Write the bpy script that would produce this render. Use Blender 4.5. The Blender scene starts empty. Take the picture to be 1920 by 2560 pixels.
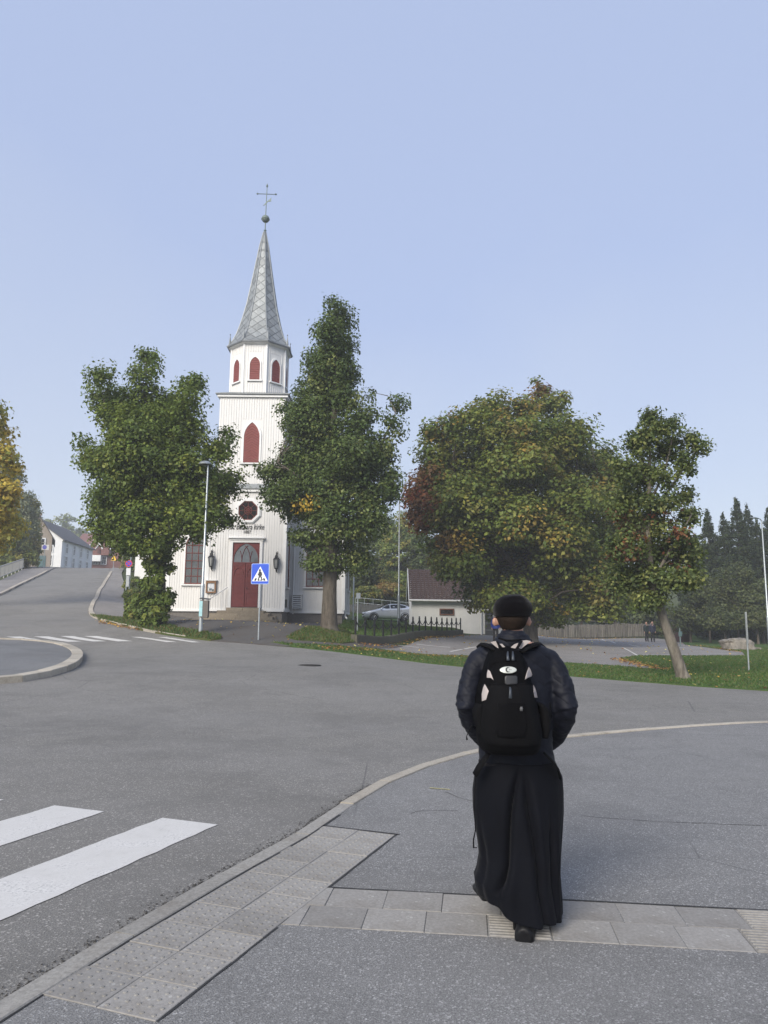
import bpy, bmesh, math, random
import numpy as np
from mathutils import Vector, Matrix, noise
from mathutils.geometry import delaunay_2d_cdt, tessellate_polygon

random.seed(7)
RNG = np.random.default_rng(7)
SC = bpy.context.scene
COL = SC.collection
PI = math.pi

# ------------------------------------------------------------------ camera
CAM_H = 1.65
FOC = 1849.0                       # focal length in pixels of the 1920 x 2560 frame
PITCH = math.atan(272.0 / FOC)
ROLL = 0.0103
FW = np.array([0, math.cos(PITCH), math.sin(PITCH)])
_rt = np.array([1.0, 0, 0]); _up = np.array([0, -math.sin(PITCH), math.cos(PITCH)])
IU = _up * math.cos(ROLL) - _rt * math.sin(ROLL)
IR = _rt * math.cos(ROLL) + _up * math.sin(ROLL)
cam_data = bpy.data.cameras.new('camera'); cam = bpy.data.objects.new('camera', cam_data); COL.objects.link(cam)
cam_data.sensor_fit = 'VERTICAL'; cam_data.sensor_height = 36.0
cam_data.lens = FOC / 2560.0 * 36.0
cam_data.clip_start = 0.05; cam_data.clip_end = 3000
cam.matrix_world = Matrix(((IR[0], IU[0], -FW[0], 0), (IR[1], IU[1], -FW[1], 0), (IR[2], IU[2], -FW[2], CAM_H), (0, 0, 0, 1)))
SC.camera = cam

# ------------------------------------------------------------------ light
SUN_EL = math.radians(31); SUN_AZ = math.radians(209)     # azimuth clockwise from +Y (the sun stands to the left, a little behind)
w = bpy.data.worlds.new('World'); SC.world = w; w.use_nodes = True
nt = w.node_tree; nt.nodes.clear()
o_ = nt.nodes.new('ShaderNodeOutputWorld'); bg = nt.nodes.new('ShaderNodeBackground')
sky = nt.nodes.new('ShaderNodeTexSky'); sky.sky_type = 'NISHITA'; sky.sun_disc = False
sky.sun_elevation = SUN_EL; sky.sun_rotation = SUN_AZ
sky.air_density = 1.0; sky.dust_density = 1.0; sky.ozone_density = 2.0; sky.altitude = 200
mixs = nt.nodes.new('ShaderNodeMix'); mixs.data_type = 'RGBA'; mixs.blend_type = 'MIX'
mixs.inputs[0].default_value = 0.80
tcw = nt.nodes.new('ShaderNodeTexCoord'); nzw = nt.nodes.new('ShaderNodeTexNoise'); nzw.inputs['Scale'].default_value = 1.7; nzw.inputs['Detail'].default_value = 3
rmw = nt.nodes.new('ShaderNodeValToRGB'); rmw.color_ramp.elements[0].position = .45; rmw.color_ramp.elements[1].position = 1.0
rmw.color_ramp.elements[0].color = (.48, .525, .61, 1); rmw.color_ramp.elements[1].color = (.365, .435, .625, 1)      # thin high fog that evens out the sky
mulw = nt.nodes.new('ShaderNodeMix'); mulw.data_type = 'RGBA'; mulw.blend_type = 'MULTIPLY'; mulw.inputs[0].default_value = 1.0; mulw.inputs[7].default_value = (10.2, 10.2, 10.2, 1)
sepw = nt.nodes.new('ShaderNodeSeparateXYZ'); nt.links.new(tcw.outputs['Generated'], sepw.inputs[0])
adw = nt.nodes.new('ShaderNodeMath'); adw.operation = 'MULTIPLY_ADD'; adw.inputs[1].default_value = .85; nt.links.new(nzw.outputs['Fac'], adw.inputs[0]); nt.links.new(sepw.outputs[2], adw.inputs[2])   # fog thins upwards, unevenly
nt.links.new(tcw.outputs['Generated'], nzw.inputs[0]); nt.links.new(adw.outputs[0], rmw.inputs[0]); nt.links.new(rmw.outputs[0], mulw.inputs[6]); nt.links.new(mulw.outputs[2], mixs.inputs[7])
nt.links.new(sky.outputs[0], mixs.inputs[6]); nt.links.new(mixs.outputs[2], bg.inputs[0])
bg.inputs[1].default_value = 0.088
nt.links.new(bg.outputs[0], o_.inputs[0])
sl = bpy.data.lights.new('sun', 'SUN'); sl.energy = 2.8; sl.angle = math.radians(32); sl.color = (1.0, 0.93, 0.82)
so = bpy.data.objects.new('sun', sl); COL.objects.link(so); so.location = (-40, -40, 60)
sd = Vector((math.sin(SUN_AZ) * math.cos(SUN_EL), math.cos(SUN_AZ) * math.cos(SUN_EL), math.sin(SUN_EL)))
so.rotation_euler = (-sd).to_track_quat('-Z', 'Y').to_euler()
SC.view_settings.view_transform = 'Standard'; SC.view_settings.look = 'None'
SC.view_settings.gamma = 1.0; SC.view_settings.exposure = 0.70
SC.view_settings.use_curve_mapping = False
SC.render.engine = 'CYCLES'
cy = SC.cycles
cy.max_bounces = 6; cy.diffuse_bounces = 3; cy.glossy_bounces = 3; cy.transmission_bounces = 4; cy.volume_bounces = 1
cy.transparent_max_bounces = 6; cy.use_denoising = True
cy.caustics_reflective = False; cy.caustics_refractive = False

# ------------------------------------------------------------------ pixels to directions (photo read at 1659 x 2212)
def ray(px, py):
    x = px * 1920 / 1659 - 960; y = 1280 - py * 1920 / 1659
    return FW * FOC + IR * x + IU * y
def aty(px, py, Y):
    d = ray(px, py); t = Y / d[1]; p = d * t
    return np.array([p[0], p[1], p[2] + CAM_H])
def ppm(Y, z=3.0):                   # photo pixels per metre at depth Y
    return FOC * 1659 / 1920 / (Y * math.cos(PITCH) + (z - CAM_H) * math.sin(PITCH))

# ------------------------------------------------------------------ terrain height
_cp = []
for x in (-30, -20, -12, -7, -3, 0, 4, 8, 14, 22, 35):
    for y in (-25, -10, 0, 5, 9, 13):
        if x < -10 and y > 6: continue
        _cp.append((x, y, 0.0))
_cp += [(-20, 13, .1), (-30, 13, .2), (-14, 18, .3), (-6, 18, .28), (-22, 22, .5), (-11.2, 29.6, .78), (-4.8, 29, .86), (-7.3, 30, 1.08), (-9.4, 31.5, 1.36),
        (-2.35, 32.5, 1.13), (-1.95, 20, .3), (-8, 41, 1.46), (-5.5, 40, 1.42), (-12.5, 41, 1.58), (-2, 42, 1.42), (-0.6, 33.2, .66), (0, 31, .48), (2.6, 26.5, .1),
        (5.6, 22, .03), (9.7, 18.6, 0), (8.75, 22, .05), (13, 26.6, .02), (20, 22, 0), (3.2, 44, .8), (5.8, 53, .84), (7, 54, .74), (12, 40, .25), (23.8, 66, .08), (15.6, 76, .46), (25.5, 76, .47),
        (21, 45, .2), (15, 56, .36), (0, 65, 1.62), (-2.2, 60, 1.6), (33, 58, .15), (42, 38, .1), (45, 80, .5), (0, 55, 1.25), (1, 45, 1.1),
        (0, 74, 3.2), (0, 85, 6.5), (0, 105, 11), (8, 80, 3.4), (14, 88, 2.6), (20, 100, 4.5), (40, 110, 4), (-10, 70, 3.2), (-10, 88, 6.8), (-13, 56, 2.2), (-14, 48, 2.0),
        (-60, 20, .8), (-60, 50, 4), (-60, 90, 8), (-30, 130, 9.5), (20, 150, 14), (-5, 150, 14), (70, 20, 0), (80, 100, 5), (90, 60, 2), (-100, 60, 6), (-100, 0, 0), (100, -10, 0), (0, -60, 0), (-60, -60, 0), (60, -60, 0)]
for y in (33, 37, 44, 52, 60, 68, 77):
    cx = -14 - .37 * (y - 29); z = 1.08 + .1285 * (y - 33) + (.2 if y == 33 else 0)
    for dx in (-9, -3.5, 0, 3.5):
        _cp.append((cx + dx, y, z))
for y, z in ((86, 7.25), (96, 7.6), (112, 8.0)):
    for dx in (-9, 0, 6): _cp.append((-14 - .37 * (y - 29) + dx, y, z))
_cp = np.array(_cp); _C2 = 9.0
def _phi(d2): return np.sqrt(d2 + _C2)
_A = _phi(((_cp[:, None, :2] - _cp[None, :, :2]) ** 2).sum(-1))
_n = len(_cp); _M = np.zeros((_n + 1, _n + 1)); _M[:_n, :_n] = _A - np.eye(_n) * 0.05; _M[:_n, _n] = 1; _M[_n, :_n] = 1
_W = np.linalg.solve(_M, np.append(_cp[:, 2], 0))
def HZ(xy):
    xy = np.atleast_2d(np.asarray(xy, float))
    q = xy.copy(); r = np.hypot(q[:, 0], q[:, 1] - 30); s = np.where(r > 140, 140 / np.maximum(r, 1e-6), 1.0)
    q[:, 0] *= s; q[:, 1] = 30 + (q[:, 1] - 30) * s
    out = np.empty(len(q))
    for i in range(0, len(q), 4000):
        c = q[i:i + 4000]
        out[i:i + 4000] = _phi(((c[:, None] - _cp[None, :, :2]) ** 2).sum(-1)) @ _W[:_n] + _W[_n]
    # the ground round the photographer is flat
    d = np.hypot(q[:, 0], q[:, 1] - 3)
    k = np.clip((d - 6) / 8, 0, 1); k = k * k * (3 - 2 * k)
    return out * k
def hz(x, y): return float(HZ([(x, y)])[0])
def G(px, py, dz=0.0):               # where the ray through a photo pixel meets the ground
    d = ray(px, py); d = d / d[1]
    ys = np.concatenate([np.arange(1.5, 40, .25), np.arange(40, 130, .5)])
    P = d[None] * ys[:, None]; h = HZ(P[:, :2]) + dz; g = P[:, 2] + CAM_H - h
    idx = np.where((g[:-1] > 0) & (g[1:] <= 0))[0]
    if len(idx) == 0:
        i = int(np.argmin(np.abs(g))); return np.array([P[i, 0], P[i, 1], h[i]])
    i = idx[0]; t = g[i] / (g[i] - g[i + 1]); p = P[i] * (1 - t) + P[i + 1] * t
    return np.array([p[0], p[1], hz(p[0], p[1]) + dz])
def G2(*pts): return [tuple(G(*p)[:2]) for p in pts]

# ------------------------------------------------------------------ mesh helpers
class MB:
    def __init__(s): s.v = []; s.f = []
    def add(s, vs, fs):
        b = len(s.v); s.v += [tuple(float(c) for c in p) for p in vs]; s.f += [tuple(b + i for i in f) for f in fs]; return s
    def box(s, c, size, rz=0.0, taper=None):
        hx, hy, hzz = [q / 2 for q in size]; cs, sn = math.cos(rz), math.sin(rz); vs = []
        for dz in (-1, 1):
            k = 1.0 if (dz < 0 or not taper) else taper
            for dx, dy in ((-1, -1), (1, -1), (1, 1), (-1, 1)):
                x, y = dx * hx * k, dy * hy * k
                vs.append((c[0] + x * cs - y * sn, c[1] + x * sn + y * cs, c[2] + dz * hzz))
        return s.add(vs, [(3, 2, 1, 0), (4, 5, 6, 7), (0, 1, 5, 4), (1, 2, 6, 5), (2, 3, 7, 6), (3, 0, 4, 7)])
    def b2(s, x0, x1, y0, y1, z0, z1): return s.box(((x0 + x1) / 2, (y0 + y1) / 2, (z0 + z1) / 2), (abs(x1 - x0), abs(y1 - y0), abs(z1 - z0)))
    def tube(s, pts, rad, n=8, caps=True, flat=None):
        pts = [Vector(p) for p in pts]
        if not hasattr(rad, '__len__'): rad = [rad] * len(pts)
        rings = []; prev = None
        for i, p in enumerate(pts):
            t = (pts[min(i + 1, len(pts) - 1)] - pts[max(i - 1, 0)])
            t = t.normalized() if t.length > 1e-9 else Vector((0, 0, 1))
            if prev is None:
                a = t.cross(Vector((0, 0, 1)));
                if a.length < .05: a = t.cross(Vector((0, 1, 0)))
                a.normalize()
            else:
                a = prev - t * prev.dot(t); a.normalize()
            prev = a; b = t.cross(a)
            k = flat if flat else 1.0
            rings.append([p + (a * math.cos(2 * PI * j / n) + b * k * math.sin(2 * PI * j / n)) * rad[i] for j in range(n)])
        return s.loft(rings, caps)
    def loft(s, rings, caps=True, closed=True):
        n = len(rings[0]); base = len(s.v)
        for r in rings: s.v += [tuple(float(c) for c in p) for p in r]
        m = n if closed else n - 1
        for i in range(len(rings) - 1):
            for j in range(m):
                a = base + i * n + j; b = base + i * n + (j + 1) % n
                s.f.append((a, b, b + n, a + n))
        if caps:
            s.f.append(tuple(base + j for j in range(n))[::-1]); e = base + (len(rings) - 1) * n
            s.f.append(tuple(e + j for j in range(n)))
        return s
    def lathe(s, c, prof, n=16, phase=0.0):
        rings = [[(c[0] + r * math.cos(phase + 2 * PI * j / n), c[1] + r * math.sin(phase + 2 * PI * j / n), c[2] + z) for j in range(n)] for r, z in prof]
        return s.loft(rings, True)
    def prism(s, poly, fn, d0, d1):    # poly in 2D, fn(u, v, d) -> xyz
        n = len(poly); b = len(s.v)
        for d in (d0, d1): s.v += [tuple(float(c) for c in fn(u, v, d)) for u, v in poly]
        s.f.append(tuple(b + i for i in range(n))); s.f.append(tuple(b + n + i for i in range(n))[::-1])
        for i in range(n): j = (i + 1) % n; s.f.append((b + i, b + n + i, b + n + j, b + j))
        return s
    def sphere(s, c, r, n=12, m=8):
        r = r if hasattr(r, '__len__') else (r, r, r)
        rings = []
        for i in range(m + 1):
            a = PI * min(max(i, .02), m - .02) / m
            rings.append([(c[0] + r[0] * math.sin(a) * math.cos(2 * PI * j / n), c[1] + r[1] * math.sin(a) * math.sin(2 * PI * j / n), c[2] - r[2] * math.cos(a)) for j in range(n)])
        return s.loft(rings, True)
    def mesh(s, name, org=(0, 0, 0), fix=True):
        me = bpy.data.meshes.new(name)
        vs = np.array(s.v, float) - np.array(org)
        me.from_pydata([tuple(p) for p in vs], [], s.f); me.update()
        if fix:
            bm = bmesh.new(); bm.from_mesh(me); bmesh.ops.recalc_face_normals(bm, faces=bm.faces); bm.to_mesh(me); bm.free()
        return me
    def build(s, name, m, parent=None, smooth=False, local=False, **kw):
        me = s.mesh(name, (0, 0, 0) if local else org_of(parent)); return link(name, me, m, parent, smooth, **kw)
def org_of(p):
    o = np.zeros(3)
    while p is not None: o += np.array(p.location); p = p.parent
    return o
def link(name, me, m, parent=None, smooth=False, label=None, cat=None, group=None, kind=None):
    ob = bpy.data.objects.new(name, me); COL.objects.link(ob)
    if m is not None:
        for mm in (m if isinstance(m, (list, tuple)) else [m]): me.materials.append(mm)
    if smooth:
        me.polygons.foreach_set('use_smooth', np.ones(len(me.polygons), bool))
        if smooth != 'all':
            try: me.set_sharp_from_angle(angle=math.radians(40))
            except Exception: pass
    ob.parent = parent
    tag(ob, label, cat, group, kind)
    return ob
def tag(o, label=None, cat=None, group=None, kind=None):
    if label: o['label'] = label
    if cat: o['category'] = cat
    if group: o['group'] = group
    if kind: o['kind'] = kind
    return o
def thing(name, loc, label, cat, group=None, rz=0.0):
    e = bpy.data.objects.new(name, None); COL.objects.link(e); e.location = [float(c) for c in loc]; e.rotation_euler = (0, 0, rz)
    e.empty_display_size = .2
    return tag(e, label, cat, group)
def copy_tree(o, parent=None):
    c = o.copy(); COL.objects.link(c); c.parent = parent
    for ch in o.children: copy_tree(ch, c)
    return c
def evalmesh(me, mods):
    ob = bpy.data.objects.new('tmp', me); COL.objects.link(ob)
    for kind, kw in mods:
        md = ob.modifiers.new('m', kind)
        for k, v in kw.items(): setattr(md, k, v)
    dg = bpy.context.evaluated_depsgraph_get(); dg.update()
    out = bpy.data.meshes.new_from_object(ob.evaluated_get(dg))
    bpy.data.objects.remove(ob); return out
def np_mesh(name, V, F, colors=None):
    """V (n,3), F (m,k) with constant k; optional per-vertex colours"""
    me = bpy.data.meshes.new(name); n, (m, k) = len(V), F.shape
    me.vertices.add(n); me.vertices.foreach_set('co', np.ascontiguousarray(V, np.float32).ravel())
    me.loops.add(m * k); me.loops.foreach_set('vertex_index', np.ascontiguousarray(F, np.int32).ravel())
    me.polygons.add(m); me.polygons.foreach_set('loop_start', np.arange(0, m * k, k, dtype=np.int32))
    try: me.polygons.foreach_set('loop_total', np.full(m, k, dtype=np.int32))
    except Exception: pass
    if colors is not None:
        a = me.color_attributes.new('col', 'FLOAT_COLOR', 'POINT')
        a.data.foreach_set('color', np.ascontiguousarray(np.c_[colors, np.ones(n)], np.float32).ravel())
    me.update(calc_edges=True); me.validate()
    return me

# ------------------------------------------------------------------ materials
class NT:
    def __init__(s, m): s.t = m.node_tree; s.n = s.t.nodes; s.l = s.t.links
    def new(s, typ, **kw):
        x = s.n.new('ShaderNode' + typ)
        for k, v in kw.items(): setattr(x, k, v)
        return x
    def coord(s, scale=1.0, kind='Object'):
        tc = s.new('TexCoord'); mp = s.new('Mapping')
        mp.inputs['Scale'].default_value = scale if hasattr(scale, '__len__') else (scale,) * 3
        s.l.new(tc.outputs[kind], mp.inputs[0]); return mp.outputs[0]
    def noise(s, co, scale, detail=4, rough=.6):
        x = s.new('TexNoise'); x.inputs['Scale'].default_value = scale; x.inputs['Detail'].default_value = detail; x.inputs['Roughness'].default_value = rough
        s.l.new(co, x.inputs['Vector']); return x.outputs['Fac']
    def vor(s, co, scale, feature='F1', rnd=1.0):
        x = s.new('TexVoronoi', feature=feature); x.inputs['Scale'].default_value = scale; x.inputs['Randomness'].default_value = rnd
        s.l.new(co, x.inputs['Vector']); return x
    def ramp(s, fac, stops):
        r = s.new('ValToRGB'); e = r.color_ramp.elements
        while len(e) < len(stops): e.new(.5)
        for i, (p, c) in enumerate(stops):
            e[i].position = p; e[i].color = (*c, 1) if hasattr(c, '__len__') else (c, c, c, 1)
        s.l.new(fac, r.inputs[0]); return r.outputs[0]
    def mix(s, fac, a, b, blend='MIX'):
        x = s.new('Mix', data_type='RGBA', blend_type=blend)
        for i, q in ((0, fac), (6, a), (7, b)):
            if hasattr(q, 'links'): s.l.new(q, x.inputs[i])
            elif hasattr(q, '__len__'): x.inputs[i].default_value = (*q, 1) if len(q) == 3 else q
            else: x.inputs[i].default_value = q
        return x.outputs[2]
    def bump(s, h, strength, dist, prev=None):
        b = s.new('Bump'); b.inputs['Strength'].default_value = strength; b.inputs['Distance'].default_value = dist
        s.l.new(h, b.inputs['Height'])
        if prev is not None: s.l.new(prev, b.inputs['Normal'])
        return b.outputs[0]
def newmat(name):
    m = bpy.data.materials.new(name); m.use_nodes = True; n = NT(m); b = n.n['Principled BSDF']; return m, n, b
MATS = {}
def plain(name, col, rough=.6, metal=0.0, var=.12, nscale=6.0, bump=0.0, bscale=60.0, spec=.5, coat=0.0, emit=None):
    if name in MATS: return MATS[name]
    m, n, b = newmat(name); co = n.coord()
    f = n.noise(co, nscale, 5, .65)
    lo = tuple(max(0, c * (1 - var)) for c in col); hi = tuple(min(1, c * (1 + var)) for c in col)
    n.l.new(n.ramp(f, [(.3, lo), (.7, hi)]), b.inputs['Base Color'])
    b.inputs['Roughness'].default_value = rough; b.inputs['Metallic'].default_value = metal; b.inputs['Specular IOR Level'].default_value = spec
    if coat: b.inputs['Coat Weight'].default_value = coat
    if bump: n.l.new(n.bump(n.noise(co, bscale, 4), bump, .01), b.inputs['Normal'])
    MATS[name] = m; return m
# ------------------------------------------------------------------ ground materials
def asphalt_mat(name, base, chip, warm=(.5, .5, .5), chips=.25, scale=1.0, seam=0.0):
    m, n, b = newmat(name); co = n.coord()
    big = n.noise(co, .35, 4, .6); mid = n.noise(co, 2.6, 5, .7); fine = n.noise(co, 120 * scale, 3, .8)
    v = n.vor(co, 95 * scale); v2 = n.vor(co, 80 * scale)
    c0 = n.ramp(fine, [(.32, tuple(c * .38 for c in base)), (.5, base), (.72, tuple(c * 1.75 for c in base))])
    c1 = n.mix(n.ramp(v.outputs['Color'], [(.80 - chips * .3, 0.0), (.93, 1.0)]), c0, chip)
    c1 = n.mix(n.ramp(v2.outputs['Distance'], [(.08, .4), (.16, 0.0)]), c1, tuple(c * 1.3 for c in chip))
    c2 = n.mix(n.ramp(big, [(.35, 0.0), (.65, .5)]), c1, warm, 'OVERLAY'); c2 = n.mix(n.ramp(n.noise(n.coord((.8, .8, 1)), .55, 6, .7), [(.40, .30), (.52, 0.0)]), c2, tuple(c * .55 for c in base)); c2 = n.mix(n.ramp(n.noise(co, 1.1, 5, .75), [(.55, 0.0), (.70, .20)]), c2, tuple(c * 1.6 for c in base))
    c3 = n.mix(n.ramp(mid, [(.36, .12), (.5, 0.0)]), c2, (.06, .06, .06))
    st = n.noise(n.coord((.5, .8, 1)), .5, 4, .6)                        # long worn wheel-track tone
    c3 = n.mix(n.ramp(st, [(.42, .0), (.62, .12)]), c3, (.30, .29, .275))
    cr = n.vor(n.mix(.12, co, n.new('TexNoise').outputs['Color'], 'ADD'), .32, 'DISTANCE_TO_EDGE')
    ck = n.ramp(cr.outputs['Distance'], [(.0012, .6), (.0035, 0.0)]); gate = n.ramp(n.noise(co, .22, 2), [(.50, 0.0), (.56, 1.0)])
    c4 = n.mix(n.mix(1.0, ck, gate, 'MULTIPLY'), c3, (.06, .06, .06))
    n.l.new(c4, b.inputs['Base Color'])
    b.inputs['Roughness'].default_value = .88; b.inputs['Specular IOR Level'].default_value = .3
    nb = n.bump(fine, .55, .006); nb = n.bump(v.outputs['Distance'], .35, .006, nb)
    n.l.new(nb, b.inputs['Normal']); return m
M_road = asphalt_mat('road_asphalt', (.178, .171, .158), (.42, .40, .37), (.5, .495, .48), .24)
M_walk = asphalt_mat('pavement_asphalt', (.185, .182, .176), (.42, .415, .40), (.5, .5, .505), .3, 1.25)
M_park = asphalt_mat('parking_asphalt', (.225, .215, .20), (.36, .24, .24), (.5, .5, .5), .1)
M_isle = asphalt_mat('island_asphalt', (.165, .165, .165), (.28, .28, .28), (.49, .5, .5), .1)
def gravel_mat():
    m, n, b = newmat('forecourt_gravel'); co = n.coord()
    f = n.noise(co, 60, 4, .8); g = n.noise(co, .8, 4, .7); v = n.vor(co, 26)
    c = n.ramp(f, [(.3, (.045, .042, .040)), (.55, (.092, .086, .080)), (.75, (.17, .16, .148))])
    c = n.mix(n.ramp(v.outputs['Distance'], [(.05, .8), (.16, 0.0)]), c, (.22, .20, .18))
    c = n.mix(n.ramp(g, [(.45, 0.0), (.7, .55)]), c, (.075, .055, .038))
    n.l.new(c, b.inputs['Base Color']); b.inputs['Roughness'].default_value = .95
    n.l.new(n.bump(f, .6, .02), b.inputs['Normal']); return m
M_gravel = gravel_mat()
def grass_mat(name, g0, g1, dry, k=.5):
    m, n, b = newmat(name); co = n.coord()
    f = n.noise(co, 34, 5, .8); p = n.noise(co, 1.1, 5, .7); q = n.noise(co, 5, 4, .7)
    c = n.ramp(f, [(.3, tuple(x * .55 for x in g0)), (.5, g0), (.72, g1)])
    c = n.mix(n.ramp(p, [(.5, 0.0), (.72, k)]), c, dry)
    c = n.mix(n.ramp(q, [(.58, 0.0), (.75, .5)]), c, (.085, .06, .03))
    n.l.new(c, b.inputs['Base Color']); b.inputs['Roughness'].default_value = .9; b.inputs['Specular IOR Level'].default_value = .2
    n.l.new(n.bump(f, .9, .03), b.inputs['Normal']); return m
M_grass = grass_mat('lawn_grass', (.055, .10, .022), (.10, .17, .04), (.13, .12, .045), .45)
M_verge = grass_mat('verge_grass', (.06, .085, .022), (.12, .15, .045), (.16, .115, .05), .85)
M_earth = grass_mat('rough_ground', (.05, .07, .022), (.10, .11, .04), (.11, .08, .04), .7)
def stone_mat(name, base, var=.35, sc=30, chips=(.32, .31, .29)):
    m, n, b = newmat(name); co = n.coord()
    oi = n.new('ObjectInfo')
    f = n.noise(co, sc, 5, .75); g = n.noise(co, 3.0, 4, .7); v = n.vor(co, 70)
    c = n.ramp(f, [(.28, tuple(x * (1 - var) for x in base)), (.5, base), (.75, tuple(min(1, x * (1 + var)) for x in base))])
    c = n.mix(n.ramp(v.outputs['Color'], [(.82, 0.0), (.95, .7)]), c, chips)
    c = n.mix(n.ramp(g, [(.5, 0.0), (.75, .4)]), c, (.13, .105, .075))
    hsv = n.new('HueSaturation'); mr = n.new('MapRange'); mr.inputs[3].default_value = .86; mr.inputs[4].default_value = 1.14
    n.l.new(oi.outputs['Random'], mr.inputs[0]); n.l.new(mr.outputs[0], hsv.inputs['Value']); n.l.new(c, hsv.inputs['Color'])
    n.l.new(hsv.outputs[0], b.inputs['Base Color']); b.inputs['Roughness'].default_value = .85
    n.l.new(n.bump(f, .4, .006), b.inputs['Normal']); return m
M_kerb = stone_mat('granite_kerb', (.26, .247, .222), .35, 45)
M_kerb_pale = stone_mat('pale_granite_kerb', (.40, .36, .295), .3, 45, (.5, .46, .38))
M_tile = stone_mat('concrete_paving', (.265, .252, .232), .25, 40, (.42, .41, .38))
M_bump = stone_mat('worn_bump', (.235, .225, .205), .3, 80)
M_step = stone_mat('sandstone_step', (.27, .225, .165), .3, 14)
M_plinth = stone_mat('rendered_plinth', (.17, .155, .14), .25, 10)
M_wall_old = stone_mat('mossy_concrete', (.095, .09, .062), .4, 12, (.14, .15, .07))
def paint_mat():
    m, n, b = newmat('road_paint'); co = n.coord()
    w1 = n.noise(co, 3.0, 6, .75); w2 = n.noise(n.coord((1, 1, 1)), 55, 4, .8)
    c = n.ramp(w1, [(.3, (.50, .485, .455)), (.7, (.64, .625, .595))])
    wear = n.mix(1.0, n.ramp(w2, [(.50, 0.0), (.60, 1.0)]), n.ramp(w1, [(.46, 0.0), (.62, 1.0)]), 'MULTIPLY')
    c = n.mix(n.mix(1.0, wear, (.55, .55, .55), 'MULTIPLY'), c, (.17, .168, .165))
    sc_ = n.noise(n.coord((9, 1.2, 1)), 4, 3, .6)
    c = n.mix(n.ramp(sc_, [(.62, 0.0), (.7, .35)]), c, (.35, .345, .335))
    n.l.new(c, b.inputs['Base Color']); b.inputs['Roughness'].default_value = .7
    n.l.new(n.bump(w2, .3, .004), b.inputs['Normal']); return m
M_paint = paint_mat()

# ------------------------------------------------------------------ outlines of the ground's regions (world x, y)
KERB_OUT = [(-2.6, .2), (-1.95, 2.2), (-1.605, 3.40), (-1.441, 3.887), (-1.29, 4.30), (-1.096, 4.845), (-.733, 5.685), (-.636, 5.98), (-.411, 6.676), (-.27, 7.21), (-.11, 7.62), (.29, 8.44), (.69, 9.08), (1.21, 9.75),
            (1.95, 10.48), (2.69, 10.99), (3.68, 11.56), (4.56, 12.02), (5.52, 12.48), (6.54, 12.85), (9, 13.4), (14, 13.6), (40, 12)]
def smooth_line(pts, it=3):
    p = [np.array(q, float) for q in pts]
    for _ in range(it):
        q = [p[0]]
        for a, b_ in zip(p[:-1], p[1:]): q += [a * .75 + b_ * .25, a * .25 + b_ * .75]
        q.append(p[-1]); p = q
    return p
def resample(p, step):
    p = [np.array(q, float) for q in p]; d = [0]
    for a, b_ in zip(p[:-1], p[1:]): d.append(d[-1] + np.linalg.norm(b_ - a))
    n = max(2, int(round(d[-1] / step)) + 1); s = np.linspace(0, d[-1], n); P = np.array(p)
    return [np.array([np.interp(t, d, P[:, k]) for k in range(P.shape[1])]) for t in s]
def offset_line(p, o):
    out = []
    for i in range(len(p)):
        t = p[min(i + 1, len(p) - 1)] - p[max(i - 1, 0)]; t = t / (np.linalg.norm(t) + 1e-9)
        out.append(p[i][:2] + np.array([t[1], -t[0]]) * o)
    return out
KO = resample(smooth_line(KERB_OUT, 2), .35)
KI = offset_line(KO, .13)
EDGE_R = [(45, 17.5), (16, 17.2)] + G2((1659, 1493), (1500, 1483), (1350, 1471), (1230, 1461), (1000, 1441), (850, 1424), (765, 1413), (650, 1400), (560, 1393), (500, 1388), (455, 1385))
EDGE_C = G2((455, 1385), (400, 1378.5), (350, 1371), (300, 1361.5), (250, 1349), (215, 1340), (196, 1331), (190, 1322), (196, 1306), (208, 1284), (224, 1258), (238, 1236.5))
EDGE_L = G2((104, 1235), (50, 1262), (0, 1287)) + [(-29, 33), (-36, 29), (-70, 22)]
far_c = np.array(EDGE_C[-1]); far_l = np.array(EDGE_L[0]); rd = np.array([-.32, .947])
road_poly = [(-140, -60), (140, -60), (140, 15)] + EDGE_R + EDGE_C[1:] + [tuple(far_c + rd * 45), tuple(far_l + rd * 45)] + EDGE_L + [(-140, 12)]
pave_poly = [(-2.6, -60), (120, -60), (120, 10)] + [tuple(p) for p in KI[::-1]]
ISLE_OUT = G2((-30, 1482), (0, 1477.5), (85, 1468), (157, 1451), (196, 1432.5), (181, 1413), (183, 1408), (160, 1400), (108, 1392.5), (43, 1389), (-60, 1388)) if False else None
def Z8(x, y): return ((x / 2.37) * 1659 / 1920, (1500 + y / 2.37) * 1659 / 1920)
ISLE_OUT = smooth_line(G2(*[Z8(*p) for p in ((-160, 512), (0, 500), (110, 490), (230, 472), (370, 438), (455, 402), (492, 362), (492, 330), (450, 298), (380, 274), (250, 256), (100, 248), (-60, 246), (-200, 246))]), 2)
isle_poly_in = None
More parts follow.
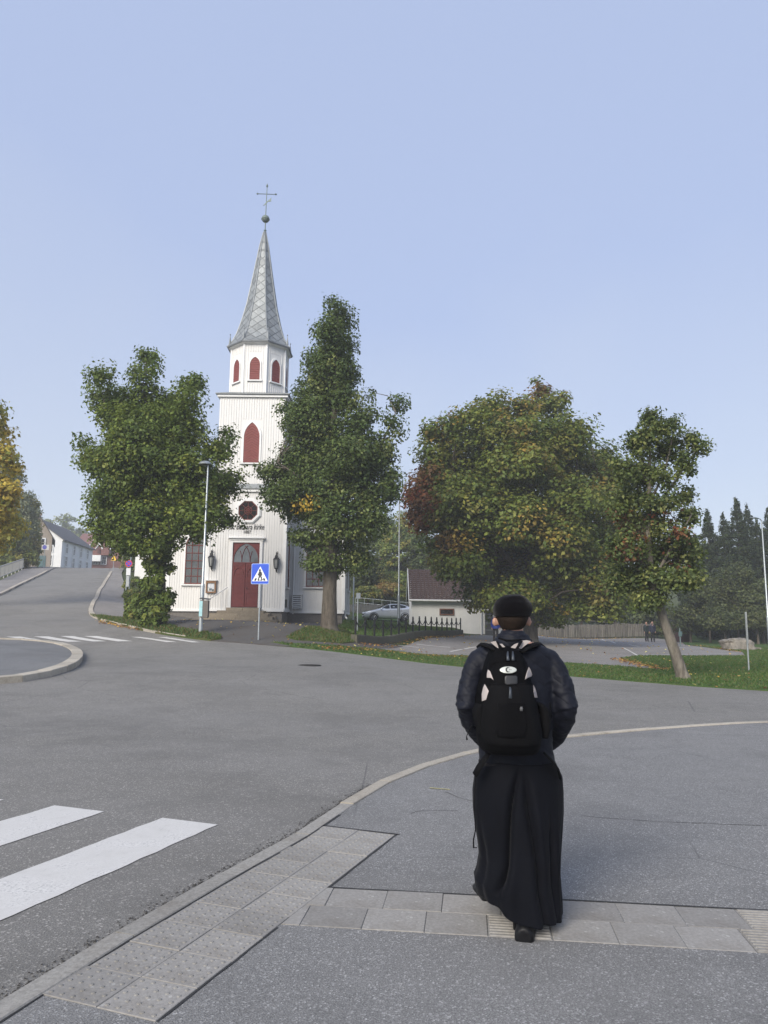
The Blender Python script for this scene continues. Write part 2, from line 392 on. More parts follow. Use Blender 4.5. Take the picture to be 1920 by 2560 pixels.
# verges
strip_poly = EDGE_R[:-3] + G2((585, 1388), (650, 1391.5), (760, 1399), (850, 1407.5), (1000, 1417), (1110, 1426), (1224, 1433), (1337, 1440), (1449, 1450), (1427, 1446), (1374, 1433), (1337, 1423), (1378, 1417.6), (1500, 1418), (1611, 1417.6), (1603, 1408), (1536, 1400), (1480, 1393), (1473, 1384)) + [(28, 66), (30, 90), (90, 95), (90, 40), (45, 30)]
corner_poly = EDGE_C[:7] + G2((204, 1332), (225, 1333), (300, 1342), (335, 1349), (395, 1361), (440, 1367), (475, 1374), (478, 1382))
bank_poly = G2((618, 1378), (640, 1368), (690, 1358), (735, 1352), (762, 1350), (765, 1389), (740, 1391), (690, 1387), (640, 1384))
WALL_A = np.array(G(765, 1388)[:2]); WALL_B = np.array(G(997, 1371.5)[:2])
park_poly = G2((815, 1401), (850, 1407.5), (1000, 1417), (1110, 1426), (1224, 1433), (1337, 1440), (1449, 1450), (1427, 1446), (1374, 1433), (1337, 1423), (1378, 1417.6), (1500, 1418), (1611, 1417.6), (1603, 1408), (1536, 1400), (1480, 1393), (1473, 1385), (1420, 1379)) + [(24.5, 72.5), (9.5, 72), (8, 54), tuple(WALL_B + (.3, -.3))] + G2((925, 1378.5))
lawn_poly = [tuple(WALL_A), tuple(WALL_B), (5.0, 53.6), (2.0, 54), (2.0, 68), (-2.6, 68), (-2.4, 46), (-2.0, 36)]
PAVE_HR = EDGE_C[6:] + [tuple(far_c + rd * 40), tuple(far_c + rd * 40 + (1.6, .5))] + G2((262, 1240), (268, 1262), (267, 1290), (272, 1312), (290, 1330), (330, 1344), (300, 1342), (225, 1333), (204, 1332))
PAVE_HL = [tuple(np.array(p) + 0) for p in EDGE_L[:5]] + [(-41, 33), (-34, 42)] + G2((0, 1256), (40, 1237), (62, 1226)) + [tuple(far_l + rd * 40 + (-2.5, -.5)), tuple(far_l + rd * 40)]
_yd = G2((455, 1385), (500, 1388), (560, 1393), (620, 1396), (740, 1399), (830, 1406)) + [(2.5, 34.5), (-.2, 34.8), (-1.6, 35), (-2.3, 46), (-14.5, 46), (-13.5, 36)] + G2((330, 1344), (395, 1361), (440, 1367), (478, 1382))
REG = [('pavement', pave_poly, .045, M_walk), ('verge', strip_poly, .03, M_grass), ('corner_verge', corner_poly, .07, M_verge), ('bank', bank_poly, .05, M_verge),
       ('lawn', lawn_poly, .0, M_grass), ('car_park', park_poly, .0, M_park), ('hill_pavement', PAVE_HR, .09, M_park), ('hill_footpath', PAVE_HL, .09, M_park),
       ('forecourt', _yd, .015, M_gravel), ('road', road_poly, 0.0, M_road)]
def inside(poly, P):
    x, y = P[:, 0], P[:, 1]; r = np.zeros(len(P), bool); n = len(poly)
    for i in range(n):
        x0, y0 = poly[i]; x1, y1 = poly[(i + 1) % n]
        if y0 == y1: continue
        c = ((y0 > y) != (y1 > y)) & (x < (x1 - x0) * (y - y0) / (y1 - y0) + x0)
        r ^= c
    return r
def build_ground():
    V = []; E = []
    for _, poly, _, _ in REG:
        d = []
        for i in range(len(poly)):
            a, b_ = np.array(poly[i]), np.array(poly[(i + 1) % len(poly)]); L = np.linalg.norm(b_ - a)
            mid = (a + b_) / 2; far = np.hypot(mid[0], mid[1] - 20) ; st = 1.0 if far < 60 else 6.0
            k = max(1, int(L / st)); d += [tuple(a + (b_ - a) * j / k) for j in range(k)]
        b0 = len(V); V += d; E += [(b0 + i, b0 + (i + 1) % len(d)) for i in range(len(d))]
    g = []
    for x0, x1, y0, y1, s in ((-12, 14, 0, 17, .7), (-15, 1, 24, 37, .6), (-50, 48, -12, 100, 1.7), (-140, 140, -60, 170, 7), (-700, 700, -500, 900, 60)):
        xs = np.arange(x0, x1, s); ys = np.arange(y0, y1, s); X, Y = np.meshgrid(xs, ys); q = np.c_[X.ravel(), Y.ravel()] + RNG.uniform(-.12, .12, (X.size, 2)) * s
        g.append(q)
    keep = g[0]
    bnds = ((-12, 14, 0, 17), (-15, 1, 24, 37), (-50, 48, -12, 100), (-140, 140, -60, 170))
    for i, q in enumerate(g[1:]):
        for bnd in bnds[:i + 1]: q = q[~((q[:, 0] > bnd[0]) & (q[:, 0] < bnd[1]) & (q[:, 1] > bnd[2]) & (q[:, 1] < bnd[3]))]
        keep = np.r_[keep, q]
    V += [tuple(q) for q in keep]
    ov, oe, of, *_ = delaunay_2d_cdt([Vector(p) for p in V], E, [], 0, 1e-4)
    P = np.array([tuple(p) for p in ov]); F = np.array([f for f in of if len(f) == 3])
    cen = P[F].mean(1); reg = np.full(len(F), len(REG)); done = np.zeros(len(F), bool)
    for i, (_, poly, _, _) in enumerate(REG):
        m = inside(poly, cen) & ~done; reg[m] = i; done |= m
    z = HZ(P)
    for i in range(len(REG) + 1):
        nm, dz, mat_ = (REG[i][0], REG[i][2], REG[i][3]) if i < len(REG) else ('ground', -.01, M_earth)
        f = F[reg == i]
        if not len(f): continue
        used, inv = np.unique(f, return_inverse=True); f2 = inv.reshape(f.shape)
        zz = z[used] + dz + (lawn_dz(P[used]) if nm == 'lawn' else 0)
        v = np.c_[P[used], zz]
        ed = {}
        for t in f2:
            for a, b_ in ((t[0], t[1]), (t[1], t[2]), (t[2], t[0])): ed[(a, b_)] = 1
        mb = MB(); mb.v = [tuple(q) for q in v]; mb.f = [tuple(int(k) for k in t) for t in f2]
        low = {}
        for (a, b_) in list(ed):
            if (b_, a) in ed: continue
            for k in (a, b_):
                if k not in low: low[k] = len(mb.v); mb.v.append((v[k][0], v[k][1], v[k][2] - .6))
            mb.f.append((int(b_), int(a), low[a], low[b_]))
        me = mb.mesh(nm, fix=False)
        link(nm, me, mat_, None, False, kind='structure')
def lawn_dz(P):
    ab = WALL_B - WALL_A; L = np.linalg.norm(ab); u = ab / L; nrm = np.array([-u[1], u[0]])
    d = (P - WALL_A) @ nrm
    return np.clip(.30 - .017 * np.maximum(d, 0), .02, .45)
build_ground()
PAVE = bpy.data.objects['pavement']; ROAD = bpy.data.objects['road']

# ------------------------------------------------------------------ kerb stones, paving, paint
def kerb(out_line, width, step, z_top, m, parent, gap=.012, name='kerb_stone', depth=.22, jit=.004, side=1, dzf=None):
    L = resample(out_line, step)
    for a, b_ in zip(L[:-1], L[1:]):
        t = b_ - a; ln = np.linalg.norm(t); t = t / ln; nn = np.array([t[1], -t[0]]) * side
        a2 = a + t * gap * .5; b2 = b_ - t * gap * .5; jz = random.uniform(-jit, jit); jn = random.uniform(-jit, jit)
        mb = MB(); rows = []
        for q in (a2, b2):
            h = hz(*q) + z_top + jz
            o = q + nn * jn; i = q + nn * (width + jn); bv = .012
            rows.append([(*o, h - depth), (*o, h - bv), (*(o + nn * bv), h), (*(i - nn * bv * .5), h), (*i, h - bv * .5), (*i, h - depth)])
        mb.loft(rows, True); mb.build(name, m, parent)
KRUN = resample([p for p in KO if p[1] > 2.0 and p[0] < 13], .97)
for i_, (ka, kb) in enumerate(zip(KRUN[:-1], KRUN[1:])):
    pale = ka[1] > 6.6; kerb([ka, kb], .13, 5.0, .054 if not pale else .062, M_kerb_pale if pale else M_kerb, PAVE)
ISL = link('traffic_island', bpy.data.meshes.new('traffic_island'), M_isle, None, kind='structure')
def island():
    inn = offset_line(ISLE_OUT, -.33)
    poly = [tuple(p) for p in inn]; vs = [Vector((x, y)) for x, y in poly]
    pts = list(vs); n = len(vs)
    ov, oe, of, *_ = delaunay_2d_cdt(pts, [(i, (i + 1) % n) for i in range(n)], [], 1, 1e-5)
    P = np.array([tuple(p) for p in ov]); z = HZ(P) + .135
    ISL.data.from_pydata([(*p, h) for p, h in zip(P, z)], [], [tuple(f) for f in of]); ISL.data.update()
    kerb(ISLE_OUT, .33, 1.0, .15, M_kerb_pale, ISL, depth=.3, side=-1, jit=.008)
island()
corner_kerb = offset_line([np.array(p) for p in EDGE_C], 0)
kerb([np.array(p) for p in EDGE_C[1:7]], .16, .9, .10, M_kerb_pale, bpy.data.objects['corner_verge'], side=1, depth=.3)
kerb([np.array(p) for p in EDGE_C[6:]], .22, 1.1, .13, M_kerb_pale, bpy.data.objects['hill_pavement'], side=1, depth=.3)
kerb([np.array(p) for p in EDGE_L[:4]][::-1], .22, 1.3, .13, M_kerb_pale, bpy.data.objects['hill_footpath'], side=-1, depth=.3)

def tile_mesh(name, lx, ly, kind):
    mb = MB(); t = .05; bv = .0025
    mb.loft([[(-lx / 2, -ly / 2, -t), (lx / 2, -ly / 2, -t), (lx / 2, ly / 2, -t), (-lx / 2, ly / 2, -t)], [(-lx / 2, -ly / 2, -bv), (lx / 2, -ly / 2, -bv), (lx / 2, ly / 2, -bv), (-lx / 2, ly / 2, -bv)],
             [(-lx / 2 + bv, -ly / 2 + bv, 0), (lx / 2 - bv, -ly / 2 + bv, 0), (lx / 2 - bv, ly / 2 - bv, 0), (-lx / 2 + bv, ly / 2 - bv, 0)]])
    if kind == 'rib':
        for k in range(8):
            y = -ly / 2 + ly * (k + .5) / 8
            mb.loft([[(-lx / 2 + .006, y - .011, 0), (lx / 2 - .006, y - .011, 0), (lx / 2 - .006, y + .011, 0), (-lx / 2 + .006, y + .011, 0)], [(-lx / 2 + .009, y - .007, .006), (lx / 2 - .009, y - .007, .006), (lx / 2 - .009, y + .007, .006), (-lx / 2 + .009, y + .007, .006)]])
    nf = len(mb.f)
    if kind == 'bump':
        for i in range(5):
            for j in range(5):
                c = (-lx / 2 + lx * (i + .5) / 5, -ly / 2 + ly * (j + .5) / 5)
                mb.lathe((*c, 0), [(.0115, -.001), (.0085, .0035), (.0045, .0045)], 7)
    me = mb.mesh(name); me.materials.append(M_tile); me.materials.append(M_bump)
    for p in me.polygons[nf:]: p.material_index = 1
    return me
ZP = .045
td = np.array([.3531, .9356]); tn = np.array([.9356, -.3531]); tA = np.array([.11, 5.905])          # far right corner of the tactile strip
me_b = tile_mesh('tactile_tile', .2955, .281, 'bump'); me_p = tile_mesh('paving_slab', .326, .281, 'plain'); me_r = tile_mesh('ribbed_slab', .326, .281, 'rib')
def put_tile(me, name, c, ang):
    ob = bpy.data.objects.new(name, me); COL.objects.link(ob)
    ob.location = (c[0], c[1], ZP + .004 + random.uniform(-.0025, .002)); ob.rotation_euler = (random.uniform(-.004, .004), random.uniform(-.004, .004), ang + random.uniform(-.006, .006)); ob.parent = PAVE
a_t = math.atan2(tn[1], tn[0])
for r in range(10):
    for cidx in range(2):
        c = tA - td * (.285 * (r + .5)) - tn * (.30 * (cidx + .5))
        put_tile(me_b, 'tactile_tile', c, a_t)
rd2 = np.array([.9932, -.1163]); rn2 = np.array([-.1163, -.9932]); rA = np.array([-.284, 4.758])
for r in range(2):
    for k in range(-1, 9):
        st = -.075 if r == 0 else -.155
        c = rA + rd2 * (st + .33 * (k + .5) + .08) + rn2 * (.285 * (r + .5))
        s_edge = lambda q: (q - tA) @ tn                       # distance right of the tactile strip
        lo_, hi_ = c - rd2 * .161, c + rd2 * .161
        if s_edge(hi_) < .06: continue
        if s_edge(lo_ - rn2 * .14) < .004 or s_edge(lo_ + rn2 * .14) < .004:
            quad = []
            for sgn in (-1, 1):
                e0 = c + rn2 * .1385 * sgn; a_ = e0 - rd2 * .161; b_2 = e0 + rd2 * .161
                if s_edge(a_) < .004: a_ = b_2 - rd2 * (s_edge(b_2) - .004) / (rd2 @ tn)
                quad += [a_, b_2] if sgn < 0 else [b_2, a_]
            mb = MB(); mb.loft([[(q[0], q[1], ZP + z_) for q in quad] for z_ in (-.05, .004)]); mb.build('paving_slab', M_tile, PAVE); continue
        put_tile(me_r if (k in (3, 7)) else me_p, 'ribbed_slab' if k in (3, 7) else 'paving_slab', c, math.atan2(rd2[1], rd2[0]))
# painted stripes: sheets a few mm above the asphalt
def stripe(name, quad, parent, lift=.005, nseg=10, jag=.012, m=None):
    a, b_, c, d = [np.array(q, float) for q in quad]; mb = MB(); rows = []
    for i in range(nseg + 1):
        t = i / nseg; p = a + (d - a) * t; q = b_ + (c - b_) * t; row = []
        p = p + RNG.uniform(-jag, jag, 2); q = q + RNG.uniform(-jag, jag, 2)
        for s in np.linspace(0, 1, 4):
            r = p + (q - p) * s; row.append((r[0], r[1], hz(*r) + lift))
        rows.append(row)
    mb.loft(rows, False, False)
    me = mb.mesh(name); bm = bmesh.new(); bm.from_mesh(me)
    for f in bm.faces:
        if f.normal.z < 0: f.normal_flip()
    bm.to_mesh(me); bm.free()
    return link(name, me, m or M_paint, parent)
zd = np.array([.362, .932]); zn = np.array([.936, -.351])
z0 = np.array([-1.83, 6.48])
for k in range(6):
    a = z0 - zn * 1.13 * k + np.array([0, -.02 * k]); w_ = .545
    stripe('crossing_stripe', (a, a + zn * w_, a + zn * w_ - zd * 4.0, a - zd * 4.0), ROAD, nseg=26, jag=.008)
def sq(*pts): return G2(*[Z8(*p) for p in pts])
for q in (((-150, 232), (-20, 229), (115, 246), (-30, 246)), ((38, 219), (120, 218), (322, 249), (235, 249)), ((200, 217), (285, 217), (487, 247), (400, 249)), ((355, 215), (430, 215), (632, 246), (550, 247)),
          ((498, 215), (570, 215), (785, 246), (700, 247)), ((775, 220), (832, 221), (1050, 251), (985, 251)), ((930, 221), (985, 222), (1190, 252), (1140, 253))):
    stripe('crossing_stripe', sq(*q), ROAD, nseg=10, jag=.01, lift=.012)
M_joint = plain('bitumen_joint', (.028, .027, .026), .8, 0, .3, 30)
M_yellowish = plain('worn_yellow_paint', (.36, .33, .16), .8, 0, .3, 40)
def joint(a, b_, w_, nseg=14, m=None, name='joint', lift=.049):
    a, b_ = np.array(a, float), np.array(b_, float); u = (b_ - a) / np.linalg.norm(b_ - a); n_ = np.array([u[1], -u[0]]) * w_ / 2; stripe(name, (a - n_, a + n_, b_ + n_, b_ - n_), PAVE, lift=lift, nseg=nseg, jag=.0025, m=m or M_joint)
joint(rA - rd2 * .02 - rn2 * .008, rA + rd2 * 2.75 - rn2 * .008, .016)
joint(tA + tn * .008 + td * .01, tA + tn * .008 - td * 1.22, .014); joint(tA + tn * .006 - td * 1.85, tA + tn * .006 - td * 2.85, .010)
joint(tA - tn * .62 + td * .012, tA + tn * .03 + td * .012, .02)
for q0, q1 in zip(KI[:-1], KI[1:]):
    if 3.0 < q0[1] < 6.2: joint(q0 + (q1 - q0) * -.02, q1, .022, 2)
joint(G(928, 1713)[:2], G(972, 1717)[:2], .03, 6, M_yellowish, 'paint_mark', .05)
def crack(pts, w_=.012):
    P = resample(smooth_line([G(*p)[:2] for p in pts], 1), .12)
    P = [q + RNG.normal(size=2) * .012 for q in P]
    for a, b_ in zip(P[:-1], P[1:]):
        joint(a, b_, w_ * random.uniform(.5, 1.3), 1, None, 'crack', .0475)
crack([(960, 1722), (1000, 1738), (1035, 1745), (1060, 1741)], .008); crack([(1235, 1775), (1400, 1786), (1500, 1790), (1659, 1797)], .007); crack([(880, 1770), (930, 1762), (985, 1764)], .007)
# grit swept against the kerb
def grit():
    P = [q for q in KO if 2.4 < q[1] < 8]; n = 2600; i = RNG.integers(0, len(P) - 1, n); A = np.array(P)[i]; B = np.array(P)[i + 1]; t_ = RNG.random((n, 1)); d = B - A; d /= np.linalg.norm(d, axis=1, keepdims=True); nn = np.c_[-d[:, 1], d[:, 0]]
    q = A + (B - A) * t_ + nn * (np.abs(RNG.normal(size=(n, 1))) * .055 + .012); s_ = RNG.uniform(.003, .010, (n, 1)); a = RNG.uniform(0, 2 * PI, n); u = np.c_[np.cos(a), np.sin(a)] * s_; v_ = np.c_[-np.sin(a), np.cos(a)] * s_ * .7; z = HZ(q) + .004 + s_[:, 0] * .4
    V = np.stack([np.c_[q - u, z - .004], np.c_[q + v_, z], np.c_[q + u, z - .004], np.c_[q - v_, z]], 1).reshape(-1, 3); c = np.repeat(np.array([(.03, .027, .024), (.055, .048, .04), (.09, .075, .055)])[RNG.integers(0, 3, n)], 4, 0)
    link('kerb_grit', np_mesh('kerb_grit', V, np.arange(4 * n).reshape(n, 4), c), plain('dirt_grit', (.05, .044, .037), .95), None, label='dark grit and dirt swept against the near kerb', cat='grit', kind='stuff')
grit()
# car park lines
CP = bpy.data.objects['car_park']
def pline(p, q, w=.10):
    a, b_ = np.array(G(*p)[:2]), np.array(G(*q)[:2]); t = (b_ - a) / np.linalg.norm(b_ - a); n_ = np.array([t[1], -t[0]]) * w / 2
    stripe('bay_line', (a - n_, a + n_, b_ + n_, b_ - n_), CP, nseg=8, lift=.012)
for p, q in (((972, 1408), (1040, 1396)), ((1345, 1399), (1378, 1417)), ((1352, 1400), (1480, 1399.5)), ((1380, 1415.5), (1590, 1413)), ((1300, 1380), (1330, 1390)), ((1358, 1393), (1382, 1397.5)), ((860, 1394), (905, 1399)), ((900, 1392), (990, 1400)), ((1040, 1396), (1062, 1393))): pline(p, q)
# gutter grate lid in the road
mc = G(667, 1437); t = thing('manhole_cover', (mc[0], mc[1], mc[2] + .004), 'dark round iron manhole cover set in the asphalt road', 'manhole')
M_iron = plain('cast_iron', (.035, .033, .032), .6, .6, .3, 30, .4)
mb = MB(); mb.lathe((0, 0, 0), [(.36, -.05), (.36, .004), (.33, .006)], 28); mb.build('frame_ring', M_iron, t, local=True)
mb = MB(); mb.lathe((0, 0, 0), [(.30, -.03), (.30, .004)], 24)
for i in range(-3, 4):
    hw = math.sqrt(max(.26 ** 2 - (i * .075) ** 2, .001)); mb.box((0, i * .075, .006), (2 * hw, .03, .008))
mb.build('lid', M_iron, t, local=True)
# ------------------------------------------------------------------ the church
def board_mat(name, base, pitch=None):
    m, n, b = newmat(name); co = n.coord()
    f = n.noise(n.coord((6, 6, .6)), 3, 5, .7); g = n.noise(co, .5, 4, .7)
    c = n.ramp(f, [(.3, tuple(x * .93 for x in base)), (.7, base)])
    c = n.mix(n.ramp(g, [(.5, 0.0), (.75, .25)]), c, tuple(x * .8 for x in (base[0], base[1] * .99, base[2] * .95)))
    sp = n.noise(n.coord((14, 14, .8)), 2.2, 6, .75)
    c = n.mix(n.ramp(sp, [(.54, 0.0), (.70, .38)]), c, (.48, .465, .43))
    n.l.new(c, b.inputs['Base Color']); b.inputs['Roughness'].default_value = .6; b.inputs['Specular IOR Level'].default_value = .3
    n.l.new(n.bump(f, .12, .01), b.inputs['Normal']); return m
M_board = board_mat('white_painted_boards', (.76, .75, .73))
M_trim = plain('white_trim_paint', (.77, .77, .76), .55, 0, .05, 3)
M_red = plain('red_oxide_paint', (.135, .020, .019), .6, 0, .18, 5, .25, 40)
M_redfade = plain('faded_red_boards', (.20, .050, .043), .7, 0, .14, 6, .3, 50)
M_redtrim = plain('red_window_frame', (.17, .045, .035), .6, 0, .15, 6)
def glass_mat(name, base, rough=.08):
    m, n, b = newmat(name); co = n.coord(); f = n.noise(co, 1.3, 3)
    n.l.new(n.ramp(f, [(.35, tuple(c * .6 for c in base)), (.65, base)]), b.inputs['Base Color'])
    b.inputs['Roughness'].default_value = rough; b.inputs['Specular IOR Level'].default_value = .9
    w_ = n.noise(co, 6, 2); n.l.new(n.bump(w_, .08, .01), b.inputs['Normal']); return m
M_glass = glass_mat('window_glass', (.10, .11, .11)); M_glass_dark = glass_mat('dark_window_glass', (.035, .03, .03))
M_frost = glass_mat('pale_transom_glass', (.20, .22, .24), .25)
def zinc_mat():
    m, n, b = newmat('weathered_zinc'); co = n.coord(); oi = n.new('ObjectInfo')
    f = n.noise(n.coord((3, 3, .8)), 2.4, 5, .7); g = n.noise(co, 16, 4, .7)
    c = n.ramp(f, [(.3, (.20, .215, .22)), (.7, (.31, .325, .33))])
    c = n.mix(n.ramp(g, [(.4, .25), (.6, 0.0)]), c, (.18, .20, .195))
    hsv = n.new('HueSaturation'); mr = n.new('MapRange'); mr.inputs[3].default_value = .8; mr.inputs[4].default_value = 1.18
    n.l.new(oi.outputs['Random'], mr.inputs[0]); n.l.new(mr.outputs[0], hsv.inputs['Value']); n.l.new(c, hsv.inputs['Color'])
    n.l.new(hsv.outputs[0], b.inputs['Base Color']); b.inputs['Roughness'].default_value = .5; b.inputs['Metallic'].default_value = .25
    n.l.new(n.bump(g, .15, .01), b.inputs['Normal']); return m
M_zinc = zinc_mat()
M_zincd = plain('dark_zinc_seam', (.15, .16, .165), .55, .3, .2, 8)
M_copper = plain('verdigris_copper', (.16, .20, .18), .6, .3, .2, 12, .2)
M_blackmetal = plain('black_painted_metal', (.012, .012, .013), .45, .3, .2, 20)
M_wood = plain('varnished_wood', (.22, .11, .045), .5, 0, .2, 12, .2)
M_paper = plain('notice_paper', (.62, .64, .66), .5, 0, .12, 9)
M_grey = plain('grey_steel', (.40, .42, .43), .45, .6, .1, 8)
M_galv = plain('galvanised_steel', (.42, .45, .46), .42, .7, .14, 14, .1)

XC, YF = -7.9, 42.5
CH = thing('church', (XC, YF, 1.45), 'white wooden church with a pointed zinc spire and dark red doors', 'church')
def battens(mb, p0, p1, z0, z1fn, pitch=.145, w=.045, d=.022, nrm=(0, -1), holes=()):
    """upright battens along a wall from p0 to p1 (x, y), standing proud along nrm"""
    p0, p1 = np.array(p0, float), np.array(p1, float); L = np.linalg.norm(p1 - p0); u = (p1 - p0) / L; nrm = np.array(nrm, float)
    k = int(L / pitch)
    for i in range(k):
        s = (i + .5) * L / k; c = p0 + u * s; top = z1fn(s)
        spans = [(z0, top)]
        for (s0, s1, h0, h1) in holes:
            if s0 - w < s < s1 + w:
                q = []
                for a, b_ in spans:
                    if h1 <= a or h0 >= b_: q.append((a, b_)); continue
                    if h0 > a: q.append((a, h0))
                    if h1 < b_: q.append((h1, b_))
                spans = q
        for a, b_ in spans:
            a0, a1 = c - u * w / 2, c + u * w / 2; o = nrm * d
            mb.add([(*a0, a), (*a1, a), (*(a1 + o), a), (*(a0 + o), a), (*a0, b_), (*a1, b_), (*(a1 + o), b_), (*(a0 + o), b_)], [(4, 5, 6, 7), (3, 2, 1, 0), (0, 1, 5, 4), (1, 2, 6, 5), (2, 3, 7, 6), (3, 0, 4, 7)])
# --- tower base: x -10.1..-5.7, y 42.5..45.2
TW = 2.2; ZB = 2.17; YN = 45.2
mb = MB(); mb.b2(XC - TW, XC + TW, YF, YN + 1.7, ZB, 9.15)
battens(mb, (XC - TW, YF), (XC + TW, YF), ZB, lambda s: 9.1, holes=((1.18, 3.22, 2.0, 6.42), (TW - .78, TW + .78, 7.12, 8.66)))
battens(mb, (XC + TW, YF), (XC + TW, YN), ZB, lambda s: 9.1, nrm=(1, 0), holes=((.75, 1.65, 3.4, 7.2),))
tower = mb.build('tower_wall', M_board, CH)
mb = MB()
for sx in (-1, 1): mb.b2(XC + sx * TW - .09, XC + sx * TW + .09 + .0, YF - .035, YF + .12, ZB + .001, 9.12)
mb.b2(XC - TW - .05, XC + TW + .05, YF - .06, YF + .02, ZB - .07, ZB + .07)
mb.b2(XC + TW, XC + TW + .06, YF + .021, YN, ZB - .07, ZB + .07)
mb.build('corner_board', M_trim, CH)
mb = MB(); mb.b2(XC - TW + .06, XC + TW - .06, YF + .07, YN + 1.6, .9, ZB - .07); mb.build('plinth', M_plinth, CH)
# skirt roof between the two tower stages
def skirt(mb, x0, x1, y0, y1, z0, ix, z1, th=.05):
    o = [(x0, y0), (x1, y0), (x1, y1), (x0, y1)]; i = [(x0 + ix, y0 + ix), (x1 - ix, y0 + ix), (x1 - ix, y1 - ix), (x0 + ix, y1 - ix)]
    mb.loft([[(*p, z0 - th) for p in o], [(*p, z0) for p in o], [(*p, z1) for p in i]])
mb = MB(); skirt(mb, XC - TW - .22, XC + TW + .22, YF - .22, YF + 4.4 + .22, 9.22, .50, 9.55); sk = mb.build('skirt_roof', M_zinc, CH)
mb = MB(); mb.b2(XC - TW - .14, XC + TW + .14, YF - .14, YF + 4.4 + .14, 9.0, 9.165); mb.build('cornice', M_trim, CH)
# --- upper stage
T2 = 1.95; Y2 = YF + .26
mb = MB(); mb.b2(XC - T2, XC + T2, Y2, Y2 + 3.9, 9.3, 14.85)
battens(mb, (XC - T2, Y2), (XC + T2, Y2), 9.5, lambda s: 14.8, holes=((T2 - .62, T2 + .62, 10.65, 13.45),))
battens(mb, (XC + T2, Y2), (XC + T2, Y2 + 3.9), 9.5, lambda s: 14.8, nrm=(1, 0))
battens(mb, (XC - T2, Y2), (XC - T2, Y2 + 3.9), 9.5, lambda s: 14.8, nrm=(-1, 0))
mb.build('upper_tower_wall', M_board, CH)
mb = MB(); skirt(mb, XC - T2 - .25, XC + T2 + .25, Y2 - .25, Y2 + 3.9 + .25, 14.98, .62, 15.22); mb.build('skirt_roof', M_zinc, CH)
mb = MB(); mb.b2(XC - T2 - .15, XC + T2 + .15, Y2 - .15, Y2 + 3.9 + .15, 14.78, 14.92); mb.build('cornice', M_trim, CH)
# --- belfry: a regular octagon
YO = Y2 + 1.95; RO = 1.66          # centre, half width
def octv(r, k, ph=PI / 8): a = -PI / 2 + ph + k * PI / 4; R_ = r / math.cos(PI / 8); return (XC + R_ * math.cos(a), YO + R_ * math.sin(a))
mb = MB(); mb.loft([[(*octv(RO, k), z) for k in range(8)] for z in (15.0, 18.45)])
for k in range(8):
    a, b_ = octv(RO, k - 1), octv(RO, k); am = -PI / 2 + k * PI / 4
    battens(mb, a, b_, 15.2, lambda s: 18.4, pitch=.14, nrm=(math.cos(am), math.sin(am)), holes=((.33, 1.05, 15.75, 17.75),))
mb.build('belfry_wall', M_board, CH)
mb = MB()
for k in range(8):
    x, y = octv(RO + .012, k); mb.tube([(x, y, 15.05), (x, y, 18.4)], .055, 6)
mb.build('corner_board', M_trim, CH)
def arch_poly(wd, h, hs, n=10):
    """gothic arch outline: width wd, total height h, springing height hs (origin at bottom centre)"""
    hw = wd / 2; r = ((h - hs) ** 2 + hw ** 2) / (2 * hw); pts = [(-hw, 0), (hw, 0)]
    a1 = math.asin(min(1, (h - hs) / r))
    for i in range(n + 1): a = a1 * i / n; pts.append((hw - r + r * math.cos(a), hs + r * math.sin(a)))
    for i in range(n - 1, -1, -1): a = a1 * i / n; pts.append((-(hw - r + r * math.cos(a)), hs + r * math.sin(a)))
    return pts
def frame_fn(c, u, nrm):   # plane at c with horizontal u and outward normal nrm
    c = np.array(c, float); u = np.array(u, float); nrm = np.array(nrm, float)
    return lambda a, b_, d: (c[0] + u[0] * a + nrm[0] * d, c[1] + u[1] * a + nrm[1] * d, c[2] + b_)
def ring_frame(mb, inner, outer, fn, d0, d1):
    n = len(inner)
    r = [[fn(*p, d) for p in q] for q, d in ((inner, d0), (inner, d1), (outer, d1), (outer, d0))]
    for a, b_ in ((0, 1), (1, 2), (2, 3)):
        mb.loft([r[a], r[b_]], False)
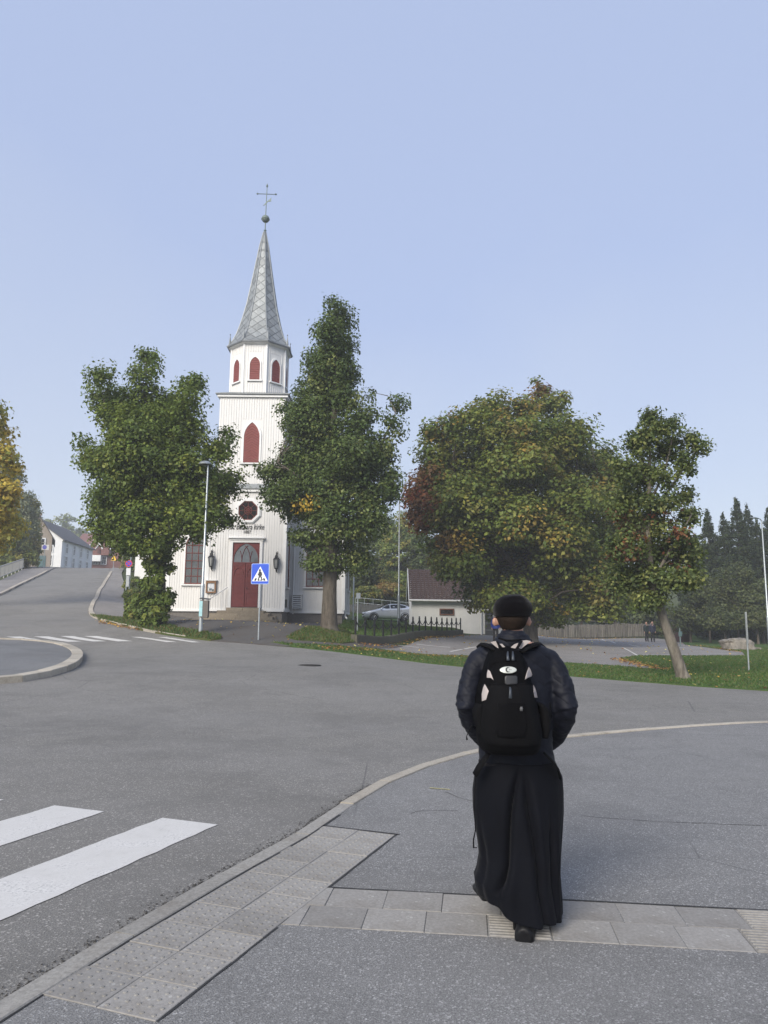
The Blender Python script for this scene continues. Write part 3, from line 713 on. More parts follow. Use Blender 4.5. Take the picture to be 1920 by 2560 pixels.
def louvre_window(parent, c, u, nrm, wd, h, hs, panel_mat, chevron=False, name='louvre_window'):
    fn = frame_fn(c, u, nrm); po = arch_poly(wd, h, hs); mb = MB(); mb.prism(po, fn, .002, .03); win = mb.build(name, panel_mat, parent)
    if chevron:
        mbc = MB()
        for k in range(-2, int(h / .16) + 1):
            y0 = k * .16
            for sx in (-1, 1):
                pts = []
                for t_ in np.linspace(0, 1, 7):
                    x = sx * t_ * wd / 2; y = y0 + (1 - t_) * .3
                    hw_at = wd / 2 if y < hs else max(0, wd / 2 * (1 - ((y - hs) / (h - hs)) ** 1.6))
                    if 0.02 < y < h - .05 and abs(x) <= hw_at - .02: pts.append(fn(x, y, .034))
                if len(pts) > 1: mbc.tube(pts, .017, 4)
        mbc.build('chevron_boards', panel_mat, win)
    else:
        mbc = MB()
        for y in np.arange(.1, h, .14):
            hw_at = wd / 2 if y < hs else max(0, wd / 2 * (1 - ((y - hs) / (h - hs)) ** 1.6))
            if hw_at > .05:
                a = fn(-hw_at + .02, y, .034); b_ = fn(hw_at - .02, y, .034); mbc.tube([a, b_], .012, 4)
        mbc.build('louvre_slats', panel_mat, win)
    po2 = [(x * 1.22 if True else x, y if y == 0 else hs + (y - hs) * 1.0 + (.10 if y >= hs else 0)) for x, y in po]
    po2 = [(x, 0 if i < 2 else y) for i, (x, y) in enumerate(po2)]
    mb = MB(); ring_frame(mb, po, po2, fn, 0, .06); mb.build('frame', M_trim, win)
    mb = MB(); q = [fn(a, b_, d) for a, b_, d in ((-wd * .72, -.09, 0), (wd * .72, -.09, 0), (wd * .72, 0, 0), (-wd * .72, 0, 0), (-wd * .72, -.09, .12), (wd * .72, -.09, .12), (wd * .72, -.02, .12), (-wd * .72, -.02, .12))]
    mb.add(q, [(0, 1, 2, 3), (4, 5, 6, 7), (0, 1, 5, 4), (1, 2, 6, 5), (2, 3, 7, 6), (3, 0, 4, 7)]); mb.build('sill', M_trim, win)
    return win
for k in range(8):
    am = -PI / 2 + k * PI / 4; nrm = (math.cos(am), math.sin(am), 0); u = (-math.sin(am), math.cos(am), 0)
    louvre_window(CH, (XC + nrm[0] * RO, YO + nrm[1] * RO, 15.97), u, nrm, .62, 1.44, .95, M_redfade)
louvre_window(CH, (XC + .02, Y2, 10.80), (1, 0, 0), (0, -1, 0), .93, 2.45, 1.55, M_redfade, True)
# --- spire with its lozenge panels
SP = [(1.93, 18.36), (1.66, 18.75), (1.42, 19.3), (1.22, 19.97), (1.10, 20.45), (.90, 21.35), (.57, 23.4), (.265, 25.47), (.07, 26.45)]
def spr(z):
    return float(np.interp(z, [p[1] for p in SP], [p[0] for p in SP]))
mb = MB(); mb.loft([[(*octv(r, k), z) for k in range(8)] for r, z in [(1.93, 18.30)] + SP]); spire = mb.build('spire', M_zincd, CH)
mb = MB()
for k in range(8): mb.tube([(*octv(r + .012, k), z) for r, z in SP], [.04] * 7 + [.03, .02], 6)
mb.build('hip_roll', M_zinc, spire)
def clip_poly(poly, f):      # keep f(p) >= 0, f linear
    out = []
    for i in range(len(poly)):
        a, b_ = poly[i], poly[(i + 1) % len(poly)]; fa, fb = f(a), f(b_)
        if fa >= 0: out.append(a)
        if fa * fb < 0: t_ = fa / (fa - fb); out.append((a[0] + (b_[0] - a[0]) * t_, a[1] + (b_[1] - a[1]) * t_))
    return out
arc = [0]
for (r0, a0), (r1, a1) in zip(SP[:-1], SP[1:]): arc.append(arc[-1] + math.hypot(r1 - r0, a1 - a0))
def at_arc(s): return float(np.interp(s, arc, [p[0] for p in SP])), float(np.interp(s, arc, [p[1] for p in SP]))
tan8 = math.tan(PI / 8)
def spire_face(k):
    am = -PI / 2 + k * PI / 4; nr = np.array([math.cos(am), math.sin(am)]); u = np.array([-math.sin(am), math.cos(am)])
    def P(x, s, d):
        r, z = at_arc(s); q = np.array([XC, YO]) + nr * (r + d) + u * x; return (q[0], q[1], z + d * .25)
    dx, ds = .70, .60
    for j in range(0, 32):
        s0 = j * ds * .5
        if s0 > arc[-1] - .15: break
        wtop = at_arc(min(s0, arc[-1]))[0] * tan8
        for i in range(-3, 4):
            x0 = i * dx + (dx / 2 if j % 2 else 0)
            po = [(x0, s0 - ds / 2), (x0 + dx / 2, s0), (x0, s0 + ds / 2), (x0 - dx / 2, s0)]
            po = clip_poly(po, lambda p: p[1] - .01); po = clip_poly(po, lambda p: arc[-1] - .1 - p[1]) if po else po
            for sg in (-1, 1):
                if not po: break
                s_mid = min(max(s0, 0), arc[-1]); sa, sb = max(0, s0 - ds / 2), min(arc[-1], s0 + ds / 2); wa, wb = at_arc(sa)[0] * tan8 - .02, at_arc(sb)[0] * tan8 - .02
                po = clip_poly(po, lambda p: (wa + (wb - wa) * (p[1] - sa) / max(1e-6, sb - sa)) - sg * p[0])
            if len(po) < 3: continue
            area = abs(sum(po[q][0] * po[(q + 1) % len(po)][1] - po[(q + 1) % len(po)][0] * po[q][1] for q in range(len(po)))) / 2
            if area < .012: continue
            c = np.mean(po, 0); po = [tuple(c + (np.array(p) - c) * (1 - .028 / max(.03, np.linalg.norm(np.array(p) - c)))) for p in po]
            mb = MB(); n = len(po); tilt = random.uniform(.006, .011)
            mb.add([P(*p, .003) for p in po] + [P(*p, tilt + (.008 if p[1] < c[1] else 0)) for p in po], [tuple(range(n))[::-1], tuple(range(n, 2 * n))] + [(q, (q + 1) % n, n + (q + 1) % n, n + q) for q in range(n)])
            mb.build('zinc_panel', M_zinc, spire)
for k in range(8): spire_face(k)
for k in range(8):
    x, y = octv(1.78, k); mb = MB(); mb.lathe((x, y, 18.55), [(.085, 0), (.06, .2), (.02, .48), (.013, .58), (.04, .61), (.04, .65), (.01, .68)], 8); mb.build('pinnacle', M_zinc, spire)
mb = MB(); mb.loft([[(*octv(r, k), z) for k in range(8)] for r, z in ((1.70, 18.22), (1.86, 18.29), (1.86, 18.33), (1.7, 18.35))]); mb.build('eaves_moulding', M_trim, CH)
# finial, ball, cross and vane
FX, FY = XC + .02, YO
fin = MB(); fin.tube([(FX, FY, 26.35), (FX, FY, 27.15)], .035, 8); fin.lathe((FX, FY, 26.42), [(.10, 0), (.06, .08), (.10, .14), (.03, .2)], 10); fo = fin.build('finial', M_copper, CH)
mb = MB(); mb.sphere((FX, FY, 27.36), (.255, .255, .25), 16, 10); mb.lathe((FX, FY, 27.30), [(.262, 0), (.278, .04), (.262, .08)], 16); mb.build('ball', M_copper, fo, True)
mb = MB(); mb.tube([(FX, FY, 27.6), (FX + .03, FY, 29.62)], [.03, .024], 8)
ca = .55
for sx in (-1, 1):
    e = (FX + .02 + sx * .52 * math.cos(ca * .2), FY + sx * .12, 29.1 + sx * .06); mb.tube([(FX + .02, FY, 29.1), e], .024, 6)
    mb.tube([e, (e[0] + sx * .05, e[1], e[2] + .005), (e[0] + sx * .14, e[1], e[2] + .012)], [.025, .075, .008], 8)
mb.tube([(FX + .03, FY, 29.55), (FX + .03, FY, 29.66), (FX + .03, FY, 29.86)], [.02, .075, .006], 8); mb.build('cross', M_copper, fo)
mb = MB(); mb.prism([(-.22, -.28), (-.10, -.24), (.10, .0), (.30, .02), (.30, .30), (.22, .20), (.10, .10), (-.12, -.16)], lambda a, b_, d: (FX + .03 + a, FY - .02 + d, 28.55 + b_), -.012, .012); mb.build('weather_vane', M_copper, fo)
# --- nave: x -13.15..-2.3 behind the tower
NX0, NX1, NL = -13.12, -2.42, 8.2; EV = 6.95; RG = 11.6; xm = (NX0 + NX1) / 2
gab = lambda x: EV + (RG - EV) * (1 - abs(x - xm) / ((NX1 - NX0) / 2))
mb = MB(); po = [(NX0, ZB - .05), (NX1, ZB - .05), (NX1, EV), (xm, RG), (NX0, EV)]
mb.prism(po, lambda a, b_, d: (a, d, b_), YN, YN + NL)
LW = (NX0 + 1.02, NX0 + 2.2); RWX = (-4.72, -3.52)
battens(mb, (NX0, YN), (XC - TW, YN), ZB, lambda s: gab(NX0 + s), holes=((LW[0] - NX0 - .1, LW[1] - NX0 + .1, 3.6, 6.95),))
battens(mb, (XC + TW, YN), (NX1, YN), ZB, lambda s: gab(XC + TW + s), holes=((RWX[0] - XC - TW - .1, RWX[1] - XC - TW + .1, 3.5, 6.9),))
battens(mb, (NX1, YN), (NX1, YN + NL), ZB, lambda s: EV, nrm=(1, 0))
mb.build('nave_wall', M_board, CH)
mb = MB(); mb.b2(NX0 + .06, NX1 - .06, YN + .06, YN + NL - .06, .9, ZB - .08); mb.build('nave_plinth', M_plinth, CH)
mb = MB(); mb.b2(NX0 - .05, XC - TW - .01, YN - .055, YN + .03, ZB - .07, ZB + .06); mb.build('base_board', M_trim, CH); mb = MB(); mb.b2(XC + TW + .061, NX1 + .05, YN - .055, YN + .03, ZB - .12, ZB + .02)
mb.build('base_board', M_trim, CH); mb = MB(); mb.b2(NX1 + .0, NX1 + .055, YN + .031, YN + NL, ZB - .12, ZB + .02); mb.build('base_board', M_trim, CH)
for x in (NX0, NX1): mb = MB(); mb.b2(x - .10, x + .10, YN - .04, YN + .1, ZB + .07, EV - .05); mb.build('corner_board', M_trim, CH)
M_slate = plain('slate_roof', (.075, .078, .085), .65, 0, .25, 5, .4, 18)
mb = MB()
for sx in (-1, 1):
    xe = xm + sx * ((NX1 - NX0) / 2 + .45); ze = EV - .40
    mb.add([(xe, YN - .35, ze), (xe, YN + NL + .3, ze), (xm, YN + NL + .3, RG + .03), (xm, YN - .35, RG + .03), (xe, YN - .35, ze + .14), (xe, YN + NL + .3, ze + .14), (xm, YN + NL + .3, RG + .2), (xm, YN - .35, RG + .2)],
           [(0, 1, 2, 3), (4, 5, 6, 7), (0, 1, 5, 4), (1, 2, 6, 5), (2, 3, 7, 6), (3, 0, 4, 7)])
mb.build('nave_roof', M_slate, CH)
mb = MB(); mb.prism([(xm - 3.2, ZB - .05), (xm + 3.2, ZB - .05), (xm + 3.2, 5.9), (xm, 8.6), (xm - 3.2, 5.9)], lambda a, b_, d: (a, d, b_), YN + NL + .02, YN + NL + 5.5); mb.build('chancel_wall', M_board, CH)
mb = MB(); mb.b2(xm - 3.15, xm + 3.15, YN + NL + .02, YN + NL + 5.4, 1.0, ZB - .055); mb.build('chancel_plinth', M_plinth, CH)
# --- tall arched nave windows
def nave_window(c, u, nrm, wd, h, hs, name='window', cols=3, rows=5):
    fn = frame_fn(c, u, nrm); po = arch_poly(wd, h, hs)
    mb = MB(); mb.prism(po, fn, .004, .02); win = mb.build(name, M_glass, CH)
    mb = MB(); po2 = [(x * 1.10, 0 if i < 2 else (y + .08 if y > hs else y)) for i, (x, y) in enumerate(po)]; ring_frame(mb, [(x * .93, .06 if i < 2 else y - .06) for i, (x, y) in enumerate(po)], po, fn, .02, .075); mb.build('sash', M_redtrim, win)
    mb = MB(); po2 = [(x * 1.22, 0 if i < 2 else (y + .12 if y > hs else y)) for i, (x, y) in enumerate(po)]; ring_frame(mb, po, po2, fn, .0, .09); mb.build('frame', M_trim, win)
    mb = MB()
    for i in range(1, cols): x = -wd / 2 + wd * i / cols; mb.tube([fn(x, .03, .035), fn(x, hs + .02, .035)], .024, 4)
    for j in range(1, rows + 1): y = hs * j / rows; mb.tube([fn(-wd / 2 + .03, y, .035), fn(wd / 2 - .03, y, .035)], .024, 4)
    for i in range(cols):
        xa, xb = -wd / 2 + wd * i / cols, -wd / 2 + wd * (i + 1) / cols
        for sg in (0, 1):
            x0 = xa if sg == 0 else xb; x1 = (xa + xb) / 2
            pts = [fn(x0 + (x1 - x0) * (1 - math.cos(t_ * PI / 2)), hs + .50 * math.sin(t_ * PI / 2), .035) for t_ in np.linspace(0, 1, 6)]
            mb.tube(pts, .022, 4)
    mb.build('glazing_bars', M_redtrim, win)
    mb = MB(); q = [fn(a, b_, d) for a, b_, d in ((-wd * .66, -.1, 0), (wd * .66, -.1, 0), (wd * .66, 0, 0), (-wd * .66, 0, 0), (-wd * .66, -.1, .13), (wd * .66, -.1, .13), (wd * .66, -.03, .13), (-wd * .66, -.03, .13))]
    mb.add(q, [(0, 1, 2, 3), (4, 5, 6, 7), (0, 1, 5, 4), (1, 2, 6, 5), (2, 3, 7, 6), (3, 0, 4, 7)]); mb.build('sill', M_trim, win)
nave_window(((LW[0] + LW[1]) / 2, YN - .022, 3.75), (1, 0, 0), (0, -1, 0), 1.18, 3.05, 2.35)
nave_window(((RWX[0] + RWX[1]) / 2, YN - .022, 3.65), (1, 0, 0), (0, -1, 0), 1.18, 3.1, 2.35)
nave_window((XC + TW + .022, YF + 1.2, 3.55), (0, 1, 0), (1, 0, 0), .8, 3.5, 2.8, cols=2)
for yy in (YN + 2.2, YN + 5.6): nave_window((NX1 + .022, yy, 3.65), (0, 1, 0), (1, 0, 0), 1.1, 3.0, 2.3)
# --- doors
dc = -7.9; fnd = frame_fn((dc, YF - .024, 2.33), (1, 0, 0), (0, -1, 0))
mb = MB(); mb.b2(dc - .77, dc + .77, YF - .03, YF - .005, 2.33, 6.03); door = mb.build('doorway', M_red, CH)
for sx in (-1, 1):
    x0, x1 = (dc + .008, dc + .755) if sx > 0 else (dc - .755, dc - .008)
    mb = MB(); mb.b2(x0, x1, YF - .065, YF - .031, 2.34, 4.84)
    for xx in np.linspace(x0 + .06, x1 - .06, 8)[1:-1]: mb.b2(xx - .006, xx + .006, YF - .069, YF - .0651, 3.3, 4.3)
    for (za, zb) in ((2.36, 2.48), (3.12, 3.24), (4.70, 4.82)): mb.b2(x0 + .01, x1 - .01, YF - .082, YF - .0655, za, zb)
    for xx in (x0 + .01, x1 - .10): mb.b2(xx, xx + .09, YF - .0805, YF - .0655, 2.485, 4.695)
    pts = [((x0 + x1) / 2 + .27 * math.cos(a), YF - .08, 4.15 + .42 * math.sin(a)) for a in np.linspace(0, PI, 13)]; mb.tube(pts, .018, 5)
    lf = mb.build('door_leaf', M_red, door)
    if sx > 0: mb = MB(); mb.tube([(dc + .06, YF - .07, 3.42), (dc + .06, YF - .14, 3.42), (dc + .17, YF - .14, 3.42)], .014, 6); mb.b2(dc + .03, dc + .09, YF - .0785, YF - .066, 3.3, 3.5); mb.build('handle', M_blackmetal, lf)
mb = MB(); po = arch_poly(1.42, 1.10, .12, 12); mb.prism(po, frame_fn((dc, YF - .031, 4.89), (1, 0, 0), (0, -1, 0)), .001, .012); tr = mb.build('transom_light', M_frost, door)
ft = frame_fn((dc, YF - .035, 4.89), (1, 0, 0), (0, -1, 0)); mb = MB()
ring_frame(mb, po, [(x * 1.06, (-.05 if i < 2 else y + .05)) for i, (x, y) in enumerate(po)], ft, 0, .045)
for cx_ in (-.48, 0, .48):
    for sg in (-1, 1):
        pts = []
        for t_ in np.linspace(0, 1, 12):
            x = cx_ + sg * (.24 - .62 * t_ * t_ * .78 - .02 * t_); y = .02 + .98 * math.sin(t_ * PI / 2)
            hw_ = .71 * (1 - max(0, (y - .12) / .98) ** 1.7)
            if abs(x) <= hw_: pts.append(ft(x, y, .02))
        if len(pts) > 2: mb.tube(pts, .017, 4)
mb.build('tracery', M_red, tr)
mb = MB()
for sx in (-1, 1): mb.b2(dc + sx * .775, dc + sx * .93, YF - .11, YF + .01, 2.24, 6.03)
mb.b2(dc - .93, dc + .93, YF - .11, YF + .01, 6.031, 6.14); mb.b2(dc - .97, dc + .97, YF - .14, YF + .01, 6.142, 6.26); mb.b2(dc - 1.06, dc + 1.06, YF - .24, YF + .01, 6.262, 6.33); mb.b2(dc - 1.02, dc + 1.02, YF - .19, YF + .01, 6.332, 6.37)
mb.build('door_surround', M_trim, CH)
# --- octagonal window
oc = (XC + .02, YF, 7.89); fo_ = frame_fn((oc[0], YF - .024, oc[2]), (1, 0, 0), (0, -1, 0))
def ngon(r, n=8, ph=PI / 8): return [(r * math.cos(ph + 2 * PI * i / n), r * math.sin(ph + 2 * PI * i / n)) for i in range(n)]
mb = MB(); mb.prism(ngon(.60), fo_, .0, .02); ow = mb.build('octagonal_window', M_glass_dark, CH)
mb = MB(); ring_frame(mb, ngon(.60), ngon(.74), fo_, 0, .10); ring_frame(mb, ngon(.74), ngon(.80), fo_, 0, .05); mb.build('frame', M_trim, ow)
mb = MB()
for k in range(8): a = PI / 8 * 0 + k * PI / 4; mb.tube([fo_(.0, .0, .03), fo_(.57 * math.cos(a), .57 * math.sin(a), .03)], .016, 4)
for r in (.12, .22): mb.tube([fo_(r * math.cos(a), r * math.sin(a), .035) for a in np.linspace(0, 2 * PI, 17)], .022, 4, False)
ring_frame(mb, ngon(.54), ngon(.60), fo_, .0, .05); mb.build('glazing_bars', M_redtrim, ow)
# --- lettering
def lettering(text, size, cx_, z, y, m, shear=0.0, parent=None, sx=1.0, name='lettering', off=.012):
    cu = bpy.data.curves.new('t', 'FONT'); cu.body = text; cu.size = size; cu.align_x = 'CENTER'; cu.shear = shear; cu.extrude = .008; cu.offset = off
    ob = bpy.data.objects.new('t', cu); COL.objects.link(ob); dg = bpy.context.evaluated_depsgraph_get(); dg.update()
    me = bpy.data.meshes.new_from_object(ob.evaluated_get(dg)); bpy.data.objects.remove(ob)
    org = org_of(parent)
    me.transform(Matrix.Translation((cx_ - org[0], y - org[1], z - org[2])) @ Matrix.Rotation(PI / 2, 4, 'X') @ Matrix.Diagonal((sx, 1, 1, 1)))
    me.materials.clear(); return link(name, me, m, parent)
M_letter = plain('black_letter', (.03, .03, .03), .5)
lettering('St. Barbara kirke', .46, -7.93, 6.80, YF - .036, M_letter, .30, CH, .64, off=-.002)
lettering('1887', .27, -7.90, 6.56, YF - .036, M_letter, 0, CH, .85, off=-.001)
# --- steps, handrail, downpipe
zs = 2.30
for i in range(5):
    hw = .95 + i * .30; d1 = .55 + i * .34; top = zs - i * .165
    mb = MB(); 
    segs = 2 if i < 4 else 3
    xs = np.linspace(dc - hw - .12 * i, dc + hw, segs + 1)
    for a, b_ in zip(xs[:-1], xs[1:]):
        mb = MB(); y0 = YF + (.06 if i == 0 else -.0); 
        mb.box(((a + b_) / 2, (YF + .03 - d1 + .17 * 0 + YF - (.03 if i else -.03)) / 2, top - .10), (b_ - a - .012, d1 - .0, .20 - .004 * i)); mb.build('step', M_step, CH)
for k, (xx, zz) in enumerate(((dc + 1.35, 1.93), (dc + 1.75, 1.75), (dc + 2.1, 1.56))):
    mb = MB(); mb.box((xx, YF - .55 - .3 * k, zz), (.42, .5, .2)); mb.build('step', M_step, CH)
mb = MB(); mb.tube([(dc - .98, YF - .10, 3.45), (dc - 1.95, YF - 1.5, 2.55), (dc - 2.0, YF - 1.55, 1.5)], .028, 6); mb.tube([(dc - 1.2, YF - .45, 3.24), (dc - 1.2, YF - .45, 2.0)], .02, 6); mb.build('handrail', M_trim, CH)
mb = MB(); mb.tube([(XC + TW + .25, YN - .09, 6.9), (XC + TW + .25, YN - .09, 2.0)], .05, 8); mb.build('downpipe', M_trim, CH, True); mb = MB(); mb.tube([(NX1 + .12, YN + .25, 6.7), (NX1 + .12, YN + .25, 1.9), (NX1 + .25, YN + .1, 1.75)], .055, 8); mb.build('downpipe', M_trim, CH, True)
# louvred vent box beside the tower
mb = MB(); vx, vz = XC + TW + .50, 2.72
for dx in (-.26, .26): mb.box((vx + dx, YN - .22, vz), (.04, .30, .82))
mb.box((vx, YN - .22, vz + .43), (.62, .36, .05)); mb.box((vx, YN - .22, vz - .40), (.56, .30, .03)); vb = mb.build('vent_housing', M_trim, CH)
for k in range(6):
    mb = MB(); z = vz - .3 + k * .125; mb.add([(vx - .24, YN - .38, z - .03), (vx + .24, YN - .38, z - .03), (vx + .24, YN - .30, z + .045), (vx - .24, YN - .30, z + .045), (vx - .24, YN - .37, z - .04), (vx + .24, YN - .37, z - .04), (vx + .24, YN - .29, z + .035), (vx - .24, YN - .29, z + .035)], [(0, 1, 2, 3), (4, 5, 6, 7), (0, 1, 5, 4), (2, 3, 7, 6), (0, 3, 7, 4), (1, 2, 6, 5)]); mb.build('slat', M_trim, vb)
mb = MB(); mb.b2(vx - .24, vx + .24, YN - .28, YN - .03, vz - .38, vz + .40); mb.build('fan_unit', M_blackmetal, vb)
mb = MB(); mb.b2(XC + TW + .001, XC + TW + .16, YF + .08, YF + .5, 2.34, 2.80); mb.build('meter_box', plain('dark_green_box', (.02, .035, .03), .5), CH)
# lanterns and the notice board hang on the tower wall
def wall_lantern(x, z, label):
    t = thing('wall_lantern', (x, YF - .24, z - .5), label, 'lantern', 'lanterns beside the church door')
    mb = MB(); mb.lathe((0, 0, .76), [(.20, 0), (.17, .04), (.10, .12), (.085, .22), (.05, .26), (.03, .32), (.045, .36), (.01, .42)], 6); mb.build('cap', M_blackmetal, t, local=True)
    mb = MB()
    for k in range(6): a = PI / 3 * k; mb.tube([(.10 * math.cos(a), .10 * math.sin(a), .26), (.175 * math.cos(a), .175 * math.sin(a), .77)], .014, 4)
    mb.lathe((0, 0, .24), [(.05, -.04), (.115, 0), (.115, .03), (.06, .035)], 6); mb.build('cage', M_blackmetal, t, local=True)
    mb = MB(); mb.lathe((0, 0, .275), [(.088, 0), (.158, .49)], 6); mb.build('glass', plain('lantern_glass', (.34, .35, .34), .15, 0, .15, 8), t, local=True)
    mb = MB(); mb.tube([(0, 0, 1.12), (.03, .02, 1.20), (.07, .1, 1.19), (.03, .205, 1.10)], .018, 6); mb.tube([(0, 0, .22), (0, .02, .12), (.04, .16, .02), (0, .205, .08)], .018, 6); mb.box((0, .205, .6), (.05, .012, 1.1)); mb.build('bracket', M_blackmetal, t, local=True)
    return t
wall_lantern(-9.86, 4.88, 'black wall lantern between the notice board and the red church doors')
wall_lantern(-6.13, 4.80, 'black wall lantern above and behind the blue pedestrian sign')
t = thing('notice_board', (-9.83, YF - .1, 3.12), 'brown wooden notice board with papers on the white church wall', 'notice board')
mb = MB(); po = [(-.285, 0), (.285, 0), (.285, .70), (-.285, .70)]; pi_ = [(-.205, .08), (.205, .08), (.205, .56), (-.205, .56)]
fnb = lambda a, b_, d: (a, -d, b_)
mb2 = MB(); ring_frame(mb2, pi_, po, fnb, -.05, .06); mb2.build('frame', M_wood, t, local=True)
mb = MB(); mb.b2(-.21, .21, -.005, .05, .06, .58); mb.build('back_board', M_paper, t, local=True)
mb = MB(); mb.b2(-.33, .33, -.10, .07, .70, .74); mb.build('hood', M_trim, t, local=True)
for a, b_, w_, h_, c_ in ((-.10, .42, .14, .2, (.7, .72, .75)), (.10, .4, .13, .22, (.62, .66, .7)), (-.02, .2, .15, .13, (.12, .16, .2)), (.12, .16, .1, .12, (.08, .1, .09)), (-.13, .2, .1, .14, (.66, .66, .62))):
    mb = MB(); mb.b2(a - w_ / 2, a + w_ / 2, -.012, -.006, b_ - h_ / 2, b_ + h_ / 2); mb.build('notice', plain('notice%d' % int(1000 * (a + 1)), c_, .5), t, local=True)
# ------------------------------------------------------------------ vegetation
def leaf_mat(name='leaf'):
    m = bpy.data.materials.new(name); m.use_nodes = True; n = NT(m); n.n.clear()
    out = n.new('OutputMaterial'); at = n.new('Attribute'); at.attribute_name = 'col'
    pb = n.new('BsdfPrincipled'); pb.inputs['Roughness'].default_value = .55; pb.inputs['Specular IOR Level'].default_value = .35
    tr = n.new('BsdfTranslucent'); mx = n.new('MixShader'); mx.inputs[0].default_value = .36
    hs = n.new('HueSaturation'); hs.inputs['Value'].default_value = 1.25; hs.inputs['Hue'].default_value = .49; n.l.new(at.outputs['Color'], hs.inputs['Color'])
    n.l.new(at.outputs['Color'], pb.inputs['Base Color']); n.l.new(hs.outputs[0], tr.inputs['Color'])
    n.l.new(pb.outputs[0], mx.inputs[1]); n.l.new(tr.outputs[0], mx.inputs[2]); n.l.new(mx.outputs[0], out.inputs[0]); return m
M_leaf = leaf_mat()
def bark_mat(name, a, b2_, sc=9):
    m, n, b = newmat(name); co = n.coord((1, 1, .22)); f = n.noise(co, sc, 6, .75); v = n.vor(co, sc * 1.6, 'DISTANCE_TO_EDGE'); g = n.noise(n.coord(), 2.0, 4)
    c = n.ramp(f, [(.3, a), (.7, b2_)]); c = n.mix(n.ramp(g, [(.55, 0.0), (.75, .5)]), c, (.16, .165, .12))
    n.l.new(c, b.inputs['Base Color']); b.inputs['Roughness'].default_value = .95; b.inputs['Specular IOR Level'].default_value = .15
    nb = n.bump(v.outputs['Distance'], .8, .05); n.l.new(n.bump(f, .6, .03, nb), b.inputs['Normal']); return m
M_bark = bark_mat('grey_brown_bark', (.055, .046, .036), (.17, .145, .115))
M_bark_pale = bark_mat('pale_flaking_bark', (.05, .042, .032), (.27, .24, .20), 4.5)
def unit(v): return v / np.maximum(1e-9, np.linalg.norm(v, axis=1, keepdims=True))
def leaves(C, N, size, cols, jitter=.22, fold=.25, slim=.62):
    """C (n,3) leaf centres, N (n,3) normals, size (n,), cols (n,3) -> verts, quads, colours"""
    n = len(C); t = RNG.normal(size=(n, 3)); N = unit(N); t = unit(t - (t * N).sum(1, keepdims=True) * N); b_ = np.cross(N, t)
    s = size[:, None]
    V = np.empty((n, 4, 3)); V[:, 0] = C - t * s * .55; V[:, 1] = C + b_ * s * slim * .6 + N * s * fold * .3 - t * s * .05; V[:, 2] = C + t * s * .6 - N * s * .12; V[:, 3] = C - b_ * s * slim * .6 + N * s * fold * .3 - t * s * .05
    cc = np.clip(cols * 1.85 * RNG.uniform(1 - jitter, 1 + jitter, (n, 1)), .004, .9)
    return V.reshape(-1, 3), np.arange(4 * n).reshape(n, 4), np.repeat(cc, 4, 0)
def pick(pal, n, wts=None):
    pal = np.array(pal, float); wts = np.array(wts if wts is not None else np.ones(len(pal)), float); return pal[RNG.choice(len(pal), n, p=wts / wts.sum())]
def crown(lobes, nleaf, size, pal, wts=None, clump=.42, per=55, shell=.55, up=.55, tint=None, droop=0.0, mixc=.35):
    """lobes: list of (centre, (rx, ry, rz)). leaves gather in clumps that crowd the outside of the lobes"""
    vol = np.array([r[0] * r[1] * r[2] for _, r in lobes]) ** .72; nc = max(12, nleaf // per)
    li = RNG.choice(len(lobes), nc, p=vol / vol.sum()); cen = np.array([c for c, _ in lobes])[li]; rad = np.array([r for _, r in lobes])[li]
    d = unit(RNG.normal(size=(nc, 3))); rr = shell + (1.0 - shell) * RNG.random((nc, 1)) ** .7; inner = RNG.random((nc, 1)) < .18
    rr = np.where(inner, RNG.random((nc, 1)) * shell, rr); rr *= RNG.uniform(.86, 1.10, (nc, 1)); stray = RNG.random((nc, 1)) < .10; rr = np.where(stray, RNG.uniform(1.02, 1.24, (nc, 1)), rr)
    rad = np.maximum(rad * .45, rad - clump * .25)
    CC = cen + d * rad * rr
    ccol = pick(pal, nc, wts)
    if tint is not None: ccol = tint(CC, ccol)
    csz = clump * RNG.uniform(.55, 1.35, nc) * np.where(stray[:, 0], .55, 1.0)
    k = RNG.choice(nc, nleaf, p=csz ** 2 / (csz ** 2).sum())
    off = np.clip(RNG.normal(size=(nleaf, 3)), -1.55, 1.55) * (csz[k, None] * np.array([.62, .62, .45]))
    off[:, 2] -= droop * RNG.random(nleaf) * csz[k] * 2
    P = CC[k] + off
    N = unit(off) * .55 + np.array([0, 0, up]) + d[k] * .35 + RNG.normal(size=(nleaf, 3)) * .45
    col = ccol[k] * (1 - mixc) + pick(pal, nleaf, wts) * mixc
    V, F, c = leaves(P, N, size * RNG.uniform(.55, 1.4, nleaf), col, .34)
    return V, F, c, CC
def lobes_px(lst, Y, seed=0, depth=.55):
    rg = np.random.default_rng(seed); out = []
    for i, q in enumerate(lst):
        px, py, rx, ry = q[:4]; dy = q[4] if len(q) > 4 else rg.uniform(-1, 1) * depth
        c = aty(px, py, Y + dy); k = 1 / ppm(Y + dy, c[2]); out.append((c, (rx * k, max(.35, rx * k * 1.0), ry * k)))
    return out
def grow_trunk(mb, base, pts, rads, n=12, flare=1.5):
    base = np.array(base, float); P = [base + (0, 0, -.25), base + (0, 0, .02), base + (pts[0] - base) * .18] + [np.array(p, float) for p in pts]
    R = [rads[0] * flare * 1.1, rads[0] * flare, rads[0] * 1.12] + list(rads)
    L = smooth_line(P, 2); rr = smooth_line([np.array([r]) for r in R], 2)
    mb.tube([tuple(p) for p in L], [float(r[0]) * random.uniform(.96, 1.04) for r in rr], n)
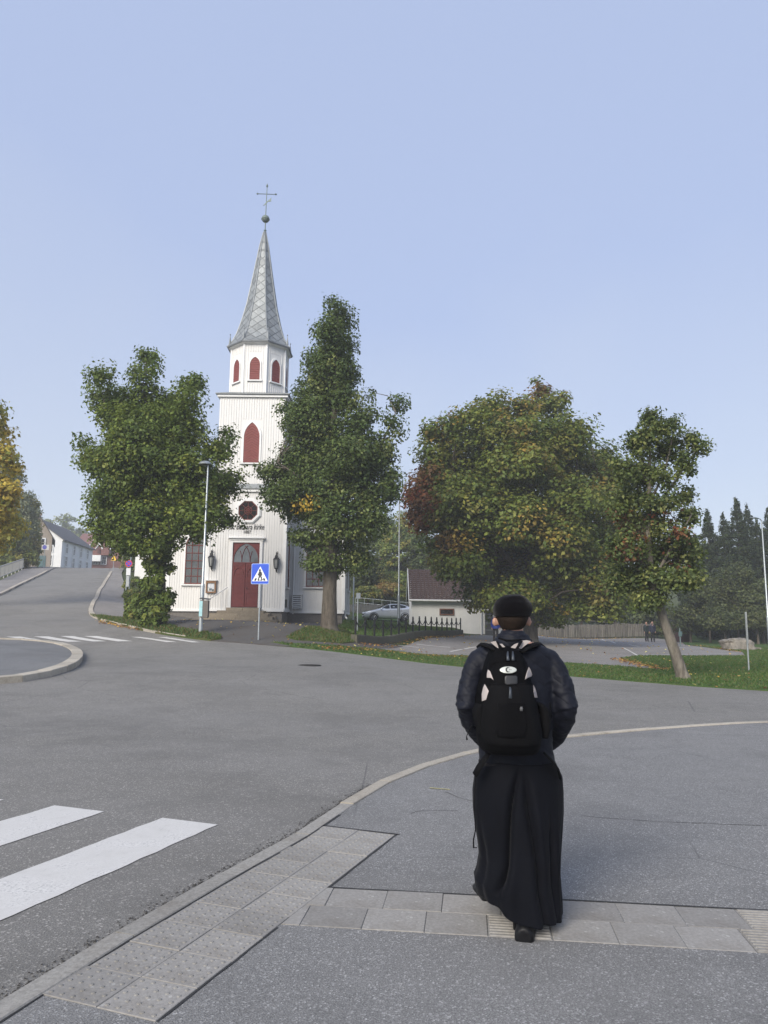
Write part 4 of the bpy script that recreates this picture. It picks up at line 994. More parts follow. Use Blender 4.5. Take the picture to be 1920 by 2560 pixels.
def twigs(mb, axis, targets, r0=.05, n=4, k=90):
    axis = np.array(axis); 
    if len(targets) > k: targets = targets[RNG.choice(len(targets), k, replace=False)]
    for T in targets:
        i = np.argmin(np.linalg.norm(axis - (T - np.array([0, 0, .28 * np.linalg.norm(T[:2] - axis.mean(0)[:2]) + .3])), axis=1)); A = axis[i]
        L = np.linalg.norm(T - A); M_ = (A + T) / 2 + RNG.normal(size=3) * .07 * L + np.array([0, 0, .06 * L])
        r = r0 * min(1.6, .4 + .25 * L); mb.tube([tuple(A), tuple((A + M_) / 2 + RNG.normal(size=3) * .02 * L), tuple(M_), tuple(T)], [r, r * .75, r * .5, r * .2], n, False)
def tree(name, label, cat, base, trunk_pts, rads, lobes, nleaf, size, pal, wts=None, group=None, bark=None, nt_=80, extra=None, twig_r=.05, **kw):
    t = thing(name, base, label, cat, group); o = np.array(t.location)
    V, F, c, CC = crown(lobes, nleaf, size, pal, wts, **kw)
    mb = MB(); grow_trunk(mb, base, [np.array(p, float) for p in trunk_pts], rads)
    ax = np.array([np.array(a) * (1 - s) + np.array(b_) * s for a, b_ in zip(trunk_pts[:-1], trunk_pts[1:]) for s in np.linspace(0, 1, 6)]) if len(trunk_pts) > 1 else np.array(trunk_pts)
    if extra:
        for pts, rr in extra: mb.tube([tuple(p) for p in smooth_line(pts, 2)], list(np.interp(np.linspace(0, 1, len(smooth_line(pts, 2))), np.linspace(0, 1, len(rr)), rr)), 8); ax = np.r_[ax, np.array(resample(pts, .5))]
    twigs(mb, ax, CC, twig_r, k=nt_)
    mb.build('trunk', bark or M_bark, t, True)
    me = np_mesh('crown', V - o, F, c); link('crown', me, M_leaf, t)
    return t
GREEN = [(.040, .062, .012), (.056, .082, .015), (.076, .104, .019), (.105, .130, .023), (.15, .158, .03)]
GW = [3, 4, 3.2, 1.6, .6]
# --- lime tree before the church's left corner
b0 = G(347, 1351); Y0 = b0[1]
L = lobes_px([(272, 880, 40, 38), (362, 885, 36, 40), (300, 930, 66, 56), (352, 925, 52, 52), (285, 985, 70, 56), (365, 1000, 70, 60), (318, 775, 25, 38), (308, 815, 30, 45), (320, 880, 44, 60), (222, 815, 24, 30), (232, 860, 36, 40), (262, 915, 52, 50), (178, 950, 20, 28), (192, 990, 30, 30), (230, 1000, 45, 45), (412, 830, 28, 30), (405, 880, 38, 45), (390, 945, 60, 60), (318, 975, 85, 75), (260, 1055, 62, 60), (345, 1060, 85, 70), (420, 1030, 70, 70),
              (470, 970, 26, 34), (492, 940, 16, 14), (475, 1060, 40, 55), (505, 1040, 20, 26), (238, 1130, 48, 46), (325, 1130, 85, 55), (430, 1110, 62, 48), (488, 1120, 26, 26), (270, 1175, 40, 26), (340, 1180, 50, 22), (225, 1085, 40, 30), (445, 1150, 28, 20)], Y0, 1, 1.1)
tb = [aty(348, 1300, Y0), aty(345, 1225, Y0), aty(336, 1165, Y0), aty(328, 1050, Y0), aty(318, 920, Y0), aty(316, 800, Y0)]
br = [([aty(345, 1235, Y0), aty(372, 1165, Y0 + .1), aty(400, 1060, Y0 + .2), aty(408, 900, Y0 + .1)], [.17, .14, .09, .03]), ([aty(338, 1150, Y0), aty(285, 1060, Y0 - .4), aty(240, 950, Y0 - .3), aty(222, 850, Y0)], [.11, .09, .06, .02]), ([aty(330, 1080, Y0), aty(430, 1000, Y0 + .6), aty(480, 960, Y0 + .6)], [.09, .05, .02])]
lt = tree('lime_tree', 'leafy lime tree with shoots round its trunk at the church corner', 'tree', b0, tb, [.24, .21, .17, .13, .08, .02], L, 82000, .132, GREEN, GW, 'lime trees before the church', extra=br, nt_=120)
# shoots that sprout round the foot of its trunk
sl_ = lobes_px([(338, 1240, 20, 32), (330, 1215, 18, 20), (325, 1280, 24, 32), (312, 1300, 18, 24), (333, 1320, 32, 28), (345, 1210, 22, 18), (360, 1290, 16, 26), (318, 1330, 22, 20), (372, 1228, 10, 10)], Y0 - .1, 3, .25)
V, F, c, _ = crown(sl_, 5600, .17, GREEN, [2, 4, 4, 1.5, .5], clump=.2, per=40); link('shoots', np_mesh('shoots', V - np.array(lt.location), F, c), M_leaf, lt)
# --- lime tree before the church's right corner
b0 = G(711, 1364); Y0 = b0[1]
L = lobes_px([(716, 748, 46, 48), (712, 800, 58, 52), (738, 815, 44, 40), (760, 980, 60, 60), (690, 900, 70, 60), (718, 655, 18, 22), (735, 690, 30, 36), (712, 715, 32, 36), (738, 760, 30, 50), (690, 780, 40, 40), (700, 850, 62, 55), (640, 905, 34, 34), (745, 860, 38, 55), (610, 880, 14, 16), (680, 940, 66, 62), (770, 910, 46, 50), (800, 860, 14, 40), (858, 870, 16, 24), (850, 925, 22, 28), (825, 975, 42, 45), (745, 1000, 80, 66), (645, 1010, 62, 55), (585, 1020, 30, 30), (600, 1070, 38, 34), (700, 1070, 88, 60), (800, 1060, 60, 60), (845, 1040, 26, 40),
              (650, 1095, 58, 34), (740, 1130, 72, 50), (800, 1130, 42, 50), (650, 1160, 26, 20), (690, 1175, 50, 34), (745, 1195, 46, 34), (775, 1210, 26, 26), (690, 1215, 36, 18), (720, 1235, 30, 16)], Y0, 4, 1.1)
tb = [aty(711, 1320, Y0), aty(713, 1250, Y0), aty(716, 1150, Y0), aty(718, 1000, Y0), aty(724, 840, Y0), aty(730, 690, Y0)]
br = [([aty(716, 1150, Y0), aty(770, 1040, Y0 + .3), aty(830, 950, Y0 + .4), aty(855, 890, Y0 + .3)], [.1, .08, .05, .02]), ([aty(716, 1130, Y0), aty(650, 1030, Y0 - .4), aty(600, 1000, Y0 - .3)], [.1, .06, .02])]
def limetint(C, col):
    p = np.linalg.norm(C - aty(672, 1105, Y0 - 1), axis=1) < .75
    col = col.copy(); k = np.where(p)[0][:2]; col[k] = (.42, .27, .03); return col
tree('lime_tree', 'tall conical dark green lime tree before the church window', 'tree', b0, tb, [.34, .31, .27, .20, .12, .03], L, 92000, .128, [(.033, .053, .014), (.045, .068, .017), (.062, .087, .022), (.09, .112, .030), (.13, .138, .042)], GW, 'lime trees before the church', extra=br, nt_=130, tint=limetint)
# --- broad maple in the car park, turning colour
b0 = G(1146, 1389.5); Y0 = b0[1]; YM = Y0
L = lobes_px([(1165, 840, 22, 28), (1185, 875, 50, 44), (1120, 890, 40, 34), (1060, 880, 45, 40), (1040, 920, 60, 45), (985, 925, 40, 36), (940, 930, 26, 30), (1120, 950, 90, 60), (1230, 940, 48, 52), (1190, 990, 90, 70), (1010, 1000, 85, 70), (930, 990, 38, 50), (935, 1060, 46, 50), (1100, 1050, 110, 75), (1250, 1040, 66, 70), (1300, 990, 36, 44), (1320, 1040, 40, 50), (892, 1070, 18, 26), (915, 1110, 36, 36), (980, 1100, 70, 62), (1150, 1130, 110, 70), (1270, 1120, 70, 65), (1040, 1160, 90, 66), (960, 1160, 44, 44), (985, 1215, 56, 48), (1110, 1215, 95, 55), (1215, 1210, 90, 60), (1300, 1190, 50, 60), (1040, 1270, 50, 40), (1120, 1285, 60, 32), (1230, 1270, 76, 44), (1310, 1260, 44, 44), (1170, 1320, 52, 26), (1035, 1300, 26, 24), (1270, 1310, 50, 24), (1335, 1090, 36, 50), (1345, 1170, 34, 50), (1340, 1245, 36, 44), (1320, 1305, 40, 24), (1090, 1330, 40, 18), (1190, 1335, 40, 16), (1120, 1005, 90, 50, -3.6), (1220, 1085, 80, 58, -3.4), (1010, 1085, 84, 62, -3.4), (1000, 1205, 62, 52, -3), (1110, 1120, 80, 60, -4), (1215, 1160, 70, 50, -3.6), (940, 1050, 44, 60, -2), (1090, 1290, 60, 36, -3)], Y0, 5, 2.6)
rc = aty(890, 1085, Y0); rc2 = aty(965, 1180, Y0 - 1); rc3 = aty(1165, 830, Y0); rc4 = aty(945, 925, Y0); sc_ = 1 / ppm(Y0)
def mapletint(C, col):
    col = col.copy()
    d = C - rc; k = (np.abs(d[:, 0]) < 38 * sc_) & (np.abs(d[:, 2]) < 70 * sc_); col[k] = pick([(.13, .012, .012), (.17, .02, .015), (.09, .015, .012), (.10, .03, .014)], k.sum())
    for q, r in ((rc2, 30), (rc3, 26), (rc4, 26)):
        k = (np.hypot(C[:, 0] - q[0], C[:, 2] - q[2]) < r * sc_) & (RNG.random(len(C)) < .6); col[k] = pick([(.12, .035, .018), (.10, .045, .02), (.09, .06, .022)], k.sum())
    k = RNG.random(len(C)) < .035; col[k] = (.22, .14, .028); return col
MAPLE = [(.042, .064, .013), (.060, .086, .016), (.082, .104, .019), (.112, .122, .023), (.15, .136, .028), (.12, .088, .024)]
tb = [aty(1146, 1350, Y0), aty(1146, 1290, Y0), aty(1140, 1180, Y0), aty(1145, 1020, Y0), aty(1160, 880, Y0)]
br = [([aty(1143, 1260, Y0), aty(1050, 1150, Y0 - 1), aty(980, 1020, Y0 - 1)], [.22, .15, .05]), ([aty(1143, 1240, Y0), aty(1230, 1120, Y0 - 1), aty(1290, 1020, Y0)], [.22, .15, .05])]
tree('maple_tree', 'broad maple turning yellow and red in the car park', 'tree', b0, tb, [.40, .36, .30, .2, .06], L, 165000, .20, MAPLE, [3, 4, 4, 2.6, 1.4, 1], extra=br, nt_=160, clump=.62, per=60, tint=mapletint, up=.75, shell=.62)
# --- slim leaning tree on the lawn
b0 = G(1476, 1467); Y0 = b0[1]
L = lobes_px([(1405, 900, 14, 20), (1402, 935, 34, 28), (1450, 915, 26, 24), (1378, 960, 24, 28), (1430, 970, 44, 34), (1490, 955, 22, 22), (1512, 975, 9, 20), (1480, 1000, 24, 28), (1395, 1020, 44, 34), (1350, 1010, 24, 40), (1440, 1035, 30, 24), (1370, 1070, 40, 32), (1430, 1085, 44, 26), (1480, 1070, 22, 18), (1490, 1115, 22, 22), (1395, 1130, 52, 36), (1450, 1150, 44, 30), (1360, 1180, 40, 40), (1425, 1200, 60, 36), (1490, 1190, 30, 34), (1385, 1245, 46, 34), (1455, 1250, 50, 30), (1400, 1295, 40, 22), (1495, 1235, 24, 26), (1345, 1250, 30, 36), (1335, 1100, 24, 36), (1330, 1180, 22, 36), (1520, 960, 8, 12)], Y0, 6, .7)
def leantint(C, col):
    col = col.copy(); p = aty(1400, 1165, Y0); s = 1 / ppm(Y0)
    k = (np.abs(C[:, 0] - p[0]) < 80 * s) & (np.abs(C[:, 2] - p[2]) < 70 * s) & (RNG.random(len(C)) < .20); col[k] = pick([(.20, .035, .025), (.16, .04, .022), (.11, .03, .02)], k.sum()); return col
tb = [aty(1462, 1420, Y0), aty(1432, 1335, Y0), aty(1412, 1270, Y0), aty(1400, 1190, Y0), aty(1402, 1080, Y0), aty(1405, 920, Y0)]
br = [([aty(1410, 1260, Y0), aty(1445, 1190, Y0 - .3), aty(1490, 1120, Y0 - .4)], [.06, .04, .015]), ([aty(1402, 1130, Y0), aty(1450, 1050, Y0 - .2), aty(1500, 980, Y0 - .1)], [.06, .035, .012]), ([aty(1402, 1090, Y0), aty(1440, 1010, Y0 + .2), aty(1455, 930, Y0)], [.05, .03, .012])]
tree('leaning_tree', 'slim tree with a leaning lichen-grey trunk on the lawn', 'tree', b0, tb, [.16, .135, .12, .10, .07, .02], L, 30000, .098, [(.034, .05, .014), (.050, .07, .018), (.072, .092, .024), (.11, .125, .035), (.15, .15, .045)], [3, 4, 3, 1.6, .6], bark=M_bark_pale, extra=br, nt_=150, clump=.26, per=30, tint=leantint, twig_r=.022)

# --- trees along the left side of the hill road
def simple(name, label, px_lobes, Y, base_px, nleaf, size, pal, wts=None, group=None, rad=.2, seed=0, cat='tree', clump=.5, bark=None, ground=None, nt_=40, depth=1.0, **kw):
    L = lobes_px(px_lobes, Y, seed, depth); x = base_px if base_px is not None else px_lobes[0][0]
    bx = aty(x, px_lobes[-1][1], Y)[0]; gz = hz(bx, Y) if ground is None else ground; base = (bx, Y, gz)
    top = max(l[0][2] for l in L); topx = [l for l in L if l[0][2] == top][0][0]
    pts = [np.array([bx, Y, gz + (top - gz) * f]) * (1 - f) + np.array([topx[0], topx[1], gz + (top - gz) * f]) * f for f in (.2, .45, .7, .97)]
    return tree(name, label, cat, base, pts, [rad, rad * .8, rad * .5, rad * .12], L, nleaf, size, pal, wts, group, nt_=nt_, clump=clump, bark=bark, **kw)
YEL = [(.30, .235, .035), (.24, .20, .035), (.17, .165, .03), (.11, .13, .028), (.34, .25, .045)]
YG = [(.13, .125, .03), (.09, .105, .025), (.065, .085, .022), (.19, .16, .035), (.05, .07, .02)]
LG = 'trees along the hill road'
simple('maple_tree', 'yellow maple cut off by the left edge of the photo', [(-25, 890, 45, 35), (0, 930, 26, 22), (-30, 970, 55, 50), (12, 985, 30, 22), (30, 1012, 22, 18), (-15, 1040, 50, 40), (-10, 1090, 50, 40), (22, 1060, 26, 20), (-20, 1150, 60, 40), (18, 1140, 30, 26)], 40, -150, 7500, .22, YEL, [2, 3, 3, 3, 2], LG, .25, 11, ground=hz(-23, 40))
simple('birch_tree', 'grey-green hazy birch rising behind the yellow maple', [(26, 1050, 20, 30), (40, 1025, 14, 22), (50, 1090, 24, 40), (40, 1130, 34, 40), (65, 1120, 18, 28)], 80, 40, 9000, .22, [(.11, .125, .07), (.09, .105, .06), (.13, .135, .08)], None, LG, .18, 12, droop=.6, ground=hz(-40, 80))
simple('ash_tree', 'light green tree beside the brown house with the chimney', [(62, 1085, 16, 22), (74, 1095, 10, 14), (60, 1130, 22, 30), (74, 1150, 14, 20), (58, 1175, 28, 26), (78, 1190, 14, 18)], 84, 56, 9000, .22, YG, None, LG, .16, 13, ground=hz(-40, 84))
simple('maple_tree', 'green and yellow bush-like maple above the roadside railing', [(10, 1140, 40, 36), (-10, 1180, 50, 40), (30, 1175, 30, 30), (50, 1200, 26, 22), (10, 1215, 50, 22), (70, 1212, 16, 14)], 74, 5, 13000, .26, YEL[2:4] + YG, [1, 2, 2, 3, 3, 1, 2], LG, .2, 14, ground=hz(-39, 74))
# --- wooded slope behind the car
HB = 'trees on the slope behind the car'
HG = [(.095, .125, .03), (.07, .105, .026), (.13, .145, .033), (.052, .08, .022), (.18, .155, .038)]
DG = [(.027, .038, .013), (.038, .050, .016), (.052, .064, .019)]
simple('deciduous_tree', 'yellow-green tree on the slope above the silver car', [(868, 1135, 30, 26), (840, 1155, 28, 26), (890, 1165, 34, 30), (850, 1190, 50, 36), (900, 1210, 34, 34), (850, 1225, 44, 26)], 88, 862, 14000, .26, HG, None, HB, .22, 21, depth=2)
simple('dark_fir', 'dark green bushy tree between the lime tree and the slope', [(790, 1180, 28, 50), (775, 1215, 30, 44), (800, 1235, 30, 34), (785, 1262, 36, 26)], 76, 786, 10000, .22, DG, None, HB, .2, 22)
simple('deciduous_tree', 'dull green tree on the slope behind the small white house', [(915, 1190, 40, 40), (950, 1200, 40, 40), (930, 1235, 50, 34), (985, 1215, 40, 40)], 84, 930, 12000, .26, HG[:2] + DG, None, HB, .22, 23, depth=2)
simple('deciduous_tree', 'pale hazy tree on the hilltop left of the lamp post', [(825, 1130, 26, 22), (812, 1150, 26, 24), (835, 1165, 40, 26)], 112, 825, 7000, .3, [(.10, .12, .05), (.08, .1, .045)], None, HB, .2, 24, depth=2)
for i, (px, py, rx, ry, Y, pal, lab) in enumerate(((795, 1278, 26, 12, 73, YG, 'yellow-green shrub beside the corner of the church'), (838, 1272, 26, 14, 74, [(.17, .10, .03), (.13, .10, .03), (.09, .09, .025)], 'orange-tinged shrub on the slope above the car roof'), (880, 1278, 24, 13, 74, YG, 'yellowish shrub on the slope left of the brown roof'),
                          (860, 1250, 30, 16, 78, HG, 'bushy green shrub higher up the slope'), (815, 1252, 26, 14, 77, YG, 'light shrub below the red hut on the slope'))):
    simple('shrub', lab, [(px, py, rx, ry), (px - rx * .6, py + 4, rx * .7, ry * .8), (px + rx * .6, py + 5, rx * .7, ry * .8)], Y, px, 4500, .18, pal, None, 'shrubs on the slope', .06, 30 + i, 'shrub', .35, nt_=14)
# --- hedge and trees behind the car park fence
for i, (px, top, Y, lab) in enumerate(((1190, 1290, 80, 'dark tree behind the fence below the maple crown'), (1255, 1270, 83, 'dark tree behind the middle of the wooden fence'), (1330, 1280, 81, 'dark tree behind the fence left of the two men'), (1405, 1300, 80, 'dark tree behind the two men'), (1120, 1290, 82, 'dark tree behind the fence beside the walking man'))):
    simple('background_tree', lab, [(px, top, 36, 30), (px - 22, top + 32, 34, 28), (px + 24, top + 34, 34, 28), (px, top + 56, 44, 24)], Y, px, 6500, .26, DG + [(.055, .07, .022)], None, 'trees behind the fence', .18, 40 + i, clump=.5, nt_=20)
for i, (px, py, Y, lab) in enumerate(((1190, 1362, 74.5, 'low green bush before the fence beside the maple trunk'), (1268, 1362, 74.5, 'low yellowish bush in the middle of the fence'), (1292, 1360, 74.3, 'low leafy bush right of the yellowish one at the fence'), (1420, 1362, 73, 'dark bush right of the two men'))):
    simple('bush', lab, [(px, py, 16, 9), (px - 9, py + 4, 10, 6), (px + 10, py + 4, 10, 6)], Y, px, 1800, .14, YG + DG, None, 'bushes at the fence', .04, 50 + i, 'bush', .25, nt_=8)
# --- spruces and dark bushes on the right
def spruce(px, top, Y, label, seed, wide=.23, n=42):
    rg = np.random.default_rng(seed); T = aty(px, top, Y); x = T[0]; gz = hz(x, Y); H_ = T[2] - gz
    t = thing('spruce_tree', (x, Y, gz), label, 'tree', 'spruces right of the car park')
    mb = MB(); mb.tube([(0, 0, -.2), (0, 0, H_ * .5), (0, 0, H_)], [.17, .1, .012], 8)
    P, N, S_, C_ = [], [], [], []
    for k in range(n):
        f = (k + rg.random()) / n; z = H_ * (.06 + .93 * f); R_ = H_ * wide * (1 - f) ** .85 * rg.uniform(.75, 1.15) + .1
        for j in range(13):
            a = rg.uniform(0, 2 * PI); Rb = R_ * rg.uniform(.7, 1.12); m = max(5, int(Rb * 40))
            s = np.sqrt(rg.random(m)); drop = -.30 * Rb * s + .22 * Rb * s ** 3
            q = np.c_[np.cos(a) * Rb * s, np.sin(a) * Rb * s, z + drop]; side = rg.normal(size=m) * .16 * Rb * (1.1 - s)
            q[:, 0] += -np.sin(a) * side; q[:, 1] += np.cos(a) * side; q[:, 2] += rg.normal(size=m) * .13 - np.abs(side) * .4
            P.append(q); N.append(np.c_[np.cos(a) * .3 + rg.normal(size=m) * .5, np.sin(a) * .3 + rg.normal(size=m) * .5, .8 + rg.normal(size=m) * .3]); S_.append(rg.uniform(.18, .34, m) * (1.1 - .4 * f)); C_.append(np.array([(.020, .032, .013), (.028, .042, .016), (.040, .054, .020)])[rg.integers(0, 3, m)])
    V, F, c = leaves(np.concatenate(P), np.concatenate(N), np.concatenate(S_), np.concatenate(C_), .25, .2, .42)
    mb.build('trunk', M_bark, t, True, local=True); link('crown', np_mesh('crown', V, F, c), M_leaf, t)
for i, (px, top, Y, lab, wd) in enumerate(((1527, 1100, 70, 'spruce just right of the leaning tree crown', .22), (1561, 1108, 74, 'narrow spruce between two others', .2), (1589, 1072, 68, 'tallest spruce left of the right-hand lamp post', .22), (1612, 1090, 73, 'spruce close behind the tallest one', .2), (1634, 1122, 69, 'shorter spruce beside the right-hand lamp post', .23), (1658, 1094, 72, 'spruce behind the right-hand lamp post', .22), (1692, 1080, 70, 'spruce cut off by the right edge of the photo', .22), (1500, 1150, 78, 'low spruce hidden by the leaning tree', .24), (1740, 1100, 66, 'first spruce beyond the right edge of the photo', .23), (1800, 1085, 64, 'second spruce beyond the right edge of the photo', .22), (1870, 1100, 62, 'third spruce beyond the right edge of the photo', .23), (1950, 1090, 60, 'outermost spruce beyond the right edge of the photo', .23))): spruce(px, top, Y, lab, 60 + i, wd)
for i, (px, py, rx, ry, Y, lab) in enumerate(((1530, 1290, 44, 50, 62, 'dark round bush behind the leaning trunk'), (1590, 1270, 50, 55, 61, 'tall dark bush behind the boulder'), (1645, 1290, 46, 50, 60, 'dark bush behind the right-hand lamp post'), (1565, 1335, 46, 26, 58.5, 'low dark bush just behind the boulder'), (1635, 1335, 50, 28, 58, 'low bush at the right edge of the lawn'), (1490, 1335, 36, 30, 63, 'dark bush beside the brown post'), (1715, 1290, 50, 60, 60, 'bush beyond the right edge of the photo'))):
    simple('bush', lab, [(px, py - ry * .3, rx * .8, ry * .7), (px - rx * .4, py + ry * .2, rx * .7, ry * .7), (px + rx * .4, py + ry * .25, rx * .7, ry * .7)], Y, px, 8500, .17, DG + [(.06, .07, .025), (.075, .08, .03)], None, 'dark bushes right of the car park', .09, 70 + i, 'bush', .45, nt_=22)
# --- shrubs between the hill pavement and the church
for i, (px, py, rx, ry, lab) in enumerate(((290, 1318, 20, 22, 'shrub left of the shoots round the lime trunk'), (300, 1290, 16, 20, 'shrub behind the lime shoots'), (283, 1285, 12, 14, 'small shrub below the no-stopping sign'), (281, 1262, 9, 9, 'low shrub behind the post of the no-stopping sign'), (292, 1256, 9, 9, 'low shrub before the white house left of the church'))):
    p = G(px, py + ry + 1); simple('shrub', lab, [(px, py, rx, ry), (px - 6, py + 8, rx * .7, ry * .7)], p[1], px, 2600, .14, GREEN + [(.16, .14, .04)], None, 'shrubs beside the hill pavement', .04, 80 + i, 'shrub', .22, nt_=10)
p = G(296, 1252)
simple('small_tree', 'small hazy tree beside the upper hill pavement', [(290, 1195, 18, 16), (283, 1212, 20, 14), (296, 1222, 16, 12)], 74, 290, 3500, .2, HG, None, None, .08, 90, nt_=14)
# faint trees far off in the fog
for i, (px, py, rx, ry, Y, lab) in enumerate(((150, 1140, 30, 34, 250, 'faint round tree far off in the fog behind the houses'), (205, 1165, 22, 22, 255, 'second faint tree in the fog behind the houses'), (100, 1150, 24, 30, 240, 'faint tree in the fog left of the chimney'))):
    simple('distant_tree', lab, [(px, py, rx, ry), (px - rx * .5, py + ry * .5, rx * .7, ry * .7), (px + rx * .5, py + ry * .6, rx * .7, ry * .6)], Y, px, 5000, .6, GREEN, None, 'trees in the fog', .3, 95 + i, clump=1.2, nt_=10, ground=7.5)

# ------------------------------------------------------------------ grass blades and fallen leaves
def scatter(poly, n, ymax=90, xr=None):
    P = np.array(poly); lo = P.min(0); hi = P.max(0)
    if xr: lo[0] = max(lo[0], xr[0]); hi[0] = min(hi[0], xr[1])
    hi[1] = min(hi[1], ymax); q = RNG.uniform(lo, hi, (n * 4, 2)); q = q[inside(poly, q)]
    return q[:n]
def grass(poly, n, h, dz, name, label, pal, xr=None, ymax=60, extra=None):
    q = scatter(poly, n, ymax, xr); n = len(q); z = HZ(q) + dz + (extra(q) if extra else 0)
    a = RNG.uniform(0, 2 * PI, n); w_ = RNG.uniform(.006, .014, n) * (1 + q[:, 1] / 18); hh = h * RNG.uniform(.4, 1.3, n); b_ = np.c_[q, z]
    d = np.c_[np.cos(a) * w_, np.sin(a) * w_, np.zeros(n)]; ln = RNG.normal(size=(n, 2)) * hh[:, None] * .4
    V = np.stack([b_ - d, b_ + d, b_ + np.c_[ln, hh]], 1).reshape(-1, 3); c = np.repeat(pick(pal, n), 3, 0)
    link(name, np_mesh(name, V, np.arange(3 * n).reshape(n, 3), c), M_leaf, None, label=label, cat='grass', kind='stuff')
GP = [(.055, .115, .022), (.075, .14, .03), (.10, .165, .04), (.14, .15, .05)]
grass(strip_poly, 120000, .055, .028, 'lawn_grass', 'short green grass of the lawn and roadside verge', GP, (-6, 30), 48)
grass(corner_poly, 9000, .10, .065, 'corner_grass', 'rough grass on the corner under the lime tree', GP + [(.2, .15, .06)])
grass(bank_poly, 9000, .09, .045, 'bank_grass', 'rough grass on the bank round the conical lime tree', GP + [(.2, .15, .06)])
grass(lawn_poly, 26000, .06, 0.0, 'raised_lawn_grass', 'green grass of the raised lawn below the silver car', GP, extra=lawn_dz)
def litter(q, dz, size, pal, name, label):
    n = len(q); z = HZ(q) + dz + RNG.uniform(.004, .02, n); N = np.c_[RNG.normal(size=(n, 2)) * .35, np.ones(n)]
    V, F, c = leaves(np.c_[q, z], N, size * RNG.uniform(.6, 1.3, n), pick(pal, n), .25, .2, .8); link(name, np_mesh(name, V, F, c), M_leaf, None, label=label, cat='leaves', kind='stuff')
LP = [(.42, .32, .07), (.34, .22, .05), (.22, .11, .03), (.15, .075, .028), (.45, .38, .12)]
q = np.r_[scatter(strip_poly, 900, 45, (-4, 26)), scatter(_yd, 260, 42), scatter(bank_poly, 240), scatter(corner_poly, 200), scatter(park_poly, 260, 60)]
litter(q, .03, .10, LP, 'fallen_leaves', 'yellow and brown autumn leaves lying on grass and gravel')
def band(a, b_, n, wd):
    a, b_ = np.array(a), np.array(b_); t_ = RNG.random((n, 1)); return a + (b_ - a) * t_ + RNG.normal(size=(n, 2)) * wd
q = np.r_[band(WALL_A + (.2, -.5), WALL_B + (0, -.7), 420, .3), band(G(1340, 1424)[:2], G(1440, 1449)[:2], 320, .25), band(G(212, 1342)[:2], G(300, 1362)[:2], 160, .12), band(G(700, 1402)[:2], G(1000, 1419)[:2], 320, .25), band((9.5, 71.5), (24, 72.3), 500, .3), band(G(1510, 1395)[:2], G(1600, 1410)[:2], 130, .2)]
litter(q, .035, .10, LP[1:4], 'leaf_drift', 'rust-brown leaves drifted along walls, kerbs and lot edges')
# ------------------------------------------------------------------ small white house by the car park
M_tileroof = plain('brown_roof_tiles', (.062, .036, .029), .75, 0, .25, 4, .3, 20)
M_brownframe = plain('brown_window_frame', (.17, .075, .045), .6)
M_greydoor = plain('grey_door_paint', (.075, .08, .085), .5, 0, .1)
M_gutter = plain('white_gutter', (.70, .70, .68), .5, 0, .1, 3)
HY = 53.9
def w2(px, py, Y): q = aty(px, py, Y); return q[0], q[2]
hx0 = w2(890, 1300, HY)[0]; hx1 = hx0 + 6.9; ez = w2(950, 1294, HY)[1]; rz_ = w2(900, 1231, HY + 2.6)[1]; gz0 = min(hz(hx0 + 3, HY), hz(hx1, HY)) - .1
HS = thing('small_house', (hx0, HY, gz0), 'low white house with a dark brown tiled roof beside the car park', 'house')
mb = MB(); dep = 5.2
prof = [(0, gz0 + .25), (dep, gz0 + .25), (dep, ez), (dep / 2, rz_ - .12), (0, ez)]
mb.prism(prof, lambda a, b_, d: (d, HY + a, b_), hx0, hx1)
battens(mb, (hx0, HY), (hx1, HY), gz0 + .3, lambda s: ez, pitch=.16, w=.05, d=.02, holes=((3.05, 4.15, gz0 + 1.3, gz0 + 2.2), (4.55, 5.5, gz0, gz0 + 2.4)))
battens(mb, (hx0, HY), (hx0, HY + dep), gz0 + .3, lambda s: ez + (rz_ - ez - .2) * (1 - abs(s - dep / 2) / (dep / 2)), pitch=.16, w=.05, d=.02, nrm=(-1, 0))
mb.build('wall', plain('white_annexe_paint', (.77, .77, .76), .65, 0, .05, 2), HS)
mb = MB(); mb.b2(hx0 - .03, hx1 + .03, HY - .03, HY + dep, gz0 - .4, gz0 + .27); mb.build('plinth', M_plinth, HS)
roof = thing('roof', (0, 0, 0), None, None); roof.parent = HS; roof.name = 'roof'
def roof_slope(y0, z0, y1, z1, x0, x1, n, name):
    mb = MB()
    for k in range(n):
        a, b_ = k / n, (k + 1) / n; ya, yb = y0 + (y1 - y0) * a, y0 + (y1 - y0) * b_; za, zb = z0 + (z1 - z0) * a, z0 + (z1 - z0) * b_
        for j in range(int((x1 - x0) / .3)):
            xa = x0 + j * .3; L_ = [(xa, 0), (xa + .08, .035), (xa + .2, .03), (xa + .3, 0)]
            mb.loft([[(x, ya, za + .05 + h) for x, h in L_], [(x, yb, zb + .012 + h) for x, h in L_]], False, False)
            mb.add([(xa, ya, za - .01), (xa + .3, ya, za - .01), (xa + .3, ya, za + .06), (xa, ya, za + .06)], [(0, 1, 2, 3)])
    mb.build(name, M_tileroof, HS, kind='stuff')
bpy.data.objects.remove(roof)
roof_slope(HY - .42, ez - .12, HY + dep / 2, rz_, hx0 - .22, hx1 + .2, 15, 'roof_tiles')
roof_slope(HY + dep + .42, ez - .12, HY + dep / 2, rz_, hx0 - .22, hx1 + .2, 15, 'roof_tiles')
mb = MB()
